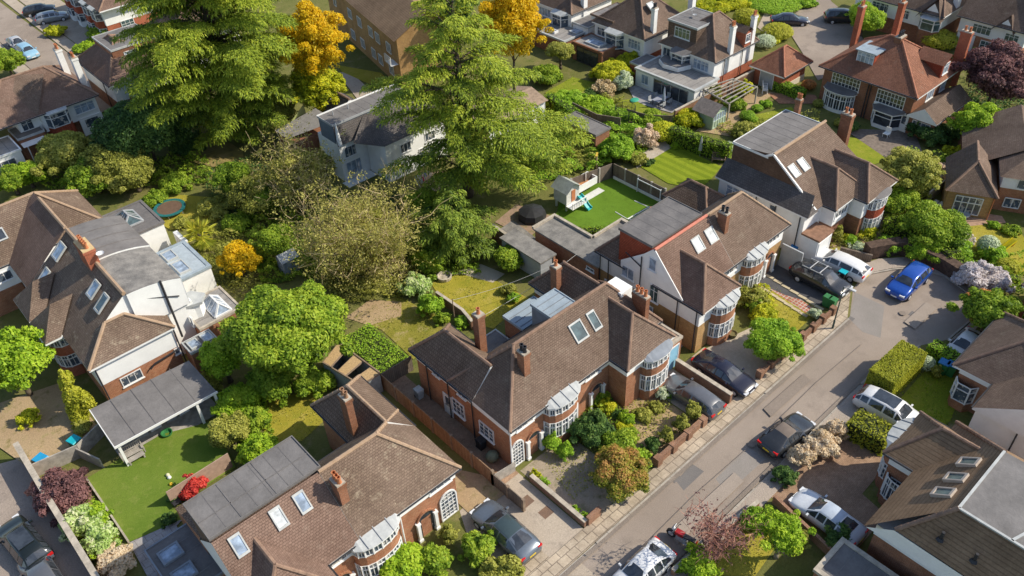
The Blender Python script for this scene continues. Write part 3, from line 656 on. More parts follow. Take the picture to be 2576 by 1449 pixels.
def cedar(base,H,Rmax,label,seed,tiers=17,sparse=0.,low=.12,tilt=0.,top=.25,shape=.75,boost=None,prof=None,fine=1.0,leaf='cedar'):
    "cedar: tiers of level boughs carrying flat plates of needle sprays that droop at the rim"
    g=np.random.default_rng(seed); root=empty('cedar_tree',(base[0],base[1],0),label,'tree')
    V=[];T=[];br=MB(); loc=np.array((base[0],base[1],0.))
    tp=[loc+np.array((g.normal(0,.12)*i*.3,g.normal(0,.12)*i*.3,H*i/8-.02)) for i in range(9)]
    br.path(tp,[.62*(1-i/8.6)+.03 for i in range(9)],9)
    def sprays(p,d,L,wd,droop,tint):
        "needle sprays as slim folded diamonds, all at once"
        n=len(p); d=d/(np.linalg.norm(d,axis=1)[:,None]+1e-9); s_=np.cross(d,(0,0,1.)); s_/=np.linalg.norm(s_,axis=1)[:,None]+1e-9
        q=p+d*L[:,None]; q[:,2]-=droop*L; m=p+d*(L*.5)[:,None]; m[:,2]+=.06*L
        ro=g.normal(0,.38,n)[:,None]; s_=s_*np.cos(ro)+np.array((0,0,1.))*np.sin(ro); w=wd[:,None]
        V.append(np.stack([p-s_*w*.25,m-s_*w,q,m+s_*w],1).reshape(-1,3)); T.append(tint+g.normal(0,.14,n))
    for ti in range(tiers):
        f=ti/(tiers-1); z=H*(low+(.985-low)*f**.92); 
        rr=Rmax*((1-f)**shape*(1-top)+top*(1-f*.85))*(.72+.28*math.sin(min(1,f*4+.45)*math.pi/2))
        if prof: rr=Rmax*float(np.interp(f,prof[0],prof[1]))
        nb=max(4,int((11-(3 if prof else 5)*f)*(1-sparse)+.5))
        for k in range(nb):
            a=2*math.pi*(k+ti*.381*1.7)/nb+g.uniform(-.28,.28); L=rr*g.uniform(.58,1.14)
            if boost:
                for (ba,bw,bf0,bf1,bm) in boost:
                    if abs((a-ba+math.pi)%(2*math.pi)-math.pi)<bw and bf0<=f<=bf1: L*=bm
            if g.random()<max(.10,sparse*.45): continue
            h=np.array((math.cos(a),math.sin(a),0)); s=np.array((-h[1],h[0],0)); p0=loc+np.array((0,0,z+g.uniform(-.35,.35)))
            rise=.13*L*(1-f*.3)+f*.22*L; n=9; pts=[]
            bend=g.uniform(-.12,.12)
            for i in range(n+1):
                t=i/n; pts.append(p0+h*L*t+s*L*bend*t*t+np.array((0,0,rise*math.sin(t*2.1)-.17*L*max(0,t-.5)**1.6)))
            br.path([pts[0],pts[3],pts[6],pts[9]],[.05+.014*L,.04+.008*L,.03,.012],5)
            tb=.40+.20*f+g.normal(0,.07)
            cnt=int((16+L*6.5)*fine); PT=np.array(pts)
            t=.20+.80*((np.arange(cnt)+g.random(cnt))/cnt)**.85; t=np.repeat(t,2); sg=np.tile((-1.,1.),cnt); N=len(t)
            jj=np.minimum(n-1,(t*n).astype(int)); w=(t*n-jj)[:,None]; p=PT[jj]*(1-w)+PT[jj+1]*w
            wl=(.36*L*(1.05-t)**.7+.25)*g.uniform(.6,1.15,N); ang=g.uniform(.65,1.15,N)
            d=h*np.cos(ang)[:,None]+s*(sg*np.sin(ang))[:,None]; M=np.maximum(2,(wl/.24).astype(int))
            idx=np.repeat(np.arange(N),M); e=np.concatenate([np.arange(k) for k in M]); mm=M[idx]; st=(wl/M)[idx]; tt=(e+1)/mm
            x0=e*st; q=p[idx]+d[idx]*x0[:,None]; f0=e/mm; q[:,2]-=(.04*f0+.10*f0**3)*wl[idx]
            dd=d[idx].copy(); dd[:,2]-=.04+.30*tt*tt; k=len(idx)
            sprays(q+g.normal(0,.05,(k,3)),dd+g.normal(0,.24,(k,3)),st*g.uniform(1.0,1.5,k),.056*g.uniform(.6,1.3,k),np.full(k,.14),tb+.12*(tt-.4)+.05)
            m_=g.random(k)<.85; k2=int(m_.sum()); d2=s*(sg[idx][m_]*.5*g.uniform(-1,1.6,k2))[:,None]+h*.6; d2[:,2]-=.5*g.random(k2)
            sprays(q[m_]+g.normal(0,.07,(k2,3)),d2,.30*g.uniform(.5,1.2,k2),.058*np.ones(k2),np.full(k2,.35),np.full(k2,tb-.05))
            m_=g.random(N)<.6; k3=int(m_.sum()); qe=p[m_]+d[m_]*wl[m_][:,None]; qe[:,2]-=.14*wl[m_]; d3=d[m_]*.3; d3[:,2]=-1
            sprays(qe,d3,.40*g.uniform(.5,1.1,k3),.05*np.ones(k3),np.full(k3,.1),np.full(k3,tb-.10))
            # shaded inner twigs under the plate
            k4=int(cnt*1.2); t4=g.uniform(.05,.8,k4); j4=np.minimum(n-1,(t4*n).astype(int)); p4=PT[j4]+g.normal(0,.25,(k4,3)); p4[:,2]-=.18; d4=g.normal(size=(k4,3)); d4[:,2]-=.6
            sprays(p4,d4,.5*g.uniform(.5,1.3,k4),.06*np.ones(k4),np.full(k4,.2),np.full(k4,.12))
    V=np.vstack(V)-loc; T=np.concatenate(T); n=len(T)
    raw_mesh('crown',V,np.arange(4*n),np.full(n,4),T,LF[leaf],root)
    br.build('trunk',BARK,root,True)
    return root
def twiggy(u,v,ru,h0,h1,label,leaf='olive',name='tree',tw=420,leaves=2200,seed=1,col='twig',tr=.14,lsize=.10,spread=1.0,cat='tree',tint=0.):
    "thin-leaved tree: many bare twigs and small scattered leaves"
    c=at(u,v,(h0+h1)/2); r=ru/pxm(c); g=np.random.default_rng(seed); loc=np.array((c[0],c[1],0.)); root=empty(name,loc,label,cat)
    hz=(h1-h0)/2; zc=(h0+h1)/2; mb=MB(); ends=[]
    mb.path([loc-[0,0,.02],loc+[.1,.0,h0*.6],loc+[.0,.1,zc]],[tr*1.3,tr,tr*.5],8)
    for i in range(16):
        d=g.normal(size=3); d/=np.linalg.norm(d); d[2]=abs(d[2])*.8; e=loc+np.array((d[0]*r*.75,d[1]*r*.75,zc+d[2]*hz*.75)); s=loc+np.array((0,0,h0*.5+g.uniform(0,.35)*hz))
        m=(s+e)/2+g.normal(0,.12*r,3); mb.path([s,m,e],[tr*.5,tr*.3,.02],5); ends+=[m,(m+e)/2,e]
    mb.build('trunk',BARKL if col=='twig' else BARK,root,True)
    V=[];T=[]
    for i in range(tw):
        b=ends[g.integers(len(ends))]; d=g.normal(size=3); d/=np.linalg.norm(d); d[2]=d[2]*.7+.35
        L=r*g.uniform(.22,.5)*spread; p=b.copy(); w=.022
        for k in range(3):
            q=p+d*L/3; s=np.cross(d,g.normal(size=3)); s/=np.linalg.norm(s); V+=[p-s*w,p+s*w,q+s*w*.7,q-s*w*.7]; T.append(.5+g.normal(0,.2)); d=d+g.normal(0,.28,3); p=q; w*=.75
            if g.random()<.6:
                d2=d+g.normal(0,.7,3); q2=p+d2/np.linalg.norm(d2)*L*.28; V+=[p-s*w,p+s*w,q2+s*w*.5,q2-s*w*.5]; T.append(.5+g.normal(0,.2))
        ends.append(p) if i%3==0 else None
    n=len(T); raw_mesh('twigs',np.array(V)-loc,np.arange(4*n),np.full(n,4),np.array(T),LF[col],root)
    ee=np.array(ends); ee=ee[g.permutation(len(ee))]; nc=len(ee); off_=g.normal(0,.17*r,(nc*3,3)); cl=np.repeat(ee,3,0)+off_; E_=cl[g.integers(len(cl),size=leaves)]+g.normal(0,.050*r,(leaves,3)); N=g.normal(size=(leaves,3)); N[:,2]+=.8; N/=np.linalg.norm(N,axis=1)[:,None]
    t=np.cross(N,g.normal(size=(leaves,3))); t/=np.linalg.norm(t,axis=1)[:,None]; b=np.cross(N,t); s=lsize*g.uniform(.5,1.4,(leaves,1)); P=E_-loc
    raw_mesh('crown',np.stack([P+t*s,P+b*s*.55,P-t*s,P-b*s*.55],1).reshape(-1,3),np.arange(4*leaves),np.full(leaves,4),.5+tint+g.normal(0,.2,leaves),LF[leaf],root)
    return root
def conifer(u,v,ru,h,leaf,label,name='conifer',size=.11,cat='tree',taper=.55):
    c=at(u,v,h*.5); r=ru/pxm(c); g=np.random.default_rng(int(u+v)); root=empty(name,(c[0],c[1],0),label,cat)
    C=[];Rd=[]
    for i in range(26):
        t=g.random(); a=g.uniform(0,6.28); q=r*(1-t*taper)*math.sqrt(min(1,(1.02-t)*4)); C.append((math.cos(a)*q*.5,math.sin(a)*q*.5,h*(.08+.86*t))); Rd.append((q*.6,q*.6,h*.13))
    leafcloud('crown',C,Rd,size,LF[leaf],root,dens=1.6,rng_=g,upb=.1)
    mb=MB(); mb.tube((c[0],c[1],-.02),(c[0],c[1],h*.6),.1,.04,7); mb.build('trunk',BARK,root); return root

def grass(name,pts,leaf,label,dens=45,h=.09,tb=0.,seed=1):
    "tufts of blades over a lawn polygon"
    g=np.random.default_rng(seed); P=np.array([(p[0],p[1]) for p in pts],float); lo,hi=P.min(0),P.max(0); n=int((hi-lo).prod()*dens)
    q=g.uniform(lo,hi,(n,2)); ins=np.zeros(n,bool); j=len(P)-1
    for i in range(len(P)):
        c=((P[i,1]>q[:,1])!=(P[j,1]>q[:,1]))&(q[:,0]<(P[j,0]-P[i,0])*(q[:,1]-P[i,1])/(P[j,1]-P[i,1]+1e-9)+P[i,0]); ins^=c; j=i
    q=q[ins]; q=q+g.normal(0,.10,q.shape); n=len(q); a=g.uniform(0,6.28,n); hh=h*g.uniform(.4,1.5,n)*(1+.5*np.sin(q[:,0]*1.3)*np.sin(q[:,1]*1.7)); w=.035*g.uniform(.6,1.5,n); b=np.c_[q,np.zeros(n)]
    d=np.c_[np.cos(a)*w,np.sin(a)*w,np.zeros(n)]; tip=b+np.c_[g.normal(0,.05,n),g.normal(0,.05,n),hh]; loc=np.array((P[0,0],P[0,1],0))
    V=np.stack([b-d,b+d,tip+d*.4,tip-d*.4],1).reshape(-1,3)-loc
    o=raw_mesh(name,V,np.arange(4*n),np.full(n,4),.5+tb+g.normal(0,.2,n)+.12*np.sin(q[:,0]*.9+1)*np.sin(q[:,1]*1.1),LF[leaf],None,loc); return tag(o,label,'grass',None,'stuff')
# ---------------------------------------------------------------- walls, fences, cars, garden things
def wall_line(name,pts,h,t,mat,label,cat='wall',cap=None,posts=0,postmat=None,posth=.25,group=None,z0=0,hs=None):
    pts=[np.array(p[:2],float) for p in pts]; root=empty(name,(pts[0][0],pts[0][1],0),label,cat,group)
    mb=MB(); cp=MB()
    for i,(a,b) in enumerate(zip(pts,pts[1:])):
        d=b-a; L=np.linalg.norm(d); d/=L; s=np.array((-d[1],d[0]))
        e=t/2*.98 if i<len(pts)-2 else 0; st=t/2*.98 if i>0 else 0
        q=[a-d*0+s*t/2,a-s*t/2,b-s*t/2,b+s*t/2]; mb.prism([tuple(x) for x in q],z0,h+.0015*i)
        if cap is not None:
            q=[a+s*(t/2+.03),a-s*(t/2+.03),b-s*(t/2+.03),b+s*(t/2+.03)]; cp.prism([tuple(x) for x in q],h+.0015*i+.001,h+.07+.0017*i)
    mb.build('panel' if cat=='fence' else 'brickwork',mat,root)
    if cap is not None: cp.build('coping',cap,root)
    if posts:
        for a,b in zip(pts,pts[1:]):
            d=b-a; L=np.linalg.norm(d); k=max(1,int(L/posts+.5))
            for i in range(k+1):
                p=a+d*i/k; m=MB(); m.box(p[0]-t*.9-.03,p[0]+t*.9+.03,p[1]-t*.9-.03,p[1]+t*.9+.03,z0,h+posth); m.build('post',postmat or mat,root)
    return root
CARS={}
def car_stations(kind,H):
    if kind=='saloon': return [(0,.70,.46,.50,.55),(.025,.88,.58,.64,.70),(.09,.97,.68,.75,.76),(.18,1,.76,.83,.77),(.27,1,.83,.90,.76),(.43,.99,.88,H-.03,.62),(.55,1,.89,H,.63),(.70,1,.90,H-.05,.62),(.87,.98,.92,.99,.72),(.965,.93,.88,.95,.72),(1,.78,.66,.70,.6)],(4,5),(7,8),(4,8)
    if kind in('suv',): return [(0,.74,.55,.62,.6),(.02,.90,.74,.82,.72),(.08,.97,.84,.93,.78),(.17,1,.92,1.0,.79),(.25,1,.98,1.06,.78),(.38,1,1.0,H-.05,.68),(.55,1,1.02,H,.69),(.78,1,1.05,H-.04,.67),(.90,.98,1.06,H-.14,.64),(.975,.95,1.0,1.12,.74),(1,.82,.7,.74,.68)],(4,5),(8,9),(4,9)
    if kind=='estate': return [(0,.70,.46,.52,.55),(.025,.88,.60,.66,.70),(.09,.97,.70,.77,.76),(.18,1,.78,.85,.77),(.27,1,.84,.92,.76),(.41,.99,.88,H-.03,.64),(.58,1,.90,H,.65),(.80,1,.92,H-.05,.64),(.90,.98,.93,H-.14,.62),(.975,.94,.88,.98,.74),(1,.8,.64,.68,.62)],(4,5),(8,9),(4,9)
    if kind=='coupe': return [(0,.68,.44,.48,.5),(.03,.88,.54,.60,.70),(.10,.97,.64,.72,.76),(.20,1,.72,.79,.77),(.32,1,.80,.87,.76),(.47,.99,.84,H-.02,.60),(.57,1,.86,H,.61),(.67,1,.87,H-.06,.60),(.82,.98,.88,.95,.72),(.96,.92,.85,.91,.72),(1,.78,.64,.68,.6)],(4,5),(7,8),(4,8)
def car(u,v,ang,kind,col,label,name='parked_car',L=4.5,W=1.8,H=1.42,extra=(),z=.7,glassm=None,group=None,roofm=None):
    "car seen centred at (u,v); ang = heading of its nose in plan (degrees)"
    c=at(u,v,z); root=empty(name,(c[0],c[1],0),label,'car',group); a=R(ang)
    st,ws,rw,sd=car_stations(kind,H); body=MB(); rings=[]
    ca,sa=math.cos(a),math.sin(a)
    X=lambda x,y,zz:(c[0]+ca*x-sa*y,c[1]+sa*x+ca*y,zz)
    for (xf,wf,zb,zt,tf) in st:
        x=L/2-L*xf; w=W/2*wf; wt=W/2*tf; zl=.24 if .04<xf<.96 else .34
        half=[(0,zl),(w*.88,zl),(w*.985,zl+.12),(w,(zl+zb)/2+.08),(w*.97,zb),(wt*1.0+(.0),zt-.05 if zt>zb+.12 else zt-.02),(wt*.82,zt),(0,zt+.025)]
        rings.append([(x,y,zz) for y,zz in half])
    n=8; SG=(1,-1); Q={}
    for i in range(len(rings)-1):
        for k in range(n-1):
            for sg in SG:
                q=[rings[i][k],rings[i+1][k],rings[i+1][k+1],rings[i][k+1]]; q=[X(p[0],p[1]*sg,p[2]) for p in q]
                if sg<0: q=q[::-1]
                Q[(i,k,sg)]=q; body.poly(q,1 if (roofm is not None and k>=5 and ws[1]<=i<rw[0]) else 0)
    for e,rev in ((0,False),(len(rings)-1,True)):
        pts=[X(p[0],p[1],p[2]) for p in rings[e]]+[X(p[0],-p[1],p[2]) for p in rings[e][-2:0:-1]]; body.poly(pts if rev else pts[::-1],0)
    b=body.build('body',[col]+([roofm] if roofm else []),root,True)
    gm=glassm or GLASSD
    def inset(qs,ins,off):
        mb=MB()
        for q in qs:
            P=[np.array(p) for p in q]; nn=np.cross(P[1]-P[0],P[3]-P[0]); nn/=np.linalg.norm(nn)+1e-9; cc=sum(P)/4
            if nn@(cc-np.array((c[0],c[1],.7)))<0: nn=-nn
            I=[p+(cc-p)*ins+nn*off for p in P]
            n2=np.cross(I[1]-I[0],I[3]-I[0]); mb.poly(I if n2@nn>0 else I[::-1])
        return mb
    def merged(i0,i1,ks):
        "quad from station i0 to i1 across both halves"
        w0=[X(rings[i0][ks[0]][0],rings[i0][ks[0]][1]*s,rings[i0][ks[0]][2]) for s in(1,-1)]; w1=[X(rings[i1][ks[0]][0],rings[i1][ks[0]][1]*s,rings[i1][ks[0]][2]) for s in(1,-1)]
        m0=X(rings[i0][7][0],0,rings[i0][7][2]); m1=X(rings[i1][7][0],0,rings[i1][7][2])
        return [[w0[0],w1[0],m1,m0],[m0,m1,w1[1],w0[1]]]
    def screen(nm,i0,i1):
        mb=MB(); A=[np.array(p) for q in merged(i0,i1,[5]) for p in q]; cc=(A[0]+A[1]+A[6]+A[7])/4
        P=[A[0],A[1],A[2],A[6],A[7],A[3]]; nn=np.cross(A[1]-A[0],A[7]-A[0]); nn/=np.linalg.norm(nn)
        if nn[2]<0: nn=-nn
        I=[p+(cc-p)*.10+nn*.025 for p in P]; lift=[0,0,.02,0,0,.02]; I=[p+nn*l for p,l in zip(I,lift)]
        q1=[I[0],I[1],I[2],I[5]]; q2=[I[5],I[2],I[3],I[4]]
        for q in (q1,q2):
            n2=np.cross(q[1]-q[0],q[3]-q[0]); mb.poly(q if n2@nn>0 else q[::-1])
        mb.build(nm,gm,root)
    if 'softtop' not in extra: screen('rear_window',*rw)
    screen('windscreen',*ws)
    for sg in SG:
        qs=[Q[(i,4,sg)] for i in range(sd[0],sd[1])]; inset(qs,.13,.012).build('side_window',gm,root)
    ax=(.175*L-L/2)*-1; 
    for xx in (L/2-L*.185,L/2-L*.80):
        for sg in SG:
            w=MB(); p=X(xx,sg*(W/2-.20),.31); q=X(xx,sg*(W/2+.015),.31); w.tube(p,q,.315,.315,14); o=w.build('wheel',plain('tyre rubber',(.025,.025,.026),.8,.1),root)
            r2=MB(); p=X(xx,sg*(W/2+.017),.31); q=X(xx,sg*(W/2+.03),.31); r2.tube(p,q,.20,.17,10); r2.build('rim',plain('alloy',(.45,.45,.46),.35,.1),o)
    for sg in SG:
        f=rings[1]; h=MB(); p=np.array(X(f[4][0]+.0,sg*f[4][1]*.72,f[4][2]+.0)); h.obox((p[0],p[1],f[4][2]-.07),.22,.40,.13,a); h.build('headlight',plain('headlight lens',(.75,.77,.8),.15,.05),root)
        r_=rings[-2]; h=MB(); p=X(r_[4][0]-.03,sg*r_[4][1]*.80,0); h.obox((p[0],p[1],r_[4][2]-.16),.16,.34,.17,a); h.build('tail_light',plain('tail light red',(.5,.015,.015),.2,.05),root)
        m=MB(); f=rings[ws[0]]; p=X(f[4][0]-.25,sg*(W/2+.08),f[4][2]); m.obox((p[0],p[1],p[2]),.12,.2,.13,a); m.build('mirror',col,root)
    for xx,cc_,zz in ((L/2+.005,(.8,.8,.78),.42),(-L/2-.005,(.75,.52,.03),.60)):
        m=MB(); p=X(xx,0,zz); m.obox(p,.03,.5,.11,a); m.build('number_plate',plain('plate %.2f'%cc_[1],cc_,.4,.03),root)
    if 'bars' in extra:
        for sg in SG:
            m=MB(); m.bar(X(L/2-L*.42,sg*W*.33,H+.05),X(L/2-L*.80,sg*W*.33,H+.03),.05,.06); m.build('roof_rail',GREYM,root)
        for t in (.48,.66):
            m=MB(); m.bar(X(L/2-L*t,W*.34,H+.10),X(L/2-L*t,-W*.34,H+.10),.07,.04); m.build('roof_bar',plain('alloy',(.45,.45,.46)),root)
    if 'panoroof' in extra:
        m=MB(); q=[X(L/2-L*.42,W*.27,H+.03),X(L/2-L*.42,-W*.27,H+.03),X(L/2-L*.76,-W*.26,H+.025),X(L/2-L*.76,W*.26,H+.025)]; m.poly(q[::-1]); m.build('roof_glass',GLASSD,root)
    return root
def bin_(u,v,ang,body,lid,label,name='wheelie_bin',h=1.0,w=.55,group=None):
    c=at(u,v,h*.5); root=empty(name,(c[0],c[1],0),label,'bin',group); a=R(ang)
    mb=MB(); co,si=math.cos(a),math.sin(a)
    def ring(hw,hd,z): return [(c[0]+co*x-si*y,c[1]+si*x+co*y,z) for x,y in ((-hw,-hd),(hw,-hd),(hw,hd),(-hw,hd))]
    A,B=ring(w*.38,w*.42,.06),ring(w*.5,w*.55,h)
    for i in range(4): mb.poly([A[i],A[(i+1)%4],B[(i+1)%4],B[i]])
    mb.poly(A[::-1]); mb.build('body',body,root)
    l=MB(); C=ring(w*.54,w*.60,h+.005); D=ring(w*.50,w*.52,h+.07)
    for i in range(4): l.poly([C[i],C[(i+1)%4],D[(i+1)%4],D[i]])
    l.poly(D); l.poly(C[::-1]); l.build('lid',lid,root)
    for sg in (-1,1):
        k=MB(); p=(c[0]+co*sg*w*.34-si*w*.5,c[1]+si*sg*w*.34+co*w*.5,.11); k.tube((p[0]-co*.03,p[1]-si*.03,.11),(p[0]+co*.03,p[1]+si*.03,.11),.11,.11,10); k.build('wheel',DARKP,root)
    return root
def ball(u,v,r,mat,label,name='football'):
    c=at(u,v,r); mb=MB(); mb.sphere((0,0,0),r,14,10); o=mb.build(name,mat,None,True); o.location=(c[0],c[1],r); return tag(o,label,'ball')
# ---------------------------------------------------------------- the ground
gm=MB(); gm.poly([(-1500,-1500,0),(1500,-1500,0),(1500,1500,0),(-1500,1500,0)]); structure('ground',gm,EARTH)
# this street: carriageway with the turning head
sheet('road',[(-60,15.3),(49.6,15.4),(53,14.4),(55,13.3),(58.6,13.1),(61.2,14.2),(62.2,17),(61,19.6),(60,20.4),(58,21.5),(57.8,21.9),(55.4,21.4),(51.9,19.65),(-60,19.6)],ASPH)
sheet('road_patch',px((1701,1211),(1739,1166),(1771,1186),(1720,1234)),PATCH)
sheet('road_patch',px((1800,1205),(1880,1122),(1925,1155),(1830,1240)),ground_mat('grey tarmac patch',[(.165,.15,.135),(.19,.17,.155)],(.5,2,16),bmp=.1))
sheet('road_patch',px((2137,803),(2150,735),(2225,770),(2215,850),(2170,835)),ground_mat('grey tarmac patch',[(.165,.15,.135)]))
def pave(name,pts,mat,h=.10):
    mb=MB(); mb.prism([(p[0],p[1]) for p in pts],0,h); return structure(name,mb,mat)
def kerb(pts,h=.115):
    mb=MB(); pts=[np.array(p[:2],float) for p in pts]
    for a,b in zip(pts,pts[1:]):
        d=b-a; L=np.linalg.norm(d); d/=L; s=np.array((-d[1],d[0])); k=max(1,int(L/.95))
        for i in range(k):
            p=a+d*L*i/k; q=a+d*(L*(i+1)/k-.02); mb.prism([tuple(p+s*.07),tuple(p-s*.07),tuple(q-s*.07),tuple(q+s*.07)],0,h+.002*(i%2))
    structure('kerb',mb,KERB)
pave('pavement',[(-60,19.75),(51.8,19.8),(55.3,21.55),(55.0,22.1),(51.7,20.95),(-60,20.9)],SLABS)
kerb([(16,19.67),(22.6,19.67)],.05); kerb([(22.6,19.67),(33.9,19.69)]); kerb([(33.9,19.69),(40.5,19.70)],.05); kerb([(40.5,19.70),(51.9,19.72)]); 
kerb([(57.95,21.6),(60,20.45),(61.1,19.6),(62.25,17),(61.3,14.15),(58.6,13.0),(55,13.2)])
pave('pavement',[(58.0,21.7),(60.05,20.6),(61.2,19.7),(62.4,17),(61.4,14.05),(58.6,12.85),(55,13.05),(54.8,12.5),(59,12.2),(62.4,13.4),(63.6,17),(62.3,20.5),(60.5,22.0),(58.2,22.8)],ground_mat('grey footway',[(.23,.195,.165),(.28,.235,.195)],(.4,2,12)))
pave('pavement',[(-60,15.22),(49.5,15.3),(52.8,14.3),(52.4,13.8),(49,14.2),(-60,14.0)],ground_mat('grey footway',[(.2,.2,.2)]))
kerb([(16,15.26),(33.0,15.28)]); kerb([(33.0,15.28),(37,15.3)],.05); kerb([(37,15.3),(43.2,15.34)]); kerb([(43.2,15.34),(46.2,15.36)],.05); kerb([(46.2,15.36),(49.6,15.4),(53,14.35)])
for q in ((-60,20.92,22.7,27.6),):
    pass
sheet('driveway',[(14.2,20.9),(22.8,20.9),(22.8,27.5),(18.0,27.5),(16.6,24.5),(16.2,20.9)],CONC)
sheet('driveway',px((1320,1449),(1410,1372),(1500,1449)),CONC)
sheet('pavement_slabs',[(16.6,20.95),(19.8,20.95),(19.8,22.6),(16.6,22.6)],SLABS)
for u,v in ((1326,1260),(1375,1288)):
    c=at(u,v); sheet('manhole_cover',[(c[0]-.45,c[1]-.35),(c[0]+.35,c[1]-.35),(c[0]+.35,c[1]+.35),(c[0]-.45,c[1]+.35)],ground_mat('rusty cover',[(.15,.095,.065),(.12,.08,.06)],(2,4,20)))
for u,v,w_ in ((1690,1134,.35),(1699,1203,.35),(1738,800,.25),(2139,804,.35),(2296,790,.3),(2170,965,.3)):
    c=at(u,v); mb=MB(); mb.box(c[0]-w_,c[0]+w_,c[1]-.22,c[1]+.22,.0,.112 if 19.75<c[1]<20.95 else .02); structure('drain_cover',mb,PATCH)
sheet('front_path',[(23.0,21.0),(27.6,21.0),(27.6,27.1),(23.0,27.1)],ground_mat('mossy old concrete',[(.20,.165,.125),(.27,.22,.165),(.12,.115,.055),(.17,.14,.105)],(.35,1.2,11),bmp=.3))
sheet('front_garden',[(28.2,21.2),(34.9,21.2),(34.9,27.2),(28.2,27.2)],DRY)
sheet('driveway',[(35.0,20.95),(37.75,20.95),(37.75,27),(35.0,27)],CONC)
sheet('driveway',[(38.1,20.95),(41.3,20.95),(41.3,25.8),(38.1,25.8)],CONC)
sheet('front_garden',[(41.3,21.1),(44.9,21.1),(46,24.5),(41.3,25.6)],GRAVEL)
sheet('lawn',px((1905,775),(1950,722),(2040,800),(2000,838)),LAWNY)
sheet('garden_path',px((1913,712),(1935,697),(2048,778),(2026,787)),CHEQ)
for i in range(7):
    t=i/6
    for (a,b) in (((1935,697),(2060,775)),((1908,720),(2020,792))):
        p=at(a[0]+(b[0]-a[0])*t,a[1]+(b[1]-a[1])*t); mb=MB(); mb.obox((p[0],p[1],0),.75,.28,.09,R(90)); structure('path_edging',mb,plain('pale edging slab',(.50,.42,.28),.85,.15))
sheet('driveway',[(52.2,20.9),(56.2,21.9),(58.0,22.0),(58.0,28),(50.6,28),(50.9,25)],ASPHD)
sheet('driveway',[(55.6,22.2),(58.0,22.2),(58.2,27),(55.6,27)],CONC)
sheet('front_garden',[(58.1,22.4),(66.5,22.4),(66.5,26),(58.1,26)],DRY)
# opposite side
sheet('driveway',[(32.9,15.2),(37.2,15.2),(37.2,13.9),(41.0,13.9),(41.2,10.4),(37.6,10.3),(37.2,8.4),(33.3,8.4),(33.3,13.9)],BLOCK)
sheet('lawn',px((1700,1449),(1790,1385),(1900,1300),(1985,1330),(1900,1449)),LAWNY)
sheet('driveway',[(43.2,15.2),(46.3,15.2),(46.3,8.0),(43.2,8.0)],ASPHD)
sheet('lawn',px((2240,1030),(2330,930),(2430,960),(2390,1060),(2310,1120)),LAWN)
# gardens behind the three semis
sheet('lawn',px((1085,715),(1150,680),(1250,708),(1330,752),(1240,828),(1175,808),(1120,770)),LAWNY)
sheet('lawn',px((880,800),(1000,745),(1110,800),(1115,850),(1040,905),(960,830)),ground_mat('patchy lawn',[(.19,.165,.035),(.13,.125,.018),(.27,.21,.10),(.10,.12,.012)],(.4,1.2,10)))
sheet('soil',px((870,800),(930,755),(1010,760),(1010,795),(930,820)),DRY)
sheet('lawn',px((690,1000),(800,985),(815,1060),(760,1110),(690,1120),(640,1050)),LAWNY)
sheet('patio',px((1100,700),(1210,665),(1270,690),(1240,712),(1160,690)),GRAVEL)
sheet('side_path',[(21.1,27),(22.8,27),(22.8,40),(21.1,40)],BLOCK)
sheet('side_passage',[(37.6,27),(40.3,27),(40.3,37),(37.6,37)],CONC)
sheet('side_yard',[(18.3,26.4),(21.0,26.4),(21.0,28.5),(18.3,33)],DRY)
sheet('artificial_lawn',[(42.9,44.6),(46.9,40.6),(54.3,40.6),(54.2,47.9),(49.4,49.2)],TURF2)
sheet('patio',[(46.9,36.6),(54.3,36.6),(54.3,40.55),(46.9,40.55)],PATIO)
sheet('striped_lawn',px((1602,415),(1668,378),(1705,368),(1815,420),(1790,450),(1760,478),(1680,462)),LAWNS)
sheet('garden_path',px((1593,400),(1668,352),(1690,372),(1602,425)),GRAVEL)
sheet('patio',px((1245,560),(1300,515),(1390,545),(1330,600)),ground_mat('reddish gravel bed',[(.24,.165,.12),(.20,.14,.10),(.13,.12,.05)],(.6,2,16)))
sheet('yard',px((1240,590),(1290,555),(1400,640),(1370,665)),FELTM)
# TM gardens
sheet('lawn',px((1370,235),(1440,195),(1500,210),(1490,235),(1420,265)),LAWN)
sheet('patio',px((1580,222),(1600,215),(1740,250),(1690,285),(1600,260)),PATIO)
sheet('lawn',px((1540,255),(1590,250),(1660,285),(1620,310),(1560,300)),LAWN)
sheet('garden_path',px((1750,330),(1800,290),(1850,255),(1905,225),(1950,235),(1890,280),(1850,310),(1840,345)),DRY)
sheet('lawn',px((1880,340),(1900,290),(1990,270),(2010,290),(1930,350)),LAWN)
sheet('lawn',px((2100,345),(2180,350),(2250,400),(2180,420),(2110,395)),LAWN)
sheet('garden_path',px((1930,235),(2050,240),(2065,262),(1960,262)),plain('red gravel path',(.33,.17,.10),.9,.2,3))
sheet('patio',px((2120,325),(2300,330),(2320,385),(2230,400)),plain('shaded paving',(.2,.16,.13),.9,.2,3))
sheet('road',[(86.2,44.0),(91.5,49.5),(97,55.6),(100,60),(112,72),(118,66),(108,55.5),(104.5,50),(99,45.4),(94,44.5),(90.6,43.6)],ASPH)
sheet('pavement',px((1905,70),(1930,20),(1960,30),(1930,90)),CONC)
# bungalow lawn
sheet('lawn',px((2385,600),(2440,565),(2560,575),(2600,640),(2600,700),(2480,665),(2400,625)),LAWNY)
sheet('patio',px((2330,515),(2520,545),(2530,562),(2420,572),(2330,545)),plain('pink patio',(.36,.23,.16),.9,.15,3))
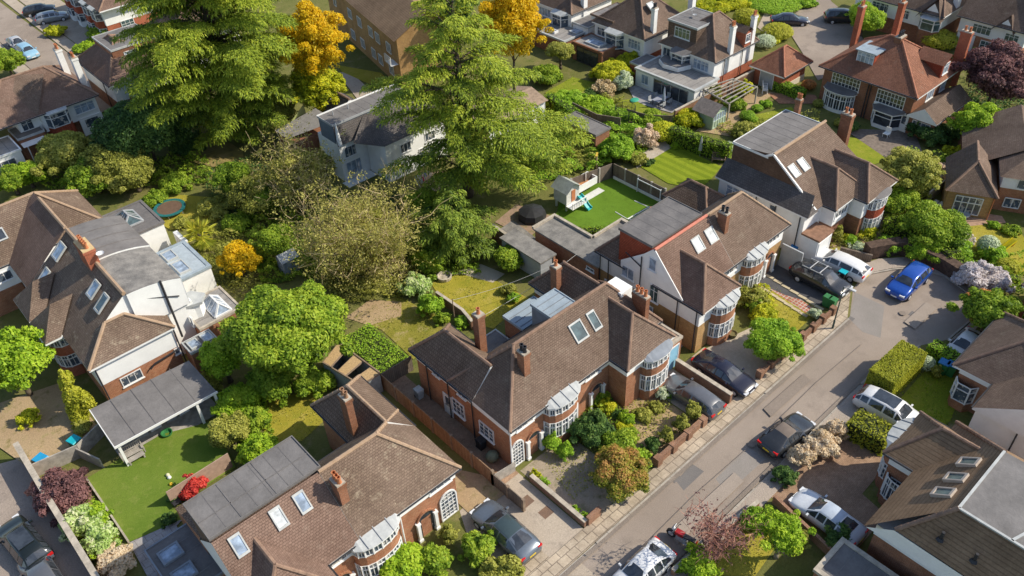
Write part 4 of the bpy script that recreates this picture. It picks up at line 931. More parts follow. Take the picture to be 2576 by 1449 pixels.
# top left road and gardens
sheet('road',[(21.2,160),(21.2,118),(21.2,100),(27.0,100),(26.6,118),(26.2,143),(26,160)],ASPH)
pave('pavement',[(26.7,160),(26.7,117),(28.4,117),(28.2,160)],CONC); pave('pavement',[(19.4,160),(19.4,100),(21.1,100),(21.1,160)],CONC)
sheet('front_garden',[(28.5,146),(28.5,118),(33,118),(33,146)],CONC)
# flats, driveway between trees
sheet('driveway',px((850,185),(880,180),(955,250),(900,252)),CONC)
sheet('lawn',px((850,165),(960,185),(985,215),(930,213),(860,182)),LAWNY)
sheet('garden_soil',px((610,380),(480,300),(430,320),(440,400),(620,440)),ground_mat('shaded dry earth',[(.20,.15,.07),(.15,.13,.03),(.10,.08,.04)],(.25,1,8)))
sheet('patio',px((1060,440),(1150,425),(1130,470),(1080,490)),plain('tan patio',(.36,.26,.17),.9,.15,3))
sheet('lawn',px((1060,500),(1120,480),(1150,520),(1090,530)),LAWN)
# trampoline lawn, left
sheet('lawn',px((370,545),(430,490),(560,500),(545,560),(430,580)),LAWNY)
# L lawn & surroundings
sheet('artificial_lawn',[(1.2,47.4),(6.6,47.5),(9.9,46.0),(9.1,41.0),(4.45,40.95),(4.55,39.6),(1.2,40.4)],TURF)
sheet('patio',[(4.55,39.6),(1.2,40.35),(1.0,36.5),(3.6,36.5),(4.0,39.4)],PATIO)
sheet('lane',[(-14,58),(-1.6,52.5),(-1.45,30),(-14,30)],ground_mat('lane tarmac',[(.20,.165,.14),(.25,.205,.17),(.17,.14,.12)],(.25,1,10)))
sheet('front_garden',[(-3.8,60),(-1.2,50.2),(3.6,50.4),(3.4,58)],DRY)

# worn gutters, trench patches and stains on the carriageway
GUT=ground_mat('gutter dirt',[(.145,.120,.100),(.18,.15,.125),(.13,.11,.09),(.20,.168,.138)],(.4,1.6,16))
sheet('gutter',[(-60,19.30),(51.8,19.36),(51.9,19.64),(-60,19.58)],GUT); sheet('gutter',[(-60,15.34),(49.5,15.44),(49.5,15.70),(-60,15.60)],GUT)
STN=ground_mat('dark tarmac stain',[(.155,.128,.107),(.172,.142,.118)],(.5,2,16),bmp=.1); TRN=ground_mat('pale trench',[(.225,.188,.157),(.205,.171,.143)],(.5,2,16),bmp=.1)
for k,(x,y,a,b) in enumerate(((29.6,16.6,3.5,.45),(41.5,18.5,2.6,.4),(56.2,16.0,1.8,.5))):
    sheet('road_patch',[(x-a,y-b),(x+a*.95,y-b*1.05),(x+a,y+b*.9),(x-a*.9,y+b)],STN if k%2 else TRN)
for u,v in ((1890,1120),(2270,790)):
    c=at(u,v); sheet('manhole_cover',[(c[0]+.28*math.cos(k*.785),c[1]+.28*math.sin(k*.785)) for k in range(8)],STN)
for pts in (((18,17.6),(24,17.5),(30,17.7),(37,17.55),(44,17.7),(50,17.5)),):
    for a,b in zip(pts,pts[1:]):
        d=np.array(b)-np.array(a); L=np.linalg.norm(d); n_=np.array((-d[1],d[0]))/L*.02; sheet('tar_joint',[tuple(np.array(a)-n_),tuple(np.array(b)-n_),tuple(np.array(b)+n_),tuple(np.array(a)+n_)],STN)
# ---------------------------------------------------------------- the three semi-detached houses on this street
def sl(y,yf,yr,ze,zr): return ze+(y-yf)*(zr-ze)/(yr-yf)
def front_sky(H,x0,x1,ya,yb,yf,yr,ze,zr,gl=GLASSW,up=.10):
    za,zb=sl(ya,yf,yr,ze,zr),sl(yb,yf,yr,ze,zr); H.skylight([(x0,ya,za),(x1,ya,za),(x1,yb,zb),(x0,yb,zb)],gl,LEAD,up)
E43,ZR=4.3,7.6
# --- D: bottom centre
H=House('semi_detached_house',(11,31),'orange brick semi with patchy lichened roof and long flat dormer, bottom centre')
H.banded(4.5,18.1,27.6,33.4,3.35,4.16,BRICK,WHITE)
H.banded(14.8,18.1,33.4,38.0,3.35,4.16,BRICK,WHITE)
H.roof(10.9,18.4,27.3,33.9,E43,ZR,'x',0,3.5,30.62,tile=T_LICH,ridge=RIDGEL)
H.roof(4.2,10.88,27.3,33.9,E43,ZR-.01,'x',0,0,30.62,tile=T_RED,tubes=False)
H.roof(14.5,18.41,32.0,38.35,E43-.01,6.35,'y',0,2.1,16.4,tile=T_GREY,ridge=RIDGEL)
g=MB(); g.poly([(4.45,27.7,4.16),(4.45,30.62,7.4),(4.45,33.5,4.16)][::-1]); H.part('gable',g,WHITE)
H.flat(4.3,11.1,30.95,33.9,4.3,7.62,T_GREY,FELT,FELT,'dormer_roof',.06,.10,'dormer')
for xx in (6.2,8.4): 
    m=MB(); m.box(xx-.03,xx+.03,30.9,33.95,7.62,7.65); H.part('roof_seam',m,FELTD)
m=MB(); m.box(4.3,11.1,32.2,32.26,7.62,7.65); H.part('roof_seam',m,FELTD)
for a in ((4.95,5.65),(7.42,8.12),(8.92,9.62)): front_sky(H,a[0],a[1],29.52,30.42,27.3,30.62,E43,ZR,GLASSB if a[0]!=7.42 else GLASSW)
H.chimney(11.3,29.25,.62,.95,6.0,8.0,3,BRICK,TERRA)
H.chimney(15.1,34.1,.55,.95,4.4,8.3,2,BRICK,POTD)
H.roof(3.6,8.66,25.6,30.2,E43+.01,6.75,'y',2.1,0,6.15,tile=T_RED,ridge=RIDGE)
H.banded(3.9,8.4,25.9,27.6,3.35,4.15,BRICK,WHITE)
H.bay('S',27.58,11.9,3.1,.85,[(0,1.0,BRICK),(1.0,2.35,'win'),(2.35,3.2,BRICK),(3.2,4.1,'win')],4.16,9,LEAD,seams=3)
H.win('S',27.6,16.9,3.42,1.7,.62,3,1); H.win('S',27.6,9.5,3.42,1.9,.62,4,1)
curved_arch(H,27.62,17.3,.1,1.25,2.5,.3,cols=4); curved_arch(H,27.62,15.5,0,1.35,2.35,.3,grid=False,inner=BRICK); curved_arch(H,27.62,9.3,0,1.3,2.3,.3,grid=False,inner=BRICK)
H.pipe([(13.75,27.5,4.2),(13.75,27.52,0)],.05,WHITEP)
# rear single-storey extension with two rooflights and tiled lean-to on the garden side
H.flat(1.6,4.4,32.4,37.0,0,2.5,BRICK,FELTD,LEADD,'extension_roof',.1,.05)
for a in (33.3,35.1): H.skylight([(2.0,a,2.53),(3.3,a,2.53),(3.3,a+1.1,2.53),(2.0,a+1.1,2.53)],GLASSB,LEADD,.16)
m=MB(); m.poly([(4.3,38.6,2.5),(4.3,34.0,4.0),(8.8,34.0,4.0),(8.8,38.6,2.5)][::-1]); m.poly([(4.3,38.6,2.5),(8.8,38.6,2.5),(8.8,38.6,0),(4.3,38.6,0)][::-1],1); m.poly([(4.3,38.6,2.5),(4.3,38.6,0),(4.3,34,0),(4.3,34,4.0)][::-1],1); H.part('lean_to',m,[T_GREY,BRICK])
# --- B: middle
H=House('semi_detached_house',(29,31),'brown tiled brick semi with two grey rooflights, middle house of the row')
H.banded(22.75,37.2,27.55,33.3,3.35,4.16,BRICK,WHITE); H.banded(22.75,25.9,33.3,37.7,3.35,4.16,BRICK,WHITE); H.banded(33.9,37.1,33.3,37.0,3.35,4.16,BRICK,WHITE)
H.roof(22.45,37.5,27.25,33.65,E43,ZR,'x',3.4,2.7,30.45,tile=T_BROWN)
H.roof(22.44,26.2,31.0,38.0,E43-.012,6.35,'y',0,2.1,24.3,tile=T_GREY)
H.roof(33.6,37.45,31.0,37.3,E43-.012,6.35,'y',0,2.0,35.5,tile=T_GREY)
H.roof(31.85,36.9,25.55,30.4,E43+.012,6.85,'y',2.0,0,34.4,tile=T_BROWN)
H.banded(32.15,36.6,25.85,27.6,3.35,4.16,BRICK,WHITE)
front_sky(H,30.2,31.35,28.75,29.75,27.25,30.45,E43,ZR,GLASSG); front_sky(H,31.95,32.7,28.75,29.75,27.25,30.45,E43,ZR,GLASSG)
H.chimney(25.65,29.25,.62,.80,5.5,8.25,2,BRICKD,DARKP)
H.chimney(36.2,28.3,.5,1.5,4.3,7.3,3,BRICKD,TERRA)
H.chimney(26.05,34.2,.72,.72,4.2,8.1,1,BRICK,TERRA); H.chimney(34.1,34.8,.6,.75,4.2,7.4,1,BRICK,TERRA)
H.flat(30.1,32.4,31.2,33.2,4.5,6.8,LEADD,ZINC,ZINC,'dormer_roof',.08,.08,'dormer'); H.flat(29.6,32.6,33.7,35.7,0,4.4,BRICKD,ZINC,ZINC,'extension_roof',.08,.1)
for k in range(3):
    m=MB(); m.bar((30.1+.0,31.5+k*.6,6.82),(32.4,31.5+k*.6,6.82),.05,.06); H.part('roof_seam',m,LEADD)
    m=MB(); m.bar((29.6,34.0+k*.6,4.42),(32.6,34.0+k*.6,4.42),.05,.06); H.part('roof_seam',m,LEADD)
H.flat(27.3,29.3,33.7,36.5,0,2.6,BRICK,FELT,LEAD,'extension_roof')
m=MB(); m.box(35.3,36.5,29.4,31,4.5,6.9); H.part('dormer',m,WHITE); H.win('W',35.3,30.2,6.0,1.2,.8,2,1)
H.bay('S',25.83,35.0,2.6,.8,[(0,1.0,BRICK),(1.0,2.5,'win'),(2.5,3.25,BRICK),(3.25,4.1,'win')],4.18,9,LEADD,seams=0)
H.bay('S',27.53,27.2,2.9,.85,[(0,1.0,BRICK),(1.0,2.5,'win'),(2.5,3.25,BRICK),(3.25,4.1,'win')],4.18,9,LEAD,seams=3)
H.win('S',27.55,24.0,3.42,1.5,.62,3,1); H.win('S',27.55,30.5,3.42,1.5,.62,3,1)
curved_arch(H,27.58,23.25,.1,1.0,2.4,.3,cols=4); curved_arch(H,27.58,24.75,0,1.25,2.3,.3,grid=False,inner=BRICK); curved_arch(H,27.58,30.9,0,1.25,2.4,.3,grid=False,inner=BRICK)
H.win('W',22.75,30.1,1.1,1.5,1.25,3,3); H.win('W',22.75,33.1,1.0,1.3,1.4,3,3); H.door('W',22.78,34.35,.05,.85,2.0,WHITEP,glz=True); H.win('W',22.72,32.5,3.38,.9,.7,2,2); H.win('W',22.72,35.3,3.38,.8,.7,2,1)
for yy in (31.4,34.0,36.4): H.pipe([(22.66,yy,4.15),(22.66,yy,0)],.045)
H.pipe([(22.66,27.5,4.2),(22.66,27.5,0)],.05,WHITEP)
H.flat(37.2,38.6,26.1,31.5,0,2.75,BRICK,CONC,STONE,'garage_roof',.2,.06); H.door('S',26.1,37.75,.05,1.0,2.2,plain('pale blue door paint',(.26,.50,.66),.5,.06),'door')
# --- C: right of middle
H=House('semi_detached_house',(47,31),'brick semi with white gable wall, pink ridge and two bright rooflights')
H.banded(40.24,53.8,27.7,33.4,2.75,4.16,BRICKY,WHITE); H.banded(40.24,44.2,33.4,36.0,2.75,4.16,BRICKY,WHITE); H.banded(40.24,44.2,25.9,27.7,2.75,4.16,BRICKY,WHITE)
H.roof(40.2,46.4,27.4,33.7,E43,ZR,'x',0,0,30.5,tile=T_RED,ridge=plain('pink ridge tile',(.55,.20,.14),.7,.1))
H.roof(46.42,54.15,27.4,33.7,E43,ZR-.01,'x',0,3.2,30.5,tile=T_BROWN,ridge=RIDGEL)
H.roof(40.21,44.35,33.2,36.5,E43-.012,6.1,'y',0,1.7,42.3,tile=T_GREY)
g=MB(); g.poly([(40.19,27.4,4.14),(40.19,30.5,7.5),(40.19,33.7,4.9),(40.19,33.7,4.14)][::-1]); H.part('gable',g,WHITE)
m=MB(); m.bar((40.17,27.5,4.40),(40.17,30.45,7.54),.07,.16); m.bar((40.17,30.55,7.54),(40.17,33.6,4.4),.07,.16); H.part('bargeboard',m,WHITEP)
H.flat(40.5,46.3,31.0,34.2,4.3,7.55,TILEHUNG,FELTD,FELTD,'dormer_roof',.06,.10,'dormer')
H.roof(40.15,44.75,25.55,30.4,E43+.012,6.75,'y',1.9,0,42.4,tile=T_RED)
front_sky(H,43.65,44.65,29.05,29.9,27.4,30.5,E43,ZR); front_sky(H,45.3,46.3,29.05,29.9,27.4,30.5,E43,ZR)
H.chimney(47.3,29.5,.55,.95,5.8,8.2,2,BRICKD,DARKP); H.chimney(45.1,34.9,.8,.8,3.0,6.6,1,BRICK,TERRA)
H.bay('S',25.88,43.0,2.6,.85,[(0,.9,BRICK),(.9,2.3,'win'),(2.3,3.2,BRICK),(3.2,4.1,'win')],4.16,9,LEAD,seams=3)
H.bay('S',27.68,49.3,2.6,.85,[(0,.9,BRICK),(.9,2.3,'win'),(2.3,3.2,BRICK),(3.2,4.1,'win')],4.16,9,LEAD,seams=3)
H.win('S',27.7,46.6,3.3,1.6,.7,3,1); H.win('S',27.7,52.2,3.3,1.9,.7,4,1)
curved_arch(H,27.7,52.2,0,1.2,2.3,.3,grid=False,inner=BRICK); curved_arch(H,27.7,51.0,.1,.9,2.3,.3,cols=3)
H.win('W',40.18,30.55,5.6,.75,1.2,1,1,GLASSB); H.win('W',40.18,32.9,3.5,1.3,1.1,2,1,GLASSB); H.win('W',40.18,30.2,2.7,.9,1.6,2,2,GLASSG); H.win('W',40.24,30.6,1.0,.8,1.0,2,1,GLASSB); H.win('W',40.24,35.0,1.5,.7,.5,1,1,GLASSD)
for q in ([(40.11,31.6,6.4),(40.11,31.6,3.0)],[(40.11,33.2,6.0),(40.11,31.6,5.4)],[(40.11,35.8,4.2),(40.14,35.8,0)],[(40.11,34.9,4.2),(40.14,34.9,0)],[(40.11,27.9,4.2),(40.14,27.9,0)],[(40.11,26.1,4.2),(40.11,26.1,0)],[(40.11,29.6,1.5),(40.11,29.6,.1)]): H.pipe(q,.05)
m=MB(); m.box(53.85,54.0,25.6,27.6,0,2.35); H.part('side_screen',m,[GREYM]); 
m=MB(); m.box(40.6,43.0,36.4,44.0,0,2.35); m.box(43.0,46.7,37.4,39.3,0,2.35); H.part('outbuilding_wall',m,BRICK)
m=MB(); m.box(40.45,43.15,36.3,44.15,2.35,2.5); m.box(43.15,46.85,37.25,39.45,2.351,2.499); H.part('outbuilding_roof',m,FELTM)
m=MB(); m.box(42.95,43.2,39.45,44.2,2.5,2.72); m.box(40.4,42.95,43.95,44.2,2.5,2.72); m.box(43.2,46.6,39.3,39.5,2.5,2.72); m.box(46.6,46.9,37.2,39.5,2.5,2.72); H.part('parapet',m,STONE)
H.win('W',40.6,37.3,1.5,.9,.35,2,1)
# shed with flat roof between B and C gardens
t=empty('garden_shed',(38.4,42,0),'grey flat roofed shed with pale gable end against the brick outbuilding','shed')
m=MB(); m.box(37.9,39.5,40.5,45.4,0,2.05); m.build('wall',GREYM,t); m=MB(); m.box(37.75,39.65,40.35,45.55,2.05,2.2); m.build('roof',FELTM,t)
# --- E: head of the close
H=House('detached_house',(61,31),'white walled house with big grey flat dormer and red tile-hung bay')
H.walls(56.1,58.4,27.2,36.0,0,4.16,WHITE); H.walls(58.4,65.5,27.2,35.8,0,4.16,WHITE,'rear_wall'); H.banded(58.75,61.1,26.0,27.2,2.4,4.16,BRICKD,WHITE); H.banded(61.6,65.5,24.9,27.2,2.3,4.16,BRICKD,WHITE)
m=MB()
m.poly([(57.35,27.0,4.3),(66.0,27.0,4.3),(65.2,31.8,7.75),(57.35,31.8,7.75)]); m.poly([(65.2,31.8,7.75),(66.0,27.0,4.3),(66.2,33,4.3),(65.6,33,6.8)])
m.poly([(57.35,31.8,7.75),(65.2,31.8,7.75),(65.2,36.3,4.3),(57.35,36.3,4.3)]); H.part('roof',m,T_BROWN)
m=MB(); m.poly([(55.8,26.8,4.3),(57.34,27.4,5.6),(57.34,36.3,5.6),(55.8,36.3,4.3)][::-1]); m.poly([(55.8,26.8,4.3),(57.4,26.8,4.3),(57.34,27.4,4.75)],0); m.box(55.8,57.3,26.85,36.3,4.14,4.298,1); H.part('skirt_roof',m,[T_SLATE,WHITEP])
m=MB(); m.poly([(57.36,27.1,4.4),(57.36,31.8,7.7),(57.36,35.9,7.1),(57.36,35.9,5.0)][::-1]); H.part('gable',m,BRICKB)
m=MB(); m.bar((57.25,27.0,4.36),(57.25,31.8,7.78),.14,.16); m.bar((57.25,31.8,7.78),(57.25,32.6,7.30),.14,.16); H.part('bargeboard',m,WHITEP)
rd=MB(); rd.tube((57.3,31.8,7.78),(65.3,31.8,7.78),.14,.14,7); H.part('ridge_tiles',rd,RIDGEL)
H.flat(57.45,65.4,32.4,35.9,4.3,7.28,BRICKB,FELT,WHITEP,'dormer_roof',.05,.10,'dormer')
H.roof(58.4,63.2,25.75,30.4,E43+.012,6.6,'y',1.9,0,60.9,tile=T_BROWN); H.roof(61.2,66.2,24.45,29.6,E43+.02,6.4,'y',1.9,0,63.75,tile=T_BROWN)
def esky(x0,x1,ya,yb):
    za,zb=sl(ya,27,31.8,4.3,7.75),sl(yb,27,31.8,4.3,7.75); H.skylight([(x0,ya,za),(x1,ya,za),(x1,yb,zb),(x0,yb,zb)],GLASSW)
P=[at(1744.2+X*.27778,268.3+Y*.27778,6.6) for X,Y in ((985,610),(1065,545),(1300,520))]
esky(P[0][0]-.4,P[0][0]+.5,29.6,30.6); esky(P[0][0]+1.0,P[0][0]+1.9,29.6,30.6)
H.bay('S',24.88,63.7,2.5,.75,[(0,.5,BRICKR),(.5,2.0,'win'),(2.0,2.9,TILEHUNG),(2.9,4.1,'win')],4.2,9,FELTD,seams=0)
H.win('S',26.0,59.9,3.0,1.9,1.0,4,2)
H.win('W',56.1,33.8,2.7,2.8,1.2,4,2,GLASSB); H.win('W',56.1,30.3,3.2,.7,.7,1,1)
for yy in (32.0,30.0,27.6): H.pipe([(56.0,yy,4.15),(56.0,yy,0)],.05)
H.door('S',26.9,57.0,.05,1.9,2.3,WHITEP,'garage_door')
H.chimney(66.9,30.6,.7,1.2,0,8.6,2,BRICKD,TERRA); H.chimney(66.2,35.2,.5,.6,4,8.7,2,BRICK,TERRA)
m=MB(); m.box(55.9,58.2,25.4,27.15,2.45,2.62); H.part('garage_roof',m,plain('rusty felt',(.25,.14,.09),.9,.2)); m=MB(); m.box(55.95,58.15,25.5,27.15,0,2.45); H.part('garage_front',m,WHITE); H.door('S',25.5,57.0,.05,1.7,2.1,WHITEP,'garage_door')
# rear tiled outrigger between C and E
H.walls(52.5,55.6,34.7,39.0,0,2.5,WHITE,'extension_wall'); H.roof(52.2,55.85,34.3,39.3,2.65,4.1,'y',1.7,1.7,None,tile=T_GREY,name='extension_roof')
# ---------------------------------------------------------------- left pair (front faces the lane, -X)
H=House('semi_detached_house',(9,57),'white gabled semi with lichened roof and mottled flat dormer beside the long grey canopy')
H.banded(5.1,11.1,52.7,65.2,2.3,4.16,BRICK,WHITE); H.walls(11.1,13.6,54.2,65.0,0,4.45,WHITE,'rear_wall')
m=MB(); m.poly([(4.8,54.15,4.3),(9.3,54.15,7.75),(9.3,65.4,7.75),(4.8,65.4,4.3)][::-1]); m.poly([(9.3,54.15,7.75),(12.9,54.15,5.4),(12.9,65.4,5.4),(9.3,65.4,7.75)][::-1])
m.poly([(4.8,52.4,4.3),(7.3,54.15,6.22),(4.8,54.15,4.3)][::-1]); H.part('roof',m,T_LICH)
m=MB(); m.poly([(4.8,52.4,4.3),(11.35,52.4,4.3),(8.75,54.13,6.2)]); m.poly([(4.8,52.4,4.3),(8.75,54.13,6.2),(7.3,54.13,6.22)]); m.poly([(11.35,52.4,4.3),(11.5,54.13,4.4),(8.75,54.13,6.2)]); m.box(4.8,11.35,52.4,54.1,4.14,4.298,1); H.part('skirt_roof',m,[T_LICH,WHITEP])
g=MB(); g.poly([(5.1,54.17,4.2),(13.0,54.17,4.2),(13.0,54.17,6.6),(9.3,54.17,7.7),(7.0,54.17,6.0)]); H.part('gable',g,WHITE)
rd=MB(); rd.tube((9.3,54.1,7.8),(9.3,65.4,7.8),.16,.16,7); rd.tube((4.8,52.4,4.33),(7.3,54.1,6.25),.14,.14,7); rd.tube((11.35,52.4,4.33),(8.75,54.1,6.23),.13,.13,7); rd.tube((7.3,54.1,6.25),(8.75,54.1,6.23),.12,.12,7); H.part('ridge_tiles',rd,RIDGEL)
def curved_flat(H,x0,x1,y0,y1,z0,z1,top,wall,name='dormer_roof'):
    mb=MB(); n=7
    X=[x0+(x1-x0)*i/n for i in range(n+1)]; Z=[z1-.75*(i/n)**2.2 for i in range(n+1)]
    for i in range(n): mb.poly([(X[i],y0,Z[i]),(X[i+1],y0,Z[i+1]),(X[i+1],y1,Z[i+1]),(X[i],y1,Z[i])])
    H.part(name,mb,top); w=MB()
    for yy,fl in ((y0+.02,0),(y1-.02,1)):
        pts=[(x0,yy,z0)]+[(x1,yy,z0)]+[(X[i],yy,Z[i]-.02) for i in range(n,-1,-1)]; w.poly(pts if not fl else pts[::-1])
    w.poly([(x1-.02,y0,z0),(x1-.02,y1,z0),(x1-.02,y1,Z[-1]-.02),(x1-.02,y0,Z[-1]-.02)]); H.part('dormer',w,wall)
curved_flat(H,9.4,13.4,53.95,59.5,4.5,7.75,FELTM,WHITE)
H.skylight([(7.55,57.9,6.56),(7.55,56.9,6.56),(8.6,56.9,7.42),(8.6,57.9,7.42)],GLASSB); H.skylight([(7.35,56.0,6.4),(7.35,55.1,6.4),(8.5,55.1,7.34),(8.5,56.0,7.34)],GLASSG)
H.roof(3.55,8.0,57.75,61.0,E43+.01,5.9,'x',0.0,0,59.9,tile=T_LICH) if 0 else None
for (ya,yb,yt) in ((57.5,60.9,58.4),(61.0,64.8,62.2)):
    m=MB(); zt=6.3; m.poly([(3.5,ya,4.32),(4.7,ya,4.34),(6.9,yt+1.0,6.1),(5.2,yt+1.1,6.0)][::-1]); m.poly([(3.5,yb,4.32),(3.5,ya,4.32),(5.2,yt+1.1,6.0)]); m.poly([(4.7,yb,4.34),(3.5,yb,4.32),(5.2,yt+1.1,6.0),(6.9,yt+1.0,6.1)][::-1]); m.box(3.5,5.0,ya+.02,yb-.02,4.15,4.315,1); H.part('bay_roof',m,[T_LICH,WHITEP])
H.bay('W',5.08,59.2,2.7,1.3,[(0,1.0,BRICKR),(1.0,2.2,'win'),(2.2,3.1,BRICKR),(3.1,4.1,'win')],None,9); H.walls(3.75,5.1,61.2,64.6,0,4.14,WHITE,'bay_wall')
H.chimney(9.15,60.1,1.0,2.2,6.9,9.4,5,BRICKR,TERRA,plain('pale capping',(.62,.47,.25),.8,.1))
m=MB(); m.lathe((9.75,58.8,8.6),[(0,.0),(.22,.06),(.30,.14)],12); H.part('satellite_dish',m,WHITEP)
H.pipe([(11.9,53.9,7.6),(11.9,53.85,2.0)],.09); H.pipe([(10.0,54.05,6.9),(12.8,53.9,5.6)],.05); H.pipe([(11.2,52.6,4.2),(11.2,52.6,0)],.06); H.pipe([(5.2,52.6,4.2),(5.2,52.6,0)],.06)
H.win('S',52.73,7.2,1.2,1.6,.9,3,1); H.win('S',52.73,10.9,1.6,.4,.6,1,1)
m=MB(); m.bar((9.0,52.5,2.0),(10.9,52.5,2.2),.09,.09); m.bar((9.0,52.5,2.0),(8.6,52.5,1.7),.09,.09); H.part('waste_pipe',m,DARKP)
m=MB(); m.prism([(13.0,54.2),(14.2,53.9),(14.9,54.7),(14.2,55.8),(13.0,55.9)],3.9,4.15); H.part('bay_roof',m,LEAD); m=MB(); m.prism([(13.0,54.4),(14.0,54.1),(14.6,54.8),(14.0,55.6),(13.0,55.7)],0,3.9); H.part('bay_wall',m,WHITE); H.win('W',13.0,53.9,2.4,.4,.9,1,2)
H.flat(13.1,16.7,52.9,56.6,0,2.6,BRICK,FELTL,STONE,'extension_roof',.18,.05)
def lantern(H,x0,x1,y0,y1,z,h,gl=GLASSB,fr=FRAME):
    f=MB(); xm=(x0+x1)/2; d=(x1-x0)*.5; a,b=(xm,y0+d*.7,z+h),(xm,y1-d*.7,z+h); c=[(x0,y0,z),(x1,y0,z),(x1,y1,z),(x0,y1,z)]
    for p,q in ((c[0],c[1]),(c[1],c[2]),(c[2],c[3]),(c[3],c[0]),(a,b),(c[0],a),(c[1],a),(c[2],b),(c[3],b)): f.bar(p,q,.13,.13)
    for t in (.33,.66):
        yy=a[1]+(b[1]-a[1])*t; f.bar((xm,yy,z+h),(x0,yy,z),.08,.08); f.bar((xm,yy,z+h),(x1,yy,z),.08,.08)
    o=H.part('roof_lantern',f,fr); g=MB(); g.poly([c[0],c[1],a]); g.poly([c[1],c[2],b,a]); g.poly([c[2],c[3],b]); g.poly([c[3],c[0],a,b]); H.part('pane',g,gl,o)
lantern(H,14.6,16.0,53.2,55.6,2.66,.75,GLASSB)
H.flat(11.4,13.6,51.0,52.5,0,2.5,BRICK,FELT,LEAD,'extension_roof',.1,.05); H.skylight([(11.6,51.2,2.53),(12.4,51.2,2.53),(12.4,52.3,2.53),(11.6,52.3,2.53)],GLASSB,LEAD); H.skylight([(12.7,51.2,2.53),(13.5,51.2,2.53),(13.5,52.3,2.53),(12.7,52.3,2.53)],GLASSB,LEAD)
# upper half of the pair
H=House('semi_detached_house',(8,69),'brown hipped semi with smooth curved grey dormer at the left edge')
H.banded(5.0,12.8,65.45,76.5,2.3,4.16,BRICK,WHITE); H.banded(1.2,5.0,69.8,76.5,2.3,4.16,BRICK,WHITE)
m=MB(); m.poly([(4.8,65.42,4.3),(9.25,65.42,7.91),(9.25,72.9,7.91),(4.8,72.9,4.3)][::-1]); H.part('roof',m,T_RED)
H.roof(.6,13.2,69.9,77.0,E43+.015,7.7,'x',3.9,3.9,73.2,tile=T_LICH,ridge=RIDGEL)
rd=MB(); rd.tube((9.25,65.45,7.96),(9.25,71.5,7.96),.15,.15,7); H.part('ridge_tiles',rd,RIDGEL)
curved_flat(H,9.5,13.5,59.8,65.6,4.6,7.7,FELT,WHITE)
for yy in (61.2,62.6,64.0):
    m=MB(); n=7; X=[9.5+4.0*i/n for i in range(n+1)]; Z=[7.72-.75*(i/n)**2.2 for i in range(n+1)]; m.path([(a,yy,b) for a,b in zip(X,Z)],.045,5); H.part('roof_seam',m,FELTD)
H.skylight([(7.4,64.9,6.46),(7.4,63.7,6.46),(8.5,63.7,7.36),(8.5,64.9,7.36)],GLASSB); H.skylight([(5.6,64.6,5.0),(5.6,63.7,5.0),(6.7,63.7,5.9),(6.7,64.6,5.9)],GLASSB)
for (x,y) in ((4.9,71.2),): H.skylight([(x,y,5.75),(x+.9,y,5.75),(x+.9,y+.8,6.5),(x,y+.8,6.5)],GLASSD)
H.skylight([(1.6,74.6,5.3),(1.6,73.7,5.3),(2.5,73.7,6.1),(2.5,74.6,6.1)],GLASSB); H.skylight([(2.0,76.3,5.3),(2.0,75.5,5.3),(2.8,75.5,6.1),(2.8,76.3,6.1)],GLASSB)
H.win('S',69.8,3.4,3.0,2.6,.9,4,1); H.win('S',69.8,6.5,3.0,1.4,.9,3,1)
m=MB(); m.box(9.6,13.1,69.75,69.95,2.8,4.12); H.part('white_wall',m,WHITE)
H.flat(13.3,17.2,68.2,73.0,0,3.1,WHITE,FELTD,FELTD,'extension_roof',.25,.12); lantern(H,14.2,16.0,69.6,72.0,3.16,.7,GLASSG,GREYM)
H.flat(14.6,17.4,59.6,64.6,0,2.7,WHITE,plain('glass roof sheet',(.33,.38,.42),.3,.1),ZINC,'extension_roof',.3,.08); H.skylight([(15.0,60.2,2.73),(16.0,60.2,2.73),(16.0,62.2,2.73),(15.0,62.2,2.73)],GLASSB,LEAD,.14); H.skylight([(15.0,62.6,2.73),(16.0,62.6,2.73),(16.0,64.2,2.73),(15.0,64.2,2.73)],GLASSB,LEAD,.14)
m=MB(); m.box(17.5,17.9,65.2,67.4,0,2.2); H.part('garden_wall',m,WHITE)
m=MB()
for i in range(6): m.tube((1.0,69.6-.0,.0+.7*i+.3),(-4,69.4,.7*i+.3),.03,.03,5)
for xx in (.5,-1.4,-3.2): m.tube((xx,69.5,0),(xx,69.5,4.4),.03,.03,5)
o=m.build('scaffolding',GREYM); tag(o,'grey scaffold poles against the brown hipped semi at the left edge','scaffolding')
# long grey felt canopy with white posts beside the artificial lawn
t=empty('garden_canopy',(7.2,48.2,0),'long open fronted garden canopy with grey felt roof and white posts along the bright lawn','canopy')
m=MB(); m.poly([(3.5,46.3,2.38),(10.95,46.1,2.38),(10.85,50.1,2.75),(3.55,50.5,2.75)]); m.poly([(3.5,46.3,2.24),(3.55,50.5,2.6),(10.85,50.1,2.6),(10.95,46.1,2.24)]); m.build('roof',FELT,t)
m=MB(); m.bar((3.45,46.27,2.33),(11.0,46.07,2.33),.05,.2); m.bar((3.48,46.3,2.33),(3.53,50.5,2.70),.05,.2); m.build('fascia',WHITEP,t)
for k in range(1,5):
    m=MB(); x=3.5+7.4*k/5; m.bar((x,46.3,2.40),(x,50.3,2.77),.04,.03); m.build('roof_seam',FELTD,t)
for x,y in ((3.75,46.45),(9.4,46.3),(10.8,46.3)):
    m=MB(); m.box(x-.09,x+.09,y-.09,y+.09,0,2.3); m.build('post',WHITEP,t)
m=MB(); m.box(3.6,10.9,49.9,50.0,0,2.5); m.build('back_wall',GREYM,t); m=MB(); m.box(3.6,10.9,46.5,49.9,.0,.06); m.build('deck',WOODG,t)
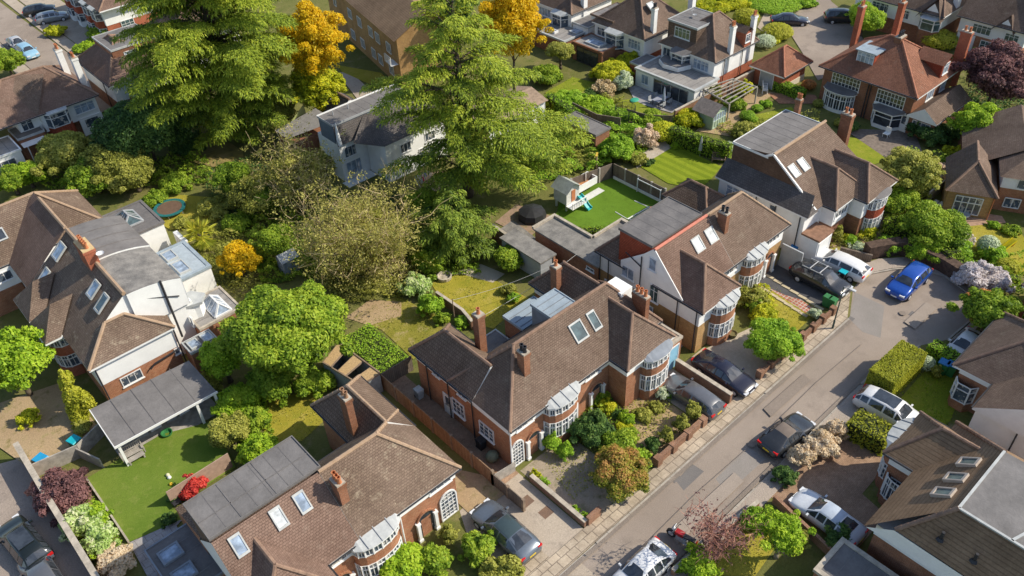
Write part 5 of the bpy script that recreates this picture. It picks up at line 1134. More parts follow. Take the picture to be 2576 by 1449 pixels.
for i,x in enumerate((5.6,6.6,7.8,8.8,9.9)):
    m=MB(); m.box(x-.4,x+.4,48.2,48.9,0.06,.85+.1*(i%2)); m.build('cabinet',[GREYM,WHITEP][i%2],t)
# ---------------------------------------------------------------- upper left houses
H=House('detached_house',(18,99),'white house with wide brown roof, polygonal bay and orange tile-hung wall at the upper left')
H.banded(13.7,22.0,96.4,105,2.0,4.16,BRICK,WHITE); H.walls(16.0,22.0,95.7,96.4,2.0,4.14,WHITE,'bay_wall')
H.roof(10.5,22.4,95.2,106,E43,7.4,'x',4.0,3.4,99.6,tile=T_RED,ridge=RIDGE); H.roof(13.3,18.9,94.9,101,E43+.015,6.5,'y',2.2,0,16.2,tile=T_RED) if 0 else None
m=MB(); m.poly([(15.8,95.18,4.33),(18.6,98.4,7.1),(16.2,99.6,7.42),(14.2,98.2,6.3)][::-1]); H.part('roof_valley',m,T_BROWN)
H.bay('S',95.9,17.6,2.8,.9,[(0,2.4,TILEHUNG),(2.4,4.0,'win')],4.2,5,LEAD,curve=False,seams=0); H.win('S',95.7,20.6,2.7,2.2,1.1,3,2,GLASSB); H.win('S',96.4,14.6,2.6,1.2,1.2,2,2)
H.flat(12.9,15.7,95.1,98.2,0,2.6,BRICKD,FELT,LEAD,'extension_roof',.1,.05); H.door('S',95.68,20.8,.05,2.4,2.0,WHITEP,'french_door',True)
m=MB(); m.poly([(13.0,95.05,2.1),(15.4,95.05,2.1),(15.4,94.2,1.9),(13.0,94.2,1.9)]); 
for xx in (13.4,14.4): m.bar((xx,94.25,0),(xx,94.25,1.9),.1,.1)
H.part('awning',m,WHITEP)
for (u,v) in ((168,168),(208,190)):
    p=at(u,v+15,5.0); H.chimney(p[0],p[1],.75,1.0,2.0,8.2,2,WHITE,TERRA)
H=House('detached_house',(11,99),'white extension with grey flat roof at the far left edge, beside the orange tile-hung house','house')
H.flat(6,12.4,92.6,96.5,0,2.7,WHITE,FELTL,WHITEP,'flat_roof',.15,.1); H.banded(2,9.5,96.6,104,2.2,4.2,BRICK,WHITE); H.roof(1.5,10.0,96.2,104.5,E43,7.3,'x',3.5,0,100.3,tile=T_RED); H.win('S',92.6,10.5,.7,2.2,1.4,3,1)
H=House('detached_house',(28,100),'white rendered house with dark grey box dormer half hidden by the left cedar')
H.banded(24.4,33,96.6,106,2.0,4.16,BRICKD,WHITE); H.roof(24.0,33.5,96.2,106.6,E43,7.4,'y',5.0,4.0,27.6,tile=T_RED)
H.flat(26.3,31.5,99.0,104.5,4.5,7.0,BRICKD,FELT,LEAD,'dormer_roof',.08,.08,'dormer'); H.win('S',99.0,28.3,5.2,1.5,1.2,2,2,GLASSB); H.bay('S',96.5,27.3,3.0,.9,[(0,2.4,BRICKD),(2.4,4.0,'win')],4.2,5,FELTL,curve=False,seams=0)
H.pipe([(24.3,99.5,4.1),(24.3,99.5,0)],.05)
H=House('semi_detached_house',(34,125),'red bayed white house across the lane at the top left corner')
H.banded(32.2,40,119,134,2.4,4.6,BRICKR,WHITE); H.roof(31.6,41,118,135,4.8,8.0,'y',4,4,36.5,tile=T_RED)
for yy in (131.5,128.3,123.6,120.6):
    H.bay('W',32.2,yy,2.3,.8,[(0,.8,WHITE),(.8,2.0,'win'),(2.0,3.0,TILEHUNG),(3.0,4.4,'win')],4.7,5,LEAD,curve=False,seams=0)
H.win('W',32.2,126,3.0,1.6,1.1,3,2); H.win('W',32.2,126,.8,1.6,1.2,3,2); H.win('S',119,35,.9,1.8,1.6,3,2,GLASSG)
H=House('detached_house',(33,107),'white walls of a house glimpsed through the left cedar','house'); H.walls(35.5,43,102,110,0,4.2,WHITE); H.roof(35,43.5,101.5,110.5,4.3,7.2,'x',3,3,None,tile=T_RED); H.win('S',102,38,2.6,1.4,1.1,3,2); H.win('W',35.5,106,2.6,1.4,1.1,3,2)
# white houses glimpsed far above the frame top keep the horizon built
# ---------------------------------------------------------------- flats between the cedars
H=House('block_of_flats',(56,86),'yellow brick block of flats with plain pitched brown roof between the cedars','block of flats')
ax=math.atan2(92.2-77.5,54.2-50.9)
def Fp(a,b,z): # a along the windowed wall (from the near eave corner, going back), b across
    d=np.array((math.cos(ax),math.sin(ax))); s=np.array((d[1],-d[0])); return (51.3+d[0]*a+s[0]*b,78.2+d[1]*a+s[1]*b,z)
m=MB()
for a0,b0,a1,b1 in ((0,0,0,8),(0,8,19,8),(19,8,19,0),(19,0,0,0)): m.poly([Fp(a0,b0,0),Fp(a1,b1,0),Fp(a1,b1,6.4),Fp(a0,b0,6.4)])
m.poly([Fp(0,0,6.4),Fp(0,8,6.4),Fp(0,4,8.6)]); m.poly([Fp(19,0,6.4),Fp(19,8,6.4),Fp(19,4,8.6)]); H.part('wall',m,BRICKY)
m=MB(); m.poly([Fp(-.5,-.5,6.35),Fp(-.5,4,8.9),Fp(19.5,4,8.9),Fp(19.5,-.5,6.35)]); m.poly([Fp(-.5,4,8.9),Fp(-.5,8.5,6.35),Fp(19.5,8.5,6.35),Fp(19.5,4,8.9)]); H.part('roof',m,T_PAN)
for a in (2.2,5.6,7.8,11.5,14.8):
    for z in (.9,3.7):
        p,q=Fp(a,-.03,z),Fp(a+1.3,-.03,z); f=MB()
        for k in range(4): c=Fp(a+1.3*k/3,-.04,z); f.bar(c,(c[0],c[1],z+1.2),.08,.08)
        f.bar(p,q,.09,.09); f.bar((p[0],p[1],z+1.2),(q[0],q[1],z+1.2),.09,.09); o=H.part('window',f,FRAME); g=MB(); g.poly([p,q,(q[0],q[1],z+1.2),(p[0],p[1],z+1.2)][::-1]); g.poly([p,q,(q[0],q[1],z+1.2),(p[0],p[1],z+1.2)]); g.v=g.v[:4]; g.f=g.f[:1]; g.m=g.m[:1]; g.uv=g.uv[:4]; H.part('pane',g,GLASS,o)
for z in (3.2,):
    m=MB(); p,q=Fp(.3,-.9,z),Fp(2.1,-.9,z); 
    m.poly([Fp(.2,-.05,z),Fp(2.1,-.05,z),Fp(2.1,-1.0,z),Fp(.2,-1.0,z)])
    for k in range(9): c=Fp(.2+1.9*k/8,-.98,z); m.bar(c,(c[0],c[1],z+.95),.04,.04)
    m.bar((p[0],p[1],z+.95),(q[0],q[1],z+.95),.06,.06); H.part('balcony',m,WHITEP)
m=MB(); d=[Fp(17.5,-.02,0),Fp(24,-.02,0),Fp(24,8,0),Fp(17.5,8,0)]; m.prism([(p[0],p[1]) for p in d],0,6.9); H.part('stair_block',m,BRICKY)
for z in (1.0,3.6,5.4):
    f=MB(); p=Fp(20.5,-.06,z); q=Fp(21.4,-.06,z); f.bar(p,q,.09,.09); f.bar((p[0],p[1],z+1.0),(q[0],q[1],z+1.0),.09,.09); f.bar(p,(p[0],p[1],z+1.0),.09,.09); f.bar(q,(q[0],q[1],z+1.0),.09,.09); o=H.part('window',f,FRAME); g=MB(); g.poly([p,q,(q[0],q[1],z+1),(p[0],p[1],z+1)]); H.part('pane',g,GLASS,o)
# ---------------------------------------------------------------- white house behind the big cedar
H=House('detached_house',(39,67),'white and slate house with long grey flat-topped roof half hidden behind the right cedar')
H.walls(35.0,41.5,66.2,70,0,4.2,WHITE); H.walls(38.2,45.5,64.2,68,0,4.2,WHITE,'wing_wall')
H.flat(35.0,44.2,66.6,69.2,4.2,6.3,SLATEBLUE,FELT,GREYM,'flat_roof',.06,.08)
m=MB(); m.bar((34.9,69.25,6.36),(44.3,69.25,6.36),.12,.1); H.part('roof_edge',m,WHITEP)
m=MB(); m.poly([(34.8,65.9,4.25),(38.2,65.9,4.25),(39.0,66.45,6.1),(34.9,66.45,6.1)]); m.poly([(36.6,65.9,4.25),(38.0,63.8,4.2),(38.9,66.4,6.0)],0); m.poly([(36.2,65.3,4.3),(38.0,62.5,4.3),(40.5,66.3,6.05),(38.4,66.4,6.05)],0); m.poly([(38.0,62.5,4.3),(45.8,62.5,4.3),(45.8,66.3,6.05),(40.5,66.3,6.05)]); H.part('roof',m,T_SLATE)
m=MB(); m.poly([(38.1,62.7,0),(45.6,62.7,0),(45.6,62.7,4.2),(38.1,62.7,4.2)]); m.poly([(38.1,66,0),(38.1,62.7,0),(38.1,62.7,4.2),(38.1,66,4.2)][::-1][::-1]); H.part('front_wall',m,WHITE)
H.win('S',62.7,40.5,2.6,1.3,1.0,3,1); H.win('S',62.7,43.6,2.6,1.3,1.0,3,1); H.win('S',62.7,43,.3,2.0,1.9,3,1); H.win('S',66.2,36.2,2.5,1.4,1.2,3,1); H.win('S',66.2,36.3,.4,1.8,1.6,3,1,GLASSB)
m=MB(); m.poly([(32.9,72.8,3.2),(37.3,70.0,4.6),(37.3,73.9,4.6),(32.9,75.3,3.2)]); H.part('side_roof',m,plain('weathered lead roof',(.27,.25,.23),.7,.15)); m=MB(); m.box(33.1,37.3,71.5,75.0,0,3.1); H.part('side_wall',m,BRICKD)
H.roof(38.6,42.2,72.0,77.4,3.6,5.1,'y',0,0,None,tile=T_SLATE,name='rear_roof'); H.walls(38.9,41.9,72.3,77.1,0,3.5,BRICKD,'rear_wall'); H.skylight([(38.9,75.7,3.85),(38.9,74.6,3.85),(39.9,74.6,4.7),(39.9,75.7,4.7)],GLASSB,FRAME)
m=MB(); m.lathe((35.1,66.1,4.2),[(.28,0),(.2,1.0),(.06,2.3),(0,2.6)],10); H.part('finial',m,WHITEP)
for xx in (36.2,38.0): 
    m=MB(); m.tube((xx,68.3,6.3),(xx,68.3,6.75),.06,.06,6); H.part('vent_pipe',m,GREYM)
m=MB(); m.box(34.6,38.0,64.9,66.1,0,.06); H.part('terrace',m,WHITE)
o=MB(); p=at(760,290,2.6); q=at(700,330,1.0); r_=at(745,320,.6); o.poly([at(763,262,4.6),at(728,312,3.0),at(772,292,3.0)]); o=o.build('shade_sail',plain('pale green canvas',(.40,.45,.17),.8,.06)); tag(o,'pale green shade sail beside the white and slate house','shade sail')
# white-walled row garages
H=House('garage_block',(54,62),'low brown roofed garage row with bright white doors behind the right cedar','garage')
H.walls(49.6,58.0,60.7,65,0,2.3,BRICKY); m=MB(); m.poly([(49.2,60.3,2.4),(58.2,60.3,2.4),(58.2,63,3.1),(49.2,63,3.1)]); m.poly([(49.2,63,3.1),(58.2,63,3.1),(58.2,65.4,2.4),(49.2,65.4,2.4)]); H.part('roof',m,plain('old brown felt',(.30,.22,.16),.9,.2))
for xx in (50.7,52.8,54.9,57.0): H.door('S',60.7,xx,.05,1.85,2.1,WHITE,'garage_door')
H=House('garage',(60,58),'small flat grey garage roof among the ivy','garage'); H.flat(56.5,58.6,51.6,56.5,0,2.2,BRICKD,FELT,FELT,'flat_roof',.1,.1)
# ---------------------------------------------------------------- three white semis, upper middle
def whitesemi(nm,x0,x1,y0,y1,ze,zr,label,h0,h1,rc,tile=T_BROWN,lowfront=BRICKD):
    H=House('detached_house',((x0+x1)/2,(y0+y1)/2),label); H.banded(x0+.3,x1-.3,y0+.3,y1-.3,1.7,ze-.15,BRICKR,WHITE); H.roof(x0,x1,y0,y1,ze,zr,'y' if rc<0 else 'x',h0,h1,abs(rc),tile=tile); return H
H=whitesemi('a',74.9,83.2,50.7,58.9,4.0,7.3,'white house with dark box dormer and slender white chimneys, nearest of the white row',4.1,3.0,54.6)
H.flat(76.0,80.6,54.4,58.5,4.1,6.6,T_GREY,FELT,LEAD,'dormer_roof',.1,.1,'dormer'); H.win('W',76.0,56.4,4.9,2.2,1.2,4,2,GLASSG)
H.bay('W',75.2,55.6,2.6,.9,[(.9,1.6,BRICKD),(2.2,3.7,'win')],3.9,5,FELT,curve=False,seams=0); H.win('W',75.2,52.8,2.4,2.2,1.2,4,2,GLASSB); H.win('W',75.2,57.8,2.5,1.1,1.1,2,1)
for x,y in ((77.9,50.95),(81.9,50.95)): H.chimney(x,y,.7,.55,2.0,7.6,2,WHITE,TERRA)
for xx in (77.0,80.4): H.pipe([(xx,50.9,3.9),(xx,50.9,0)],.05)
H.flat(71.0,75.2,50.3,58.8,0,2.2,WHITE,FELTL,LEAD,'extension_roof',.3,.15); H.win('W',71.0,53.6,.1,5.0,1.75,4,1,GLASSD,GREYM); H.win('W',71.0,57.4,.6,1.1,1.2,2,1,GLASSB)
m=MB(); m.prism([(74.9,53.9),(73.2,54.5),(72.9,56.4),(73.6,57.6),(74.9,57.9)],2.28,2.75); H.part('roof_terrace',m,WHITEP); m=MB(); m.prism([(74.9,54.0),(73.3,54.6),(73.0,56.4),(73.7,57.5),(74.9,57.8)],2.76,2.85); H.part('lead_roof',m,FELT)
m=MB(); m.tube((78.3,57.0,6.6),(78.3,57.0,7.4),.03,.03,5); m.tube((78.0,57.0,7.4),(78.6,57.0,7.4),.02,.02,5); m.lathe((78.3,56.6,6.9),[(0,0),(.25,.08)],10); H.part('aerial',m,GREYM)
m=MB(); m.box(80.2,81.3,50.7,52.6,4.1,5.9); H.part('dormer',m,BRICKR); H.win('S',50.7,80.75,4.6,.9,1.0,2,2); m=MB(); m.poly([(80.0,50.5,5.8),(80.75,50.5,6.4),(80.75,53,6.4),(80.0,53,5.8)][::-1]); m.poly([(80.75,50.5,6.4),(81.5,50.5,5.8),(81.5,53,5.8),(80.75,53,6.4)][::-1]); H.part('dormer_roof',m,T_BROWN)
H=whitesemi('b',74.2,82.5,60.4,69.0,4.0,7.4,'white house with square brick garden room and steep brown roof, middle of the white row',4.2,3.2,65.0)
H.flat(74.8,79.5,66.0,69.6,3.9,4.6,WHITE,FELT,T_BROWN,'flat_roof',.12,.12); H.chimney(76.3,60.9,.7,.6,2.2,7.5,2,WHITE,DARKP); H.chimney(83.0,60.6,.8,.8,2.2,8.0,2,WHITE,TERRA)
H.skylight([(77.5,62.3,6.0),(78.6,62.3,6.0),(78.6,63.3,6.7),(77.5,63.3,6.7)],GLASSW)
H.bay('W',74.5,65.2,2.8,.9,[(.6,1.6,BRICKD),(1.9,3.6,'win')],3.8,5,LEAD,curve=False,seams=0); H.win('W',74.5,62.2,2.3,2.0,1.2,4,2,GLASSB); H.win('W',74.5,67.6,2.4,1.3,1.1,2,2); H.win('W',74.5,62.6,.2,2.2,1.3,4,1)
H.flat(71.2,74.5,64.4,69.3,0,2.25,BRICKD,FELTL,BRICKD,'extension_roof',.25,.1); H.win('W',71.2,66.8,.05,3.6,1.9,3,1,GLASSD,DARKP); H.skylight([(71.9,65.6,2.3),(73.4,65.6,2.3),(73.4,68.0,2.3),(71.9,68.0,2.3)],GLASSB,LEAD,.15)
H.flat(72.0,75.0,58.9,60.6,0,2.0,BRICKR,FELT,LEAD,'side_roof',.1,.05)
H=whitesemi('c',73.9,82,72.2,80.5,4.0,7.2,'white house with red brick bay and pale flat extension, furthest of the white row',4.0,3.2,76.3)
H.bay('W',74.2,74.3,2.6,.9,[(.6,2.0,TILEHUNG),(2.0,3.7,'win')],3.8,5,LEAD,curve=False,seams=0); H.win('W',74.2,77.3,2.4,2.2,1.1,4,1,GLASSB); H.win('W',74.2,77.6,.4,1.8,1.1,3,1)
H.flat(70.6,74.2,70.2,78.0,0,2.2,BRICKD,FELTL,LEAD,'extension_roof',.2,.12); 
for y in (72.6,74.8): H.skylight([(71.3,y,2.26),(72.0,y,2.26),(72.0,y+.8,2.26),(71.3,y+.8,2.26)],GLASSW,FRAME,.22)
H.skylight([(73.0,70.5,2.26),(75.3,70.5,2.26),(75.3,71.8,2.26),(73.0,71.8,2.26)],GLASSB,LEAD)
H.flat(74.2,77.5,69.6,72.2,0,3.0,WHITE,FELT,LEAD,'side_roof'); H.chimney(76.6,72.6,.8,.7,3,7.4,2,WHITE,TERRA)
# ---------------------------------------------------------------- red tiled house, upper right
H=House('detached_house',(86,36),'red brick house with orange clay hipped roof and tall orange chimneys')
H.walls(81.9,90.5,31.0,41.3,0,4.16,BRICKD); H.roof(81.4,90.9,30.5,41.8,E43,7.7,'y',5.2,4.9,86.1,tile=T_ORANGE,ridge=plain('orange ridge tile',(.42,.17,.10),.8,.2))
H.chimney(89.3,42.2,.9,.7,2,8.8,2,BRICKR,TERRA); H.chimney(93.2,39.5,.9,.7,2,8.8,2,BRICKR,TERRA); H.chimney(91.2,31.2,.6,1.3,2,8.4,2,BRICKR,TERRA); H.chimney(86.1,35.8,1.4,.8,6.6,8.2,3,BRICKD,DARKP)
m=MB(); m.box(83.0,85.6,36.6,38.6,4.9,6.6); H.part('dormer',m,TILEHUNG); m=MB(); m.box(82.8,85.7,36.4,38.8,6.6,6.72); H.part('dormer_roof',m,ZINC); H.win('W',83.0,37.6,5.3,1.9,1.25,4,2,GLASSB)
m=MB(); m.box(86.6,88.4,30.9,33,4.6,6.2); H.part('dormer',m,TILEHUNG); m=MB(); m.poly([(86.2,30.6,6.1),(87.5,30.6,7.0),(87.5,33.8,7.0),(86.2,33.8,6.1)][::-1]); m.poly([(87.5,30.6,7.0),(88.8,30.6,6.1),(88.8,33.8,6.1),(87.5,33.8,7.0)][::-1]); H.part('dormer_roof',m,T_ORANGE); H.win('S',30.9,87.5,4.8,1.2,1.2,3,2,GLASSB)
H.win('W',81.9,38.6,2.6,3.3,1.35,8,3,GLASSD,None,mw=.05); H.win('W',81.9,33.4,2.3,3.1,1.5,8,3,GLASSD,None,mw=.05)
H.bay('W',81.9,38.9,3.4,1.1,[(0,.35,WHITEP),(.35,2.1,'win')],2.35,9,FELTD,seams=0,gl=GLASSD); H.bay('W',81.9,33.3,3.2,.95,[(0,.35,WHITEP),(.35,1.85,'win')],2.0,5,FELTD,curve=False,seams=0,gl=GLASSD)
m=MB(); m.box(81.8,81.88,31.8,35.0,2.0,2.28); H.part('window_apron',m,WHITE)
H.pipe([(81.8,36.0,4.1),(81.8,36.0,0)],.06); H.pipe([(81.8,35.7,4.1),(81.8,35.7,0)],.06); H.door('W',81.9,31.5,.05,.9,2.0,WHITEP,'door',True)
H.win('S',31.0,85.6,2.5,1.6,1.1,3,1,GLASSB); H.win('S',31.0,88.4,2.5,1.2,1.1,3,1,GLASSB)
H.roof(81.6,89.2,28.0,31.2,2.2,3.4,'x',0,0,None,tile=T_BROWN,name='side_roof',tubes=False); H.walls(81.9,88.9,28.3,31.0,0,2.1,BRICKD,'side_wall'); H.win('W',81.9,29.6,.7,1.9,1.1,4,1)
H=House('garage',(84,46),'small square garage with red pyramid roof beside the orange tiled house','garage'); H.walls(80.8,85.5,45.5,49.2,0,2.1,BRICKR); H.roof(80.3,86.0,45.0,49.7,2.2,4.2,'x',2.8,2.3,None,tile=T_ORANGE,ridge=plain('orange ridge tile',(.42,.17,.10))); H.door('W',80.8,47.5,.0,1.7,1.9,GREYM,'garage_door')
m=MB(); m.box(81,85.5,45.42,45.5,0,.7); H.part('rendered_plinth',m,CREAM)
# far right top pair
H=House('detached_house',(107,42),'white gabled house with brown roof behind the ball tree at the top right')
H.banded(103.5,111,38.9,50,2.0,3.85,BRICKD,WHITE); H.roof(103.1,112,38.4,51,4.0,7.3,'y',3.0,3.5,107.5,tile=T_BROWN); 
m=MB(); m.poly([(102.4,41.6,3.4),(104.2,40.0,5.6),(107.4,40.0,5.6),(105.0,41.6,4.1)]); m.poly([(104.2,40.0,5.6),(102.4,38.4,3.4),(105,38.4,4.1),(107.4,40,5.6)]); H.part('gable_roof',m,T_BROWN); m=MB(); m.poly([(103.4,41.4,3.4),(103.4,38.6,3.4),(103.4,40,5.2)]); H.part('gable',m,WHITE)
H.bay('W',103.5,40.0,2.6,.7,[(0,2.0,BRICKD),(2.0,3.4,'win')],3.5,5,LEAD,curve=False,seams=0,gl=GLASSG); H.win('W',103.5,46.6,2.5,2.2,1.1,4,2); H.win('W',103.5,43.4,2.4,1.4,1.1,3,2); H.chimney(106.8,38.8,1.1,.7,3.6,8.0,2,WHITE,TERRA); H.chimney(110.5,38.6,1,.7,3.6,8.0,2,WHITE,TERRA); H.win('W',103.5,47.2,.3,2.0,1.4,3,2)
H=House('detached_house',(108,34),'white house with square white garage door and brown roof at the top right corner')
H.banded(105.2,112,29.5,37.2,2.1,3.85,BRICK,WHITE); H.roof(104.8,113,29.0,37.6,4.0,7.2,'y',3.4,0,108.6,tile=T_BROWN); H.win('W',105.2,34.5,2.4,2.2,1.1,4,2,GLASSG); H.win('W',105.2,31.0,2.4,1.6,1.0,3,2,GLASSG); H.door('W',105.2,36.0,.05,2.0,1.9,WHITE,'garage_door',True); H.win('W',105.2,33.6,.2,1.2,1.6,2,2,GLASSG)
m=MB(); m.poly([(104.3,33.3,3.5),(105.8,32.0,5.2),(108.4,32,5.2),(106.4,33.3,4.2)]); m.poly([(105.8,32,5.2),(104.3,30.7,3.5),(106.4,30.7,4.2),(108.4,32,5.2)]); H.part('gable_roof',m,T_BROWN); m=MB(); m.poly([(105.1,33.2,3.5),(105.1,30.8,3.5),(105.1,32,4.9)]); H.part('gable',m,WHITE)
# bungalow (turned against the street grid)
H=House('bungalow',(74,20),'brown brick bungalow with pointed hipped roof and tall white grid window at the right'); ang=math.atan2(17.9-21.6,72.3-70.5)
d=np.array((math.cos(ang),math.sin(ang))); s=np.array((-d[1],d[0])); o0=np.array((70.5,21.6))
def Bp(a,b,z): p=o0+d*a+s*b; return (p[0],p[1],z)
m=MB(); m.prism([Bp(.2,.25,0)[:2],Bp(3.9,.25,0)[:2],Bp(3.9,6,0)[:2],Bp(.2,6,0)[:2]],0,2.42); H.part('wall',m,BRICKY)
m=MB(); m.poly([Bp(-.1,0,2.5),Bp(4.2,0,2.5),Bp(2.05,2.3,4.6)]); m.poly([Bp(4.2,0,2.5),Bp(4.2,6,2.5),Bp(2.05,6,4.6),Bp(2.05,2.3,4.6)]); m.poly([Bp(-.1,6,2.5),Bp(-.1,0,2.5),Bp(2.05,2.3,4.6),Bp(2.05,6,4.6)]); H.part('roof',m,T_BROWN)
rd=MB(); rd.tube(Bp(-.1,0,2.5),Bp(2.05,2.3,4.62),.13,.13,6); rd.tube(Bp(4.2,0,2.5),Bp(2.05,2.3,4.62),.13,.13,6); rd.tube(Bp(2.05,2.3,4.62),Bp(2.05,6,4.62),.13,.13,6); H.part('ridge_tiles',rd,RIDGE)
f=MB(); 
for k in range(5): f.bar(Bp(.95+2.2*k/4,.2,.35),Bp(.95+2.2*k/4,.2,2.1),.08,.08)
for z in (.35,1.5,2.1): f.bar(Bp(.95,.2,z),Bp(3.15,.2,z),.08,.08)
o=H.part('window',f,FRAME); g=MB(); g.poly([Bp(.95,.21,.35),Bp(3.15,.21,.35),Bp(3.15,.21,2.1),Bp(.95,.21,2.1)]); H.part('pane',g,GLASS,o)
H.pipe([Bp(3.95,.1,2.4),Bp(3.95,.1,0)],.05,TERRA)
m=MB(); m.poly([Bp(1.4,5,2.3),Bp(1.4,14,2.3),Bp(6,14,5.0),Bp(6,5,5.0)][::-1]); m.prism([Bp(1.7,5.05,0)[:2],Bp(1.7,14,0)[:2],Bp(5.6,14,0)[:2],Bp(5.6,5.05,0)[:2]],0,2.25,1); m.poly([Bp(6,14,5.0),Bp(6,5,5.0),Bp(11,5,2.3),Bp(11,14,2.3)]); H.part('main_roof',m,[T_BROWN,BRICKD])
H=House('detached_house',(76,15),'brick house with white upper boarding cut off by the right edge'); m=MB()
e0=at(2528,442,3.6); q0=np.array(e0[:2])
def Qp(a,b,z): p=q0+d*a+s*b; return (p[0],p[1],z)
m=MB(); m.prism([Qp(0,0,0)[:2],Qp(8,0,0)[:2],Qp(8,8,0)[:2],Qp(0,8,0)[:2]],0,2.4); H.part('wall',m,BRICK); m=MB(); m.prism([Qp(-.04,-.04,0)[:2],Qp(8,-.04,0)[:2],Qp(8,8,0)[:2],Qp(-.04,8,0)[:2]],2.4,3.6); H.part('upper_wall',m,WHITE)
m=MB(); m.poly([Qp(-.4,-.4,3.65),Qp(8.4,-.4,3.65),Qp(4,4,6.4)]); m.poly([Qp(-.4,8.4,3.65),Qp(-.4,-.4,3.65),Qp(4,4,6.4)]); H.part('roof',m,T_BROWN)
for z,a0,a1 in ((2.55,1.2,2.6),(.5,.7,2.0)):
    f=MB()
    for k in range(3): f.bar(Qp(a0+(a1-a0)*k/2,-.08,z),Qp(a0+(a1-a0)*k/2,-.08,z+.95),.08,.08)
    for zz in (z,z+.95): f.bar(Qp(a0,-.08,zz),Qp(a1,-.08,zz),.08,.08)
    o=H.part('window',f,FRAME); g=MB(); g.poly([Qp(a0,-.07,z),Qp(a1,-.07,z),Qp(a1,-.07,z+.95),Qp(a0,-.07,z+.95)]); H.part('pane',g,GLASS,o)
# ---------------------------------------------------------------- right-hand side of the road
H=House('detached_house',(38,3),'brown tiled house with broad grey flat top and three rooflights, bottom right corner')
H.banded(32.9,42.8,-4,7.7,3.3,4.2,BRICKD,WHITE); H.walls(38.1,42.0,7.0,9.6,0,3.35,BRICKD,'bay_wall'); H.walls(38.05,42.05,7.0,9.65,3.35,4.2,WHITE,'bay_upper_wall')
m=MB(); m.poly([(32.2,8.15,4.3),(34.3,4.65,7.42),(39.75,4.65,7.42),(43.2,8.1,4.3)][::-1]); m.poly([(32.45,6.65,5.25),(32.45,-3.4,5.25),(34.3,-1.4,7.42),(34.3,4.65,7.42)][::-1]); m.poly([(43.2,8.1,4.3),(39.75,4.65,7.42),(39.75,-1.4,7.42),(43.2,-4.5,4.3)][::-1]); m.poly([(34.3,-1.4,7.42),(32.45,-3.4,5.25),(32.45,-5,4.3),(43.2,-4.5,4.3),(39.75,-1.4,7.42)]); H.part('roof',m,T_PAN)
m=MB(); m.poly([(32.3,8.05,4.2),(32.42,6.65,5.22),(32.42,6.65,4.15)]); m.poly([(32.42,6.65,5.2),(32.42,-4,5.2),(32.42,-4,4.1),(32.42,6.65,4.1)][::-1]); H.part('white_band',m,WHITE)
m=MB(); m.box(34.3,39.75,-1.4,4.65,7.30,7.46); H.part('flat_roof',m,FELT)
for a,b in (((34.3,4.65),(39.75,4.65)),((34.3,-1.4),(34.3,4.65)),((34.3,1.9),(36.5,1.2))):
    m=MB(); m.bar((a[0],a[1],7.48),(b[0],b[1],7.48),.14,.10); H.part('roof_edge',m,LEAD)
rd=MB()
def hipt(p,q,k=14):
    p=np.array(p);q=np.array(q)
    for i in range(k): rd.tube(p+(q-p)*i/k,p+(q-p)*(i+1.05)/k,.12,.145,7)
hipt((32.45,6.65,5.28),(34.3,4.65,7.46),9); H.part('ridge_tiles',rd,RIDGE); rd=MB(); hipt((43.2,8.1,4.33),(39.75,4.65,7.46)); H.part('ridge_tiles',rd,RIDGE)
for x in (35.2,36.65,38.2):
    za,zb=sl(5.35,8.15,4.65,4.3,7.42),sl(6.2,8.15,4.65,4.3,7.42); H.skylight([(x+.75,5.3,za),(x,5.3,za),(x,6.25,zb),(x+.75,6.25,zb)],GLASSG,plain('grey brown rooflight frame',(.36,.31,.27),.5,.08),.18)
H.roof(37.75,42.4,3.0,10.05,E43+.012,6.3,'y',0,2.0,40.1,tile=T_PAN)
H.bay('N',9.6,40.2,3.0,.9,[(0,1.0,BRICKD),(1.0,2.4,'win'),(2.4,3.2,BRICKD),(3.2,4.1,'win')],4.2,9,LEAD,seams=3)
H.win('W',38.1,8.6,.5,1.2,1.9,3,3); H.bay('W',38.1,8.5,1.9,.5,[(0,.8,BRICKD),(.8,2.6,'win')],None,7)
for y in (4.6,2.8):
    t=sl(y,0,1,0,0); m=MB(); m.tube((33.1,y,6.0),(33.1,y,6.55),.09,.09,8); m.lathe((33.1,y,5.9),[(.25,0),(.12,.15)],8); H.part('vent_pipe',m,DARKP)
H=House('garage',(31,7),'flat roofed garage with mossy dark felt at the bottom right','garage'); H.flat(29.1,32.0,-2,8.9,0,2.4,BRICKD,FELTD,STONE,'flat_roof',.3,.08)
H=House('detached_house',(50,6),'white gabled house with brown hipped roofs at the right edge below the clipped hedge')
H.walls(49.2,56,2,10.3,0,2.8,BRICK); H.walls(49.15,56,2,10.35,2.8,3.4,WHITE,'upper_wall'); H.roof(48.8,56.5,4.0,10.8,3.5,6.0,'x',3.2,3.2,7.6,tile=T_BROWN)
H.roof(45.9,53,1.0,8.1,3.55,6.2,'x',0,0,4.4,tile=T_BROWN,tubes=False); H.walls(46.1,50,1.2,7.9,0,3.4,WHITE); g=MB(); g.poly([(46.0,7.9,3.4),(46.0,4.4,6.0),(46.0,1.2,3.4)]); H.part('gable',g,WHITE); H.bay('W',49.2,9.6,1.5,.5,[(0,.8,BRICK),(.8,2.4,'win')],None,5,curve=False); H.pipe([(45.95,5.2,3.6),(45.95,5.2,1)],.05)
H=House('detached_house',(60,9),'dark brick wall with white window cut by the right edge above the hedge','house'); p=at(2540,830); H.walls(p[0],p[0]+6,p[1]-7,p[1],0,4.4,BRICKD); H.win('W',p[0],p[1]-1.2,1.4,1.6,1.5,3,2,GLASSB); H.roof(p[0]-.4,p[0]+6.4,p[1]-7.4,p[1]+.4,4.5,7,'x',3,3,None,tile=T_BROWN)
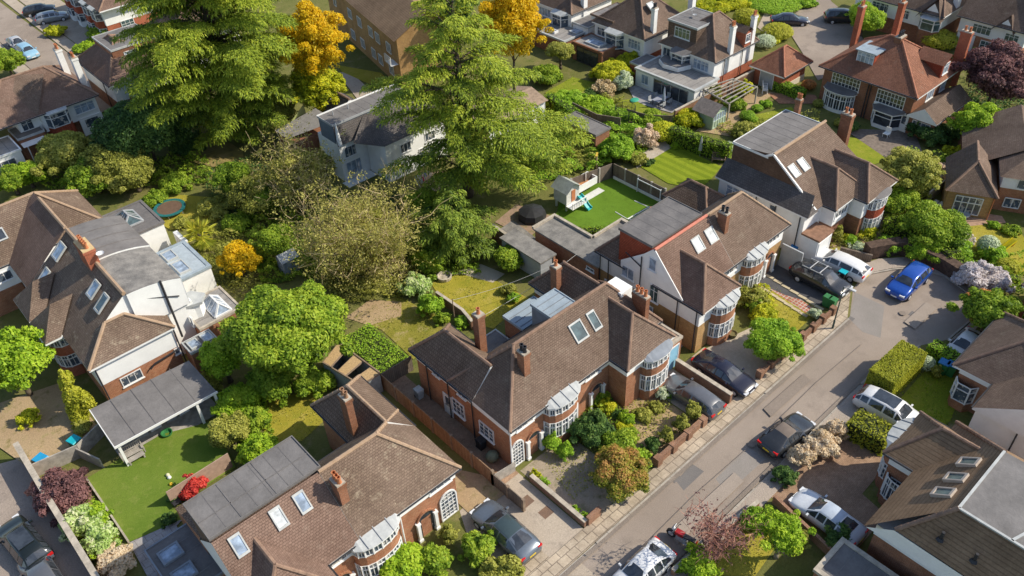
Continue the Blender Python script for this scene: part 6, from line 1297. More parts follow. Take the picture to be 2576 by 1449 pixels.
# ---------------------------------------------------------------- trees
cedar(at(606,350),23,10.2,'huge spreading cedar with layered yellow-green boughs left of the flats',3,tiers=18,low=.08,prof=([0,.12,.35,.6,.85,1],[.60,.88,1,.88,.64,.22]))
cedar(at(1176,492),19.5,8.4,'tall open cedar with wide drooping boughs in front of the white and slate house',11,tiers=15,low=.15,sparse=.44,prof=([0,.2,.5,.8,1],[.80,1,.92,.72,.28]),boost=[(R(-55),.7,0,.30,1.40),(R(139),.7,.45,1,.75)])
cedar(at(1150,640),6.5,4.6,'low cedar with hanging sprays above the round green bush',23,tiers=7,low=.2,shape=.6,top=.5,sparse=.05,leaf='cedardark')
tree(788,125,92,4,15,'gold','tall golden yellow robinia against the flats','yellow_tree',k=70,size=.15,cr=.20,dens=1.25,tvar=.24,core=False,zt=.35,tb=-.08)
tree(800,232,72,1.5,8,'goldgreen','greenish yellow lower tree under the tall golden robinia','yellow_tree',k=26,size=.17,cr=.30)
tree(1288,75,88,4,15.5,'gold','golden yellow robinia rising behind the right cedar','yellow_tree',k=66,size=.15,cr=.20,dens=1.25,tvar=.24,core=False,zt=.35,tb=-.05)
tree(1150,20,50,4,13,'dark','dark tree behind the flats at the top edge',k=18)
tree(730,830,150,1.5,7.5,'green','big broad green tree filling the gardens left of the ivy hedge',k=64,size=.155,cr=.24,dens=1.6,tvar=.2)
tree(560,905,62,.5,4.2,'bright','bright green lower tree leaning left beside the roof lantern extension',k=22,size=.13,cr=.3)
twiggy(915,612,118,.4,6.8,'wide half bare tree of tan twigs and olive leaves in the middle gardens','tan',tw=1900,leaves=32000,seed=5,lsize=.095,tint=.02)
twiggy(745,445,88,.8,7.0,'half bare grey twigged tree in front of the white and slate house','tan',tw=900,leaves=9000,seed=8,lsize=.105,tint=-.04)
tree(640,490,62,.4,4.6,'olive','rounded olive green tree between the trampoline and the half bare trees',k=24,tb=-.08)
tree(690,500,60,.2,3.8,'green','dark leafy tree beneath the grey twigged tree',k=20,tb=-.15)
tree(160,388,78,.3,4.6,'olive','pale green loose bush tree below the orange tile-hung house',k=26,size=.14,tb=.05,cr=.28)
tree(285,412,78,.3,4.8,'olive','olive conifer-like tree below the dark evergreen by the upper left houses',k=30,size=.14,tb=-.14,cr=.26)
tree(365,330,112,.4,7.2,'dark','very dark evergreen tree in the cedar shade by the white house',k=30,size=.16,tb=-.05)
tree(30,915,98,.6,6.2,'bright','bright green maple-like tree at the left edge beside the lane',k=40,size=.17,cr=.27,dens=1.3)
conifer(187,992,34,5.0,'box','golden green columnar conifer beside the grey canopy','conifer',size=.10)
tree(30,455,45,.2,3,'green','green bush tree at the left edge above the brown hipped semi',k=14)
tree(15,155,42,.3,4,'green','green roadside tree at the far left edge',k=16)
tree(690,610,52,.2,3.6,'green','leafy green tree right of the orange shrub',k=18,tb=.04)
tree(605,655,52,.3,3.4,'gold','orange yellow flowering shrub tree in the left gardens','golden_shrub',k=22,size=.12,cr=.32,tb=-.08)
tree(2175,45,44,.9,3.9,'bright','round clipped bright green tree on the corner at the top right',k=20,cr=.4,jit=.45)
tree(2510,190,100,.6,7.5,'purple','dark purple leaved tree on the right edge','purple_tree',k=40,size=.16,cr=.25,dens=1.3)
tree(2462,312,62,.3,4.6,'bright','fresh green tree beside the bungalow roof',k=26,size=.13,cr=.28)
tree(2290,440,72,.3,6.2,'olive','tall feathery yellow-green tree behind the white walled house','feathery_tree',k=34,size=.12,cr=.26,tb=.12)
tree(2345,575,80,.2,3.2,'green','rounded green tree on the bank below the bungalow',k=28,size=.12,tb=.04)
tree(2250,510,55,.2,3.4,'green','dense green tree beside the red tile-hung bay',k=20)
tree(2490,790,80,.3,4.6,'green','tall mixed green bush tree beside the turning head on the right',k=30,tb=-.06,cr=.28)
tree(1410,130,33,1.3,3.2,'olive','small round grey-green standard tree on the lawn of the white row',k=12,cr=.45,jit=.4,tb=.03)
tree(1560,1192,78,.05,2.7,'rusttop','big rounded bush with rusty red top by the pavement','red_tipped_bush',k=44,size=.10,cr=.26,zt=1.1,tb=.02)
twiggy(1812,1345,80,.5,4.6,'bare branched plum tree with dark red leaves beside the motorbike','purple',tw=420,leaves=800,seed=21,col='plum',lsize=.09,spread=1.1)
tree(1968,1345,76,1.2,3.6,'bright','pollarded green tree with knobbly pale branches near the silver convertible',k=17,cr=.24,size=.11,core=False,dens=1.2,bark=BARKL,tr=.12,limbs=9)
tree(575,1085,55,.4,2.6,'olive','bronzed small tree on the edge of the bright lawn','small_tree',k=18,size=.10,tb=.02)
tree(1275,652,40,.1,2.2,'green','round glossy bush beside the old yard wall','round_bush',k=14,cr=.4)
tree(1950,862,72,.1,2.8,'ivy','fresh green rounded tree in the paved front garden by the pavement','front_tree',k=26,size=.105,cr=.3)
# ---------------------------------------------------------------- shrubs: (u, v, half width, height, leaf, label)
def G_(label): return label
for a in [
 (142,78,24,1.2,'yellow','yellow-green shrub on the corner of the top left road'),
 (265,85,38,1.6,'green','green shrub under the red bayed house'),(215,122,26,1.0,'bright','light green shrub by the white house with box dormer'),
 (255,60,22,.8,'olive','small straggly shrub in the top left front garden'),
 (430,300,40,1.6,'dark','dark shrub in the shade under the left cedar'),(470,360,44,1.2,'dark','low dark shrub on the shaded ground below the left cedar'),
 (440,460,40,1.2,'green','green bed by the trampoline'),(390,500,30,1.0,'green','small leafy shrub left of the trampoline'),
 (540,520,40,1.0,'olive','olive shrub beside the palm'),(600,560,36,1.2,'green','green shrub above the orange flowering shrub'),
 (455,560,22,.7,'olive','small dry shrub beside the curved roof extension'),
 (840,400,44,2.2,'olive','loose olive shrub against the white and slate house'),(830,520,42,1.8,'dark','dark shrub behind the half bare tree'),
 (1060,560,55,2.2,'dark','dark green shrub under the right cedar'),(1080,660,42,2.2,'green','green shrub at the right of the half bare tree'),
 (1045,720,36,1.5,'white','white flowering shrub at the foot of the half bare tree'),(1082,770,32,1.8,'ivy','ivy clad post shrub beside the dry lawn'),(1110,800,20,.9,'green','small shrub in the corner of the dry lawn'),
 (1160,810,22,.7,'ivy','low ivy patch behind the tall chimney'),(1292,750,16,.7,'ivy','small green shrub at the right edge of the dry lawn'),(1280,728,20,.7,'olive','orange tinted shrub at the top of the dry lawn'),
 (790,960,50,1.6,'green','green shrub beside the chipboard shed'),(520,965,34,1.2,'olive','olive shrub behind the grey canopy'),
 (600,1015,55,1.8,'bright','light green shrub right of the grey canopy'),(652,1135,48,1.8,'bright','bright green shrub beside the roof of the bottom centre semi'),(640,1060,40,1.8,'green','green shrub beside the bronzed small tree'),
 (690,960,60,2.2,'green','green shrub in front of the big broad tree'),
 (75,1050,28,1.0,'yellow','yellow-green weeds by the lane wall'),(205,1075,24,.6,'olive','low golden ground plant beside the canopy end'),
 (155,1240,66,1.9,'purple','purple leaved shrub on the lane wall'),(100,1235,30,1.2,'plum','pinkish branch tips of the purple shrub'),
 (205,1320,50,1.4,'white','white flowering bush in the raised bed'),(250,1365,46,1.4,'white','leafy white speckled bush beside the bright lawn'),(285,1415,48,1.3,'cream','cream flowering bush in the bottom left bed'),(235,1300,36,1.2,'bright','bright leafy shrub in the raised bed'),
 (483,1224,32,1.3,'red','bright red maple shrub on the edge of the bright lawn'),(440,1250,18,.8,'dark','dark small shrub beside the red maple'),(425,1308,20,.7,'dark','dark shrub at the corner of the slabbed path'),
 (1005,1425,66,1.7,'bright','light green shrub in front of the arched porch at the bottom'),(1090,1415,46,1.6,'green','mixed green shrub under the bow window at the bottom'),(1128,1345,26,1.2,'olive','straggly shrub by the arched window'),(1200,1378,46,1.7,'green','round dark green bush beside the blue grey saloon'),(1262,1440,50,1.1,'olive','pale straggly shrub at the bottom edge'),
 (1346,1193,14,.5,'yellow','bright yellow flowers at the end of the low wall'),(1369,1212,13,.5,'ivy','small green shrub on the low wall'),(1447,1282,12,.45,'ivy','small leafy plant on the drive wall'),(1472,1300,13,.5,'ivy','green clump at the street end of the drive wall'),
 (1387,1113,24,1.7,'ivy','upright fresh green shrub beside the arched porch'),(1420,1135,22,1.4,'ivy','fresh green shrub below the bow window'),(1490,1078,50,1.9,'dark','large dark green shrub in front of the bow window'),
 (1565,1130,52,1.3,'green','long green hedge-like shrub between the two front paths'),(1600,1160,36,1.5,'bright','yellow-green edge bush by the brick pavement wall'),
 (1527,1022,22,.9,'yellow','yellow-green shrub under the projecting bay'),(1510,1000,26,1.1,'green','green shrub beside the dark front door'),(1552,1044,15,.6,'dark','small round dark shrub in the dry bed'),(1576,1052,22,.8,'bright','spiky cordyline in the dry bed'),(1573,1075,22,.5,'yellow','low yellow plants in the dry bed'),(1615,1045,26,.5,'olive','grassy tuft in the dry bed'),(1585,1092,22,.6,'green','low green clump by the tall shrubs'),(1640,1120,24,.9,'dark','dark low shrub behind the pavement wall'),(1650,1025,20,.5,'olive','dry grass clump under the right bow window'),(1665,990,18,.9,'silver','silvery shrub beside the grey estate car'),(1682,995,10,.5,'ivy','tiny green shrub beside the grey estate car'),
 (1888,745,38,1.5,'olive','yellow-green shrub under the lead roofed bow window'),(1920,790,30,1.1,'yellow','yellow flowering shrub at the lawn edge'),(1900,770,24,1.0,'green','green shrub behind the fresh green rounded tree'),(2050,790,16,.8,'silver','grey shrub beside the green bins'),
 (2140,605,20,.7,'ivy','green shrub in front of the red tile-hung bay'),(2125,600,12,.8,'yellow','small round yellow bush'),(2158,622,20,.6,'silver','silvery low shrub by the white car'),(2180,628,16,.6,'olive','olive low shrub by the brick wall'),(2180,583,28,.8,'goldgreen','orange hedge under the red tile-hung bay'),(2232,617,32,1.1,'ivy','bushy bright green shrub on the corner'),(2232,575,10,.7,'yellow','tiny yellow topiary ball'),(2103,590,20,1.8,'olive','dry climber on the garage pier'),(2060,572,18,.7,'goldgreen','orange plants on the garage roof'),(2078,558,12,.8,'green','dark green plant on the garage roof'),
 (2300,560,40,1.4,'olive','pale loose shrub behind the curved wall'),(2400,630,46,1.5,'ivy','green shrub along the bank above the turning head'),(2330,630,46,1.6,'bright','yellow-green shrub on the bank'),
 (2458,700,46,2.2,'lilac','pale lilac in full bloom above the turning head'),(2505,712,36,1.9,'lilac','second pale lilac bush on the right'),(2475,770,42,2.6,'rust','orange and green bush below the lilac'),(2535,672,26,1.2,'box','round clipped ball behind the lilac'),(2500,640,34,1.0,'ivy','low hedge clump beside the dry lawn'),
 (2500,566,16,.5,'ivy','flat green cushion on the bungalow patio'),(2545,580,22,.6,'green','low shrub row at the right edge'),
 (2330,915,20,1.0,'silver','variegated shrub beside the big clipped hedge'),(2355,935,16,.9,'olive','small olive shrub by the green bins'),
 (2018,1150,34,1.3,'cream','cream flowering bush nearest the dark coupe'),(2065,1118,40,1.5,'cream','cream flowering bush in the middle of the drive edge'),(2102,1082,28,1.3,'cream','cream flowering bush at the far end of the drive edge'),(1975,1195,30,.9,'dark','dark low shrub at the drive entrance'),
 (1760,1425,50,1.2,'bright','bright green shrub behind the pavement wall at the bottom'),(2105,1348,40,1.2,'dark','dark shrub in front of the silver convertible'),(1900,1310,34,1.2,'ivy','fresh green shrub behind the plum tree'),(2010,1360,30,1.0,'olive','low shrub beneath the pollarded tree'),
 (1375,190,38,1.8,'green','rounded green tree shrub on the lawn behind the golden tree'),(1540,185,46,1.9,'yellow','yellow-green bush beside the brick garden room'),(1580,160,40,1.6,'goldgreen','golden shrub in front of the grey flat extension'),(1570,205,26,1.9,'silver','white blossoming shrub by the slate patio'),(1520,222,30,1.2,'twig','dry pale shrub on the lawn edge'),(1485,235,18,.7,'dark','small dark shrub on the upper lawn'),
 (1430,260,44,1.6,'ivy','ivy covered hedge above the garage yard'),(1495,270,46,1.4,'bright','yellow-green ivy clump over the middle fence'),(1545,295,36,1.3,'ivy','green shrub by the netted trampoline'),(1640,300,34,1.1,'green','shrub along the fence behind the netted trampoline'),
 (1625,345,32,2.0,'blossom','pale pink blossom shrub above the striped lawn'),(1668,332,34,1.7,'yellow','golden yellow ball shrub above the striped lawn'),(1555,375,42,1.9,'ivy','large leaved green shrub at the corner of the striped lawn'),(1600,400,26,.8,'olive','low mixed plants beside the gravel path'),(1630,412,10,.4,'dark','small dark cushion on the striped lawn corner'),(1640,405,9,.35,'dark','tiny dark cushion beside the gravel path'),(1697,367,12,.5,'bright','small bright shrub on the striped lawn edge'),
 (1735,300,36,1.3,'goldgreen','yellow-green bush beside the green summerhouse'),(1765,295,26,1.0,'bright','light shrub behind the summerhouse path'),(1880,290,18,.8,'ivy','clipped ball on the long garden path'),(1905,272,14,.6,'ivy','small ball on the long garden path'),(1896,300,11,.5,'ivy','third small ball beside the long path'),(1925,262,15,.7,'ivy','round shrub near the lawn at the path end'),(1875,330,30,1.3,'olive','leafy bush beside the grey flat dormer'),(1830,375,22,1.0,'silver','pale green shrub by the garden bench'),
 (1877,42,30,1.7,'box','rounded clipped ball tree on the close'),(1955,80,36,1.6,'box','big clipped dome by the dark car'),(1925,105,24,1.4,'silver','grey-green dome beside the white house chimney'),(1940,100,22,.8,'yellow','yellow-green skirt of the clipped dome'),(2035,213,17,.9,'rust','dark red clipped ball by the garage'),(2365,100,40,1.8,'box','golden clipped dome in front of the white garage door'),(2310,70,36,.9,'silver','pale climber over the top right porch'),
 (2060,260,14,.7,'olive','small yellow ball beside the bow window'),(2110,310,14,.7,'olive','little round bush below the bow window'),(2140,320,20,.9,'dark','dark shrub between the two bow windows'),(2250,290,22,1.2,'rust','climber beside the square bay'),(2330,330,50,1.4,'dark','dark shrubbery beside the side extension'),
 (2405,385,30,.8,'yellow','yellow flowering shrub at the foot of the fresh green tree'),(2355,430,32,1.0,'blossom','pale pink low shrub beside the bungalow roof'),(2310,480,30,1.2,'olive','pale olive shrub behind the feathery tree'),(2440,160,16,.7,'olive','small olive shrub by the white garage door'),
 (1800,15,44,.9,'goldgreen','golden bed along the top edge'),(1850,8,36,.9,'yellow','yellow shrub along the top edge'),(1950,8,60,1.0,'ivy','long clipped green hedge shrub at the top edge'),(2020,5,30,.9,'ivy','green hedge end at the top edge'),
 (2420,330,40,1.0,'dark','dark low shrub under the fresh green tree'),
]:
    u,v,ru,h,lf,lab=a; cl=('clipped' in lab or 'dome' in lab or 'ball' in lab) and 'bush' not in lab
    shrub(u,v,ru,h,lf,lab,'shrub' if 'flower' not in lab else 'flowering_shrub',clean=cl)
# three upright shrubs along the pavement wall share one look
for (u,v,ru,h,lb) in ((1742,1037,22,1.9,'tallest of the three upright shrubs, next to the grey estate car'),(1712,1069,22,1.6,'middle one of the three upright shrubs along the brick pavement wall'),(1679,1097,21,1.6,'upright shrub nearest the rusty topped bush, one of three')):
    shrub(u,v,ru,h,'olive',lb,'upright_shrub',tb=-.1,group='upright shrubs along the brick pavement wall',k=16)
# ball shrub on a stem on the bungalow lawn
s=shrub(2486,618,25,1.5,'silver','round white leaved ball shrub on the bungalow lawn','ball_shrub',clean=True)
# ---------------------------------------------------------------- hedges
a,b=at(2229,940,1.9),at(2298,868,1.9); hedge([(46.0,14.05),(50.3,13.98)],1.95,2.05,'box','big flat topped golden green block hedge beside the road',size=.065,dens=2.6,rough=.04,tb=.0)
p,q=at(2345,865,1.0),at(2410,905,1.0); hedge([(p[0],p[1]),(q[0],q[1])],1.1,1.2,'ivy','narrow bright green clipped hedge leading to the right hand house',size=.09,rough=.05)
p,q=at(2150,1055,1.2),at(2235,1100,1.2); hedge([(p[0],p[1]),(q[0],q[1])],1.7,1.5,'box','rounded dark green hedge between the white SUV and the block paved drive',size=.10,rough=.2,tb=-.12)
p,q=at(895,832,1.1),at(990,915,1.1); hedge([(p[0],p[1]),(q[0],q[1])],2.6,1.0,'ivy','thick ivy covered hedge with bright flat top behind the chipboard shed',size=.075,rough=.2,tb=.15)
p,q,r_=at(1690,325,1.5),at(1760,352,1.5),at(1835,372,1.5); hedge([(p[0],p[1]),(q[0],q[1]),(r_[0],r_[1])],1.0,1.8,'green','tall dark boundary hedge behind the striped lawn',size=.11,rough=.25,tb=-.02)
p,q=at(1955,205,.9),at(2020,232,.9); hedge([(p[0],p[1]),(q[0],q[1])],1.2,1.1,'ivy','curved clipped hedge beside the red pyramid garage',size=.10,rough=.08)
p,q=at(1380,245,1.4),at(1450,290,1.4); hedge([(p[0],p[1]),(q[0],q[1])],1.0,1.8,'ivy','leafy hedge beside the white garage doors',size=.12,rough=.25)
p,q,r_=at(2400,640,1.0),at(2470,690,1.0),at(2560,700,1.0); hedge([(p[0],p[1]),(q[0],q[1]),(r_[0],r_[1])],.8,1.1,'green','low hedge round the bungalow lawn',size=.11,rough=.2)
p,q,r_=at(2235,560,1.0),at(2330,600,1.0),at(2400,650,1.0); hedge([(p[0],p[1]),(q[0],q[1]),(r_[0],r_[1])],1.4,1.6,'green','thick green hedge on top of the curved wall',size=.11,rough=.3,tb=.03)
# ---------------------------------------------------------------- ivy and ground cover
ivy([at(1455,330,.6),at(1590,285,.6),at(1640,330,.4),at(1480,440,.4)],'ivy','carpet of ivy over the old garage roofs beside the pink blossom','ivy_cover',dens=1.8,lumps=.6)
ivy([at(1360,370,.5),at(1470,345,.6),at(1500,410,.6),at(1390,450,.4)],'olive','yellow-green ivy bank behind the white playhouse','ivy_cover',dens=1.8,lumps=.5)
hedge([(42.3,44.6),(46.7,40.2)],.7,1.15,'green','ivy hedge hanging over the wall below the teal slide',size=.10,rough=.3)
ivy([at(440,690,.05),at(560,590,.05),at(760,640,.05),at(640,760,.05)],'olive','rough ground plants around the orange shrub','ground_cover',kind='stuff',dens=.5,lumps=.3)
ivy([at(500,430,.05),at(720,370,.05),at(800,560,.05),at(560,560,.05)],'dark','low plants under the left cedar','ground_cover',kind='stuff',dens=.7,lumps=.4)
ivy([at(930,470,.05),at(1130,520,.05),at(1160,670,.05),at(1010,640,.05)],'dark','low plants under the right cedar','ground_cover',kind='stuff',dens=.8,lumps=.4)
ivy([at(1700,270,.05),at(1830,300,.05),at(1880,360,.05),at(1850,350,.05)],'olive','mixed border plants by the summerhouse','ground_cover',kind='stuff',dens=.5,lumps=.2)
ivy([at(1540,1010,.05),at(1690,1010,.05),at(1690,1090,.05),at(1560,1120,.05)],'olive','rockery plants in the dry front bed','ground_cover',kind='stuff',dens=.25,lumps=.1,size=.08)
ivy([at(2180,450,.05),at(2290,480,.05),at(2420,640,.05),at(2250,620,.05)],'green','border plants along the bank','ground_cover',kind='stuff',dens=.9,lumps=.5)
ivy([at(560,990,.05),at(660,960,.05),at(700,1130,.05),at(620,1150,.05)],'green','undergrowth beside the bright lawn','ground_cover',kind='stuff',dens=.9,lumps=.4)
ivy([at(130,1270,.4),at(240,1255,.3),at(330,1400,.3),at(260,1449,.4)],'bright','leafy planting in the raised lane bed','ground_cover',kind='stuff',dens=.9,lumps=.3,size=.10)
# palm
pc=at(505,605,1.2); root=empty('palm_tree',(pc[0],pc[1],0),'fan palm with drooping yellowish fronds in the left gardens','tree'); g=np.random.default_rng(4); V=[];T=[]
for i in range(46):
    a=g.uniform(0,6.28); e=g.uniform(-.5,1.1); L=g.uniform(.8,1.5); p=np.array((pc[0],pc[1],1.9)); d=np.array((math.cos(a)*math.cos(e),math.sin(a)*math.cos(e),math.sin(e))); q=p+d*L*.6
    for k in range(16):
        w=(k-7.5)/7.5*1.3; s=np.cross(d,(0,0,1)); s/=np.linalg.norm(s); dd=d*math.cos(w)+s*math.sin(w); tip=q+dd*L*.75+np.array((0,0,-.25*L*abs(w))); n_=np.cross(dd,d+np.array((0,0,.3))); n_/=np.linalg.norm(n_)+1e-6; m=(q+tip)/2; V+=[q,m+n_*.05,tip,m-n_*.05]; T.append(.5+g.normal(0,.2)+(-.2 if e<0 else .1))
n=len(T); raw_mesh('crown',np.array(V)-np.array((pc[0],pc[1],0)),np.arange(4*n),np.full(n,4),np.array(T),LF['palm'],root)
mb=MB(); mb.tube((pc[0],pc[1],-.02),(pc[0],pc[1],1.95),.17,.15,9); mb.build('trunk',BARK,root)

# undergrowth that closes up the back gardens
for (q,lf,lab,de,lu,sz) in (
 (((360,400),(520,395),(545,465),(385,465)),'green','leafy undergrowth between the left evergreens and the trampoline',1.3,.9,.13),
 (((480,640),(560,560),(700,560),(600,740)),'olive','mixed undergrowth round the palm and the orange shrub',1.2,.7,.12),
 (((600,540),(790,560),(800,700),(660,720)),'green','undergrowth between the half bare tree and the leafy green tree',1.4,.9,.12),
 (((790,640),(1050,600),(1080,745),(820,770)),'olive','undergrowth at the foot of the wide half bare tree',1.2,.6,.11),
 (((1010,540),(1180,560),(1210,690),(1060,700)),'green','undergrowth under the low cedar',1.2,.7,.12),
 (((2440,120),(2576,100),(2576,340),(2430,330)),'dark','shrubbery under the purple tree',1.0,.9,.14),
 (((1580,340),(1690,300),(1700,330),(1600,400)),'bright','mixed border behind the striped lawn',1.0,.5,.11),
 (((1390,250),(1560,250),(1590,300),(1420,330)),'olive','tangled border along the middle fence',1.2,.7,.12),
 (((1900,300),(2060,290),(2060,330),(1900,350)),'olive','border plants beside the orange tiled house lawn',.7,.4,.11),
 (((2240,380),(2400,400),(2400,470),(2260,450)),'green','bank of plants left of the bungalow',1.1,.7,.12),
 (((220,60),(340,40),(330,150),(220,150)),'green','front garden plants below the red bayed house',.9,.6,.13),
 (((560,1010),(660,980),(690,1060),(600,1100)),'bright','garden plants at the corner of the bright lawn',1.2,.6,.11),
 (((1440,1020),(1540,1000),(1600,1110),(1480,1120)),'green','planting between the two front paths',1.0,.4,.10),
 (((1870,720),(1930,720),(1960,800),(1900,820)),'goldgreen','flowering border along the front lawn',.8,.3,.10),
 (((2080,590),(2220,590),(2230,640),(2090,640)),'olive','front border below the red tile-hung bay',.7,.3,.10),
 (((2430,640),(2576,650),(2576,760),(2440,740)),'green','planting around the pale lilacs',1.1,.7,.12)):
    ivy([at(u,v,.05) for u,v in q],lf,lab,'undergrowth',size=sz,dens=de,lumps=lu,thick=.35,kind='stuff')
grass('grass',px((1085,715),(1150,680),(1250,708),(1330,752),(1240,828),(1175,808),(1120,770)),'olive','dry yellowish grass of the middle back lawn',50,.09,.18,2)
grass('grass',px((880,800),(1000,745),(1110,800),(1115,850),(1040,905),(960,830)),'olive','worn grass beside the ivy hedge',40,.10,.05,3)
grass('grass',px((690,1000),(800,985),(815,1060),(760,1110),(690,1120),(640,1050)),'olive','dry grass behind the bottom centre semi',40,.10,.15,4)
grass('grass',px((1602,415),(1668,378),(1705,368),(1815,420),(1790,450),(1760,478),(1680,462)),'bright','mown grass of the striped lawn',40,.05,0,5)
grass('grass',px((2385,600),(2440,565),(2560,575),(2600,640),(2600,700),(2480,665),(2400,625)),'olive','dry grass of the bungalow lawn',40,.08,.18,6)
grass('grass',px((2240,1030),(2330,930),(2430,960),(2390,1060),(2310,1120)),'bright','grass beside the big clipped hedge',50,.08,-.1,7)
grass('grass',px((1905,775),(1950,722),(2040,800),(2000,838)),'olive','dry grass beside the red tiled path',50,.08,.15,8)
grass('grass',px((1700,1449),(1790,1385),(1900,1300),(1985,1330),(1900,1449)),'olive','dry grass under the bare plum tree',50,.09,.1,9)
grass('grass',[(1.2,47.4),(6.6,47.5),(9.9,46.0),(9.1,41.0),(4.45,40.95),(4.55,39.6),(1.2,40.4)],'bright','short turf of the bright lawn',60,.035,-.05,10)
grass('grass',px((370,545),(430,490),(560,500),(545,560),(430,580)),'olive','dry grass around the stepping stones',40,.10,.1,11)
grass('grass',px((1370,235),(1440,195),(1500,210),(1490,235),(1420,265)),'bright','grass behind the middle white house',30,.1,0,12)

ivy([at(1240,345,.3),at(1400,330,.4),at(1470,430,.5),at(1300,480,.3)],'ivy','rough ivy and brambles right of the tall open cedar','undergrowth',size=.13,dens=1.3,lumps=.7,thick=.35,kind='stuff')
ivy([at(1480,1010,.03),at(1360,1150,.03),at(1440,1260,.03),at(1560,1160,.03)],'olive','moss and weeds in the mossy front path','ground_cover',size=.06,dens=.18,lumps=.05,thick=.06,kind='stuff')

tree(590,455,56,.3,4.4,'green','dark leafed tree at the foot of the left cedar',k=20,tb=-.16)
tree(820,640,60,.2,3.4,'green','green tree left of the wide half bare tree',k=20,tb=-.04)
tree(1120,560,60,.2,3.2,'green','dense green tree behind the low cedar',k=20,tb=-.10)
tree(470,690,40,.1,2.0,'olive','olive bush tree beside the glass roofed extension',k=14)
tree(1330,400,52,.2,2.6,'bright','yellow-green bush tree between tall cedar and playhouse',k=18)

# feathery leaf haze on the half bare trees
for nm,k_ in (('tree',0),):
    for lab in ('wide half bare tree of tan twigs and olive leaves in the middle gardens',):
        t=[o for o in bpy.data.objects if o.get('label')==lab][0]; c_,r_=clumps(4.1,.5,6.9,70,.20,np.random.default_rng(31)); leafcloud('foliage',c_,r_,.085,LF['olive'],t,dens=.95,core=False,jit=.9,tvar=.22,fill=.3,rng_=np.random.default_rng(32),tb=-.03)
    t=[o for o in bpy.data.objects if o.get('label')=='half bare grey twigged tree in front of the white and slate house'][0]; c_,r_=clumps(3.0,1,7,44,.20,np.random.default_rng(33)); leafcloud('foliage',c_,r_,.085,LF['olive'],t,dens=.6,core=False,jit=.9,tvar=.22,fill=.3,rng_=np.random.default_rng(34),tb=-.08)

tree(235,445,62,.2,3.6,'green','green bush tree above the brown hipped semi at the left',k=20,tb=-.02)
tree(335,440,62,.2,3.8,'olive','olive bush tree left of the trampoline lawn',k=20,tb=-.05)
tree(700,300,62,.3,4.5,'olive','olive tree between the left cedar and the pale shade sail',k=22,tb=-.06)
tree(70,440,44,.2,2.8,'bright','light green bush tree beside the white extension at the far left',k=14)
tree(1060,520,52,.2,3.2,'green','green tree right of the grey twigged tree by the tan patio',k=18,tb=-.08)
ivy([at(40,420,.05),at(330,410,.05),at(430,470,.05),at(120,480,.05)],'green','leafy ground plants behind the left pair of houses','undergrowth',size=.12,dens=1.1,lumps=.7,thick=.35,kind='stuff')
# ---------------------------------------------------------------- walls and fences
wall_line('garden_wall',[(23.0,20.98),(23.0,26.0)],.55,.24,BRICKW,'low planted brick wall along the concrete drive of the blue grey saloon','wall',STONE)
wall_line('front_wall',[(23.15,20.98),(24.3,20.98)],.75,.24,BRICKW,'short brick wall pier end at the street side of the concrete drive','wall',BRICKW)
wall_line('front_wall',[(30.0,21.0),(34.9,21.05)],.7,.24,BRICKW,'brick pavement wall with piers in front of the three upright shrubs','wall',BRICKW,1.6,BRICKW,.12)
wall_line('garden_wall',[(37.95,20.9),(37.95,25.9)],.95,.26,BRICKW,'brick dividing wall between the grey estate and the dark saloon','wall',STONE)
wall_line('front_wall',[(41.6,20.95),(51.5,20.98)],.65,.22,BRICKW,'long low brick wall with wooden panels along the pavement by the lawn','wall',None,1.5,BRICKW,.15)
wall_line('curved_wall',[at(2175,648),at(2215,640),at(2260,634),at(2310,650),at(2370,680),at(2410,705)],1.35,.9,plain('dark bramble brown wall',(.115,.075,.055),.95,.3,3),'dark brown curved wall round the head of the turning circle','wall')
wall_line('garden_wall',[at(2110,640),at(2190,660)],.8,.2,FENCED,'dark low fence behind the white SUV','fence')
wall_line('garden_fence',[(20.85,40.3),(20.95,27.5)],1.5,.07,FENCE,'tall orange brown board fence beside the middle semi side path','fence',None,2.0,WOOD,.05)
wall_line('garden_fence',[(20.95,27.5),(21.0,24.6)],1.2,.07,FENCED,'grey slatted fence end beside the blue grey saloon','fence',None,1.4,WOOD,.05)
wall_line('side_gate',[(21.0,27.5),(22.75,27.3)],1.0,.05,WOODG,'wooden side gate between fence and middle semi','gate')
wall_line('garden_fence',[(49.4,48.2),(54.3,47.2),(54.35,40.6)],1.7,.07,FENCED,'grey board fence round the green artificial lawn with goal','fence',None,1.8,WOODG,.04)
wall_line('low_rail',[(54.2,47.0),(54.2,40.7)],.35,.08,WHITEP,'low white rail along the goal fence','rail')
wall_line('garden_wall',[(42.7,44.7),(47.0,40.4)],.9,.25,BRICKW,'mossy old wall below the blue slide','wall')
wall_line('garden_wall',[at(1100,755),at(1165,800),at(1190,830)],.9,.2,BRICKW,'curving low brick wall at the edge of the dry lawn','wall',STONE)
wall_line('garden_wall',[at(1240,600),at(1330,665)],1.6,.22,BRICKW,'shaded brick wall beside the old felt yard','wall',STONE)
wall_line('garden_wall',[at(1345,660),at(1395,690)],2.1,.24,BRICKW,'brick wall with pink coping between the two middle gardens','wall',TERRA)
wall_line('garden_fence',[at(950,985),at(1040,930)],1.5,.07,FENCED,'shaded fence beside the thick ivy hedge','fence')
wall_line('garden_fence',[at(1440,290),at(1500,320),at(1560,330)],1.6,.1,FENCED,'fence behind the ivy bank','fence')
wall_line('garden_wall',[at(1695,310),at(1780,265),at(1905,200)],1.5,.22,BRICKW,'long sunlit brick wall between the white row and the pergola garden','wall',STONE)
wall_line('garden_fence',[at(1575,300),at(1625,315),at(1690,318)],1.3,.08,FENCED,'fence behind the netted trampoline','fence')
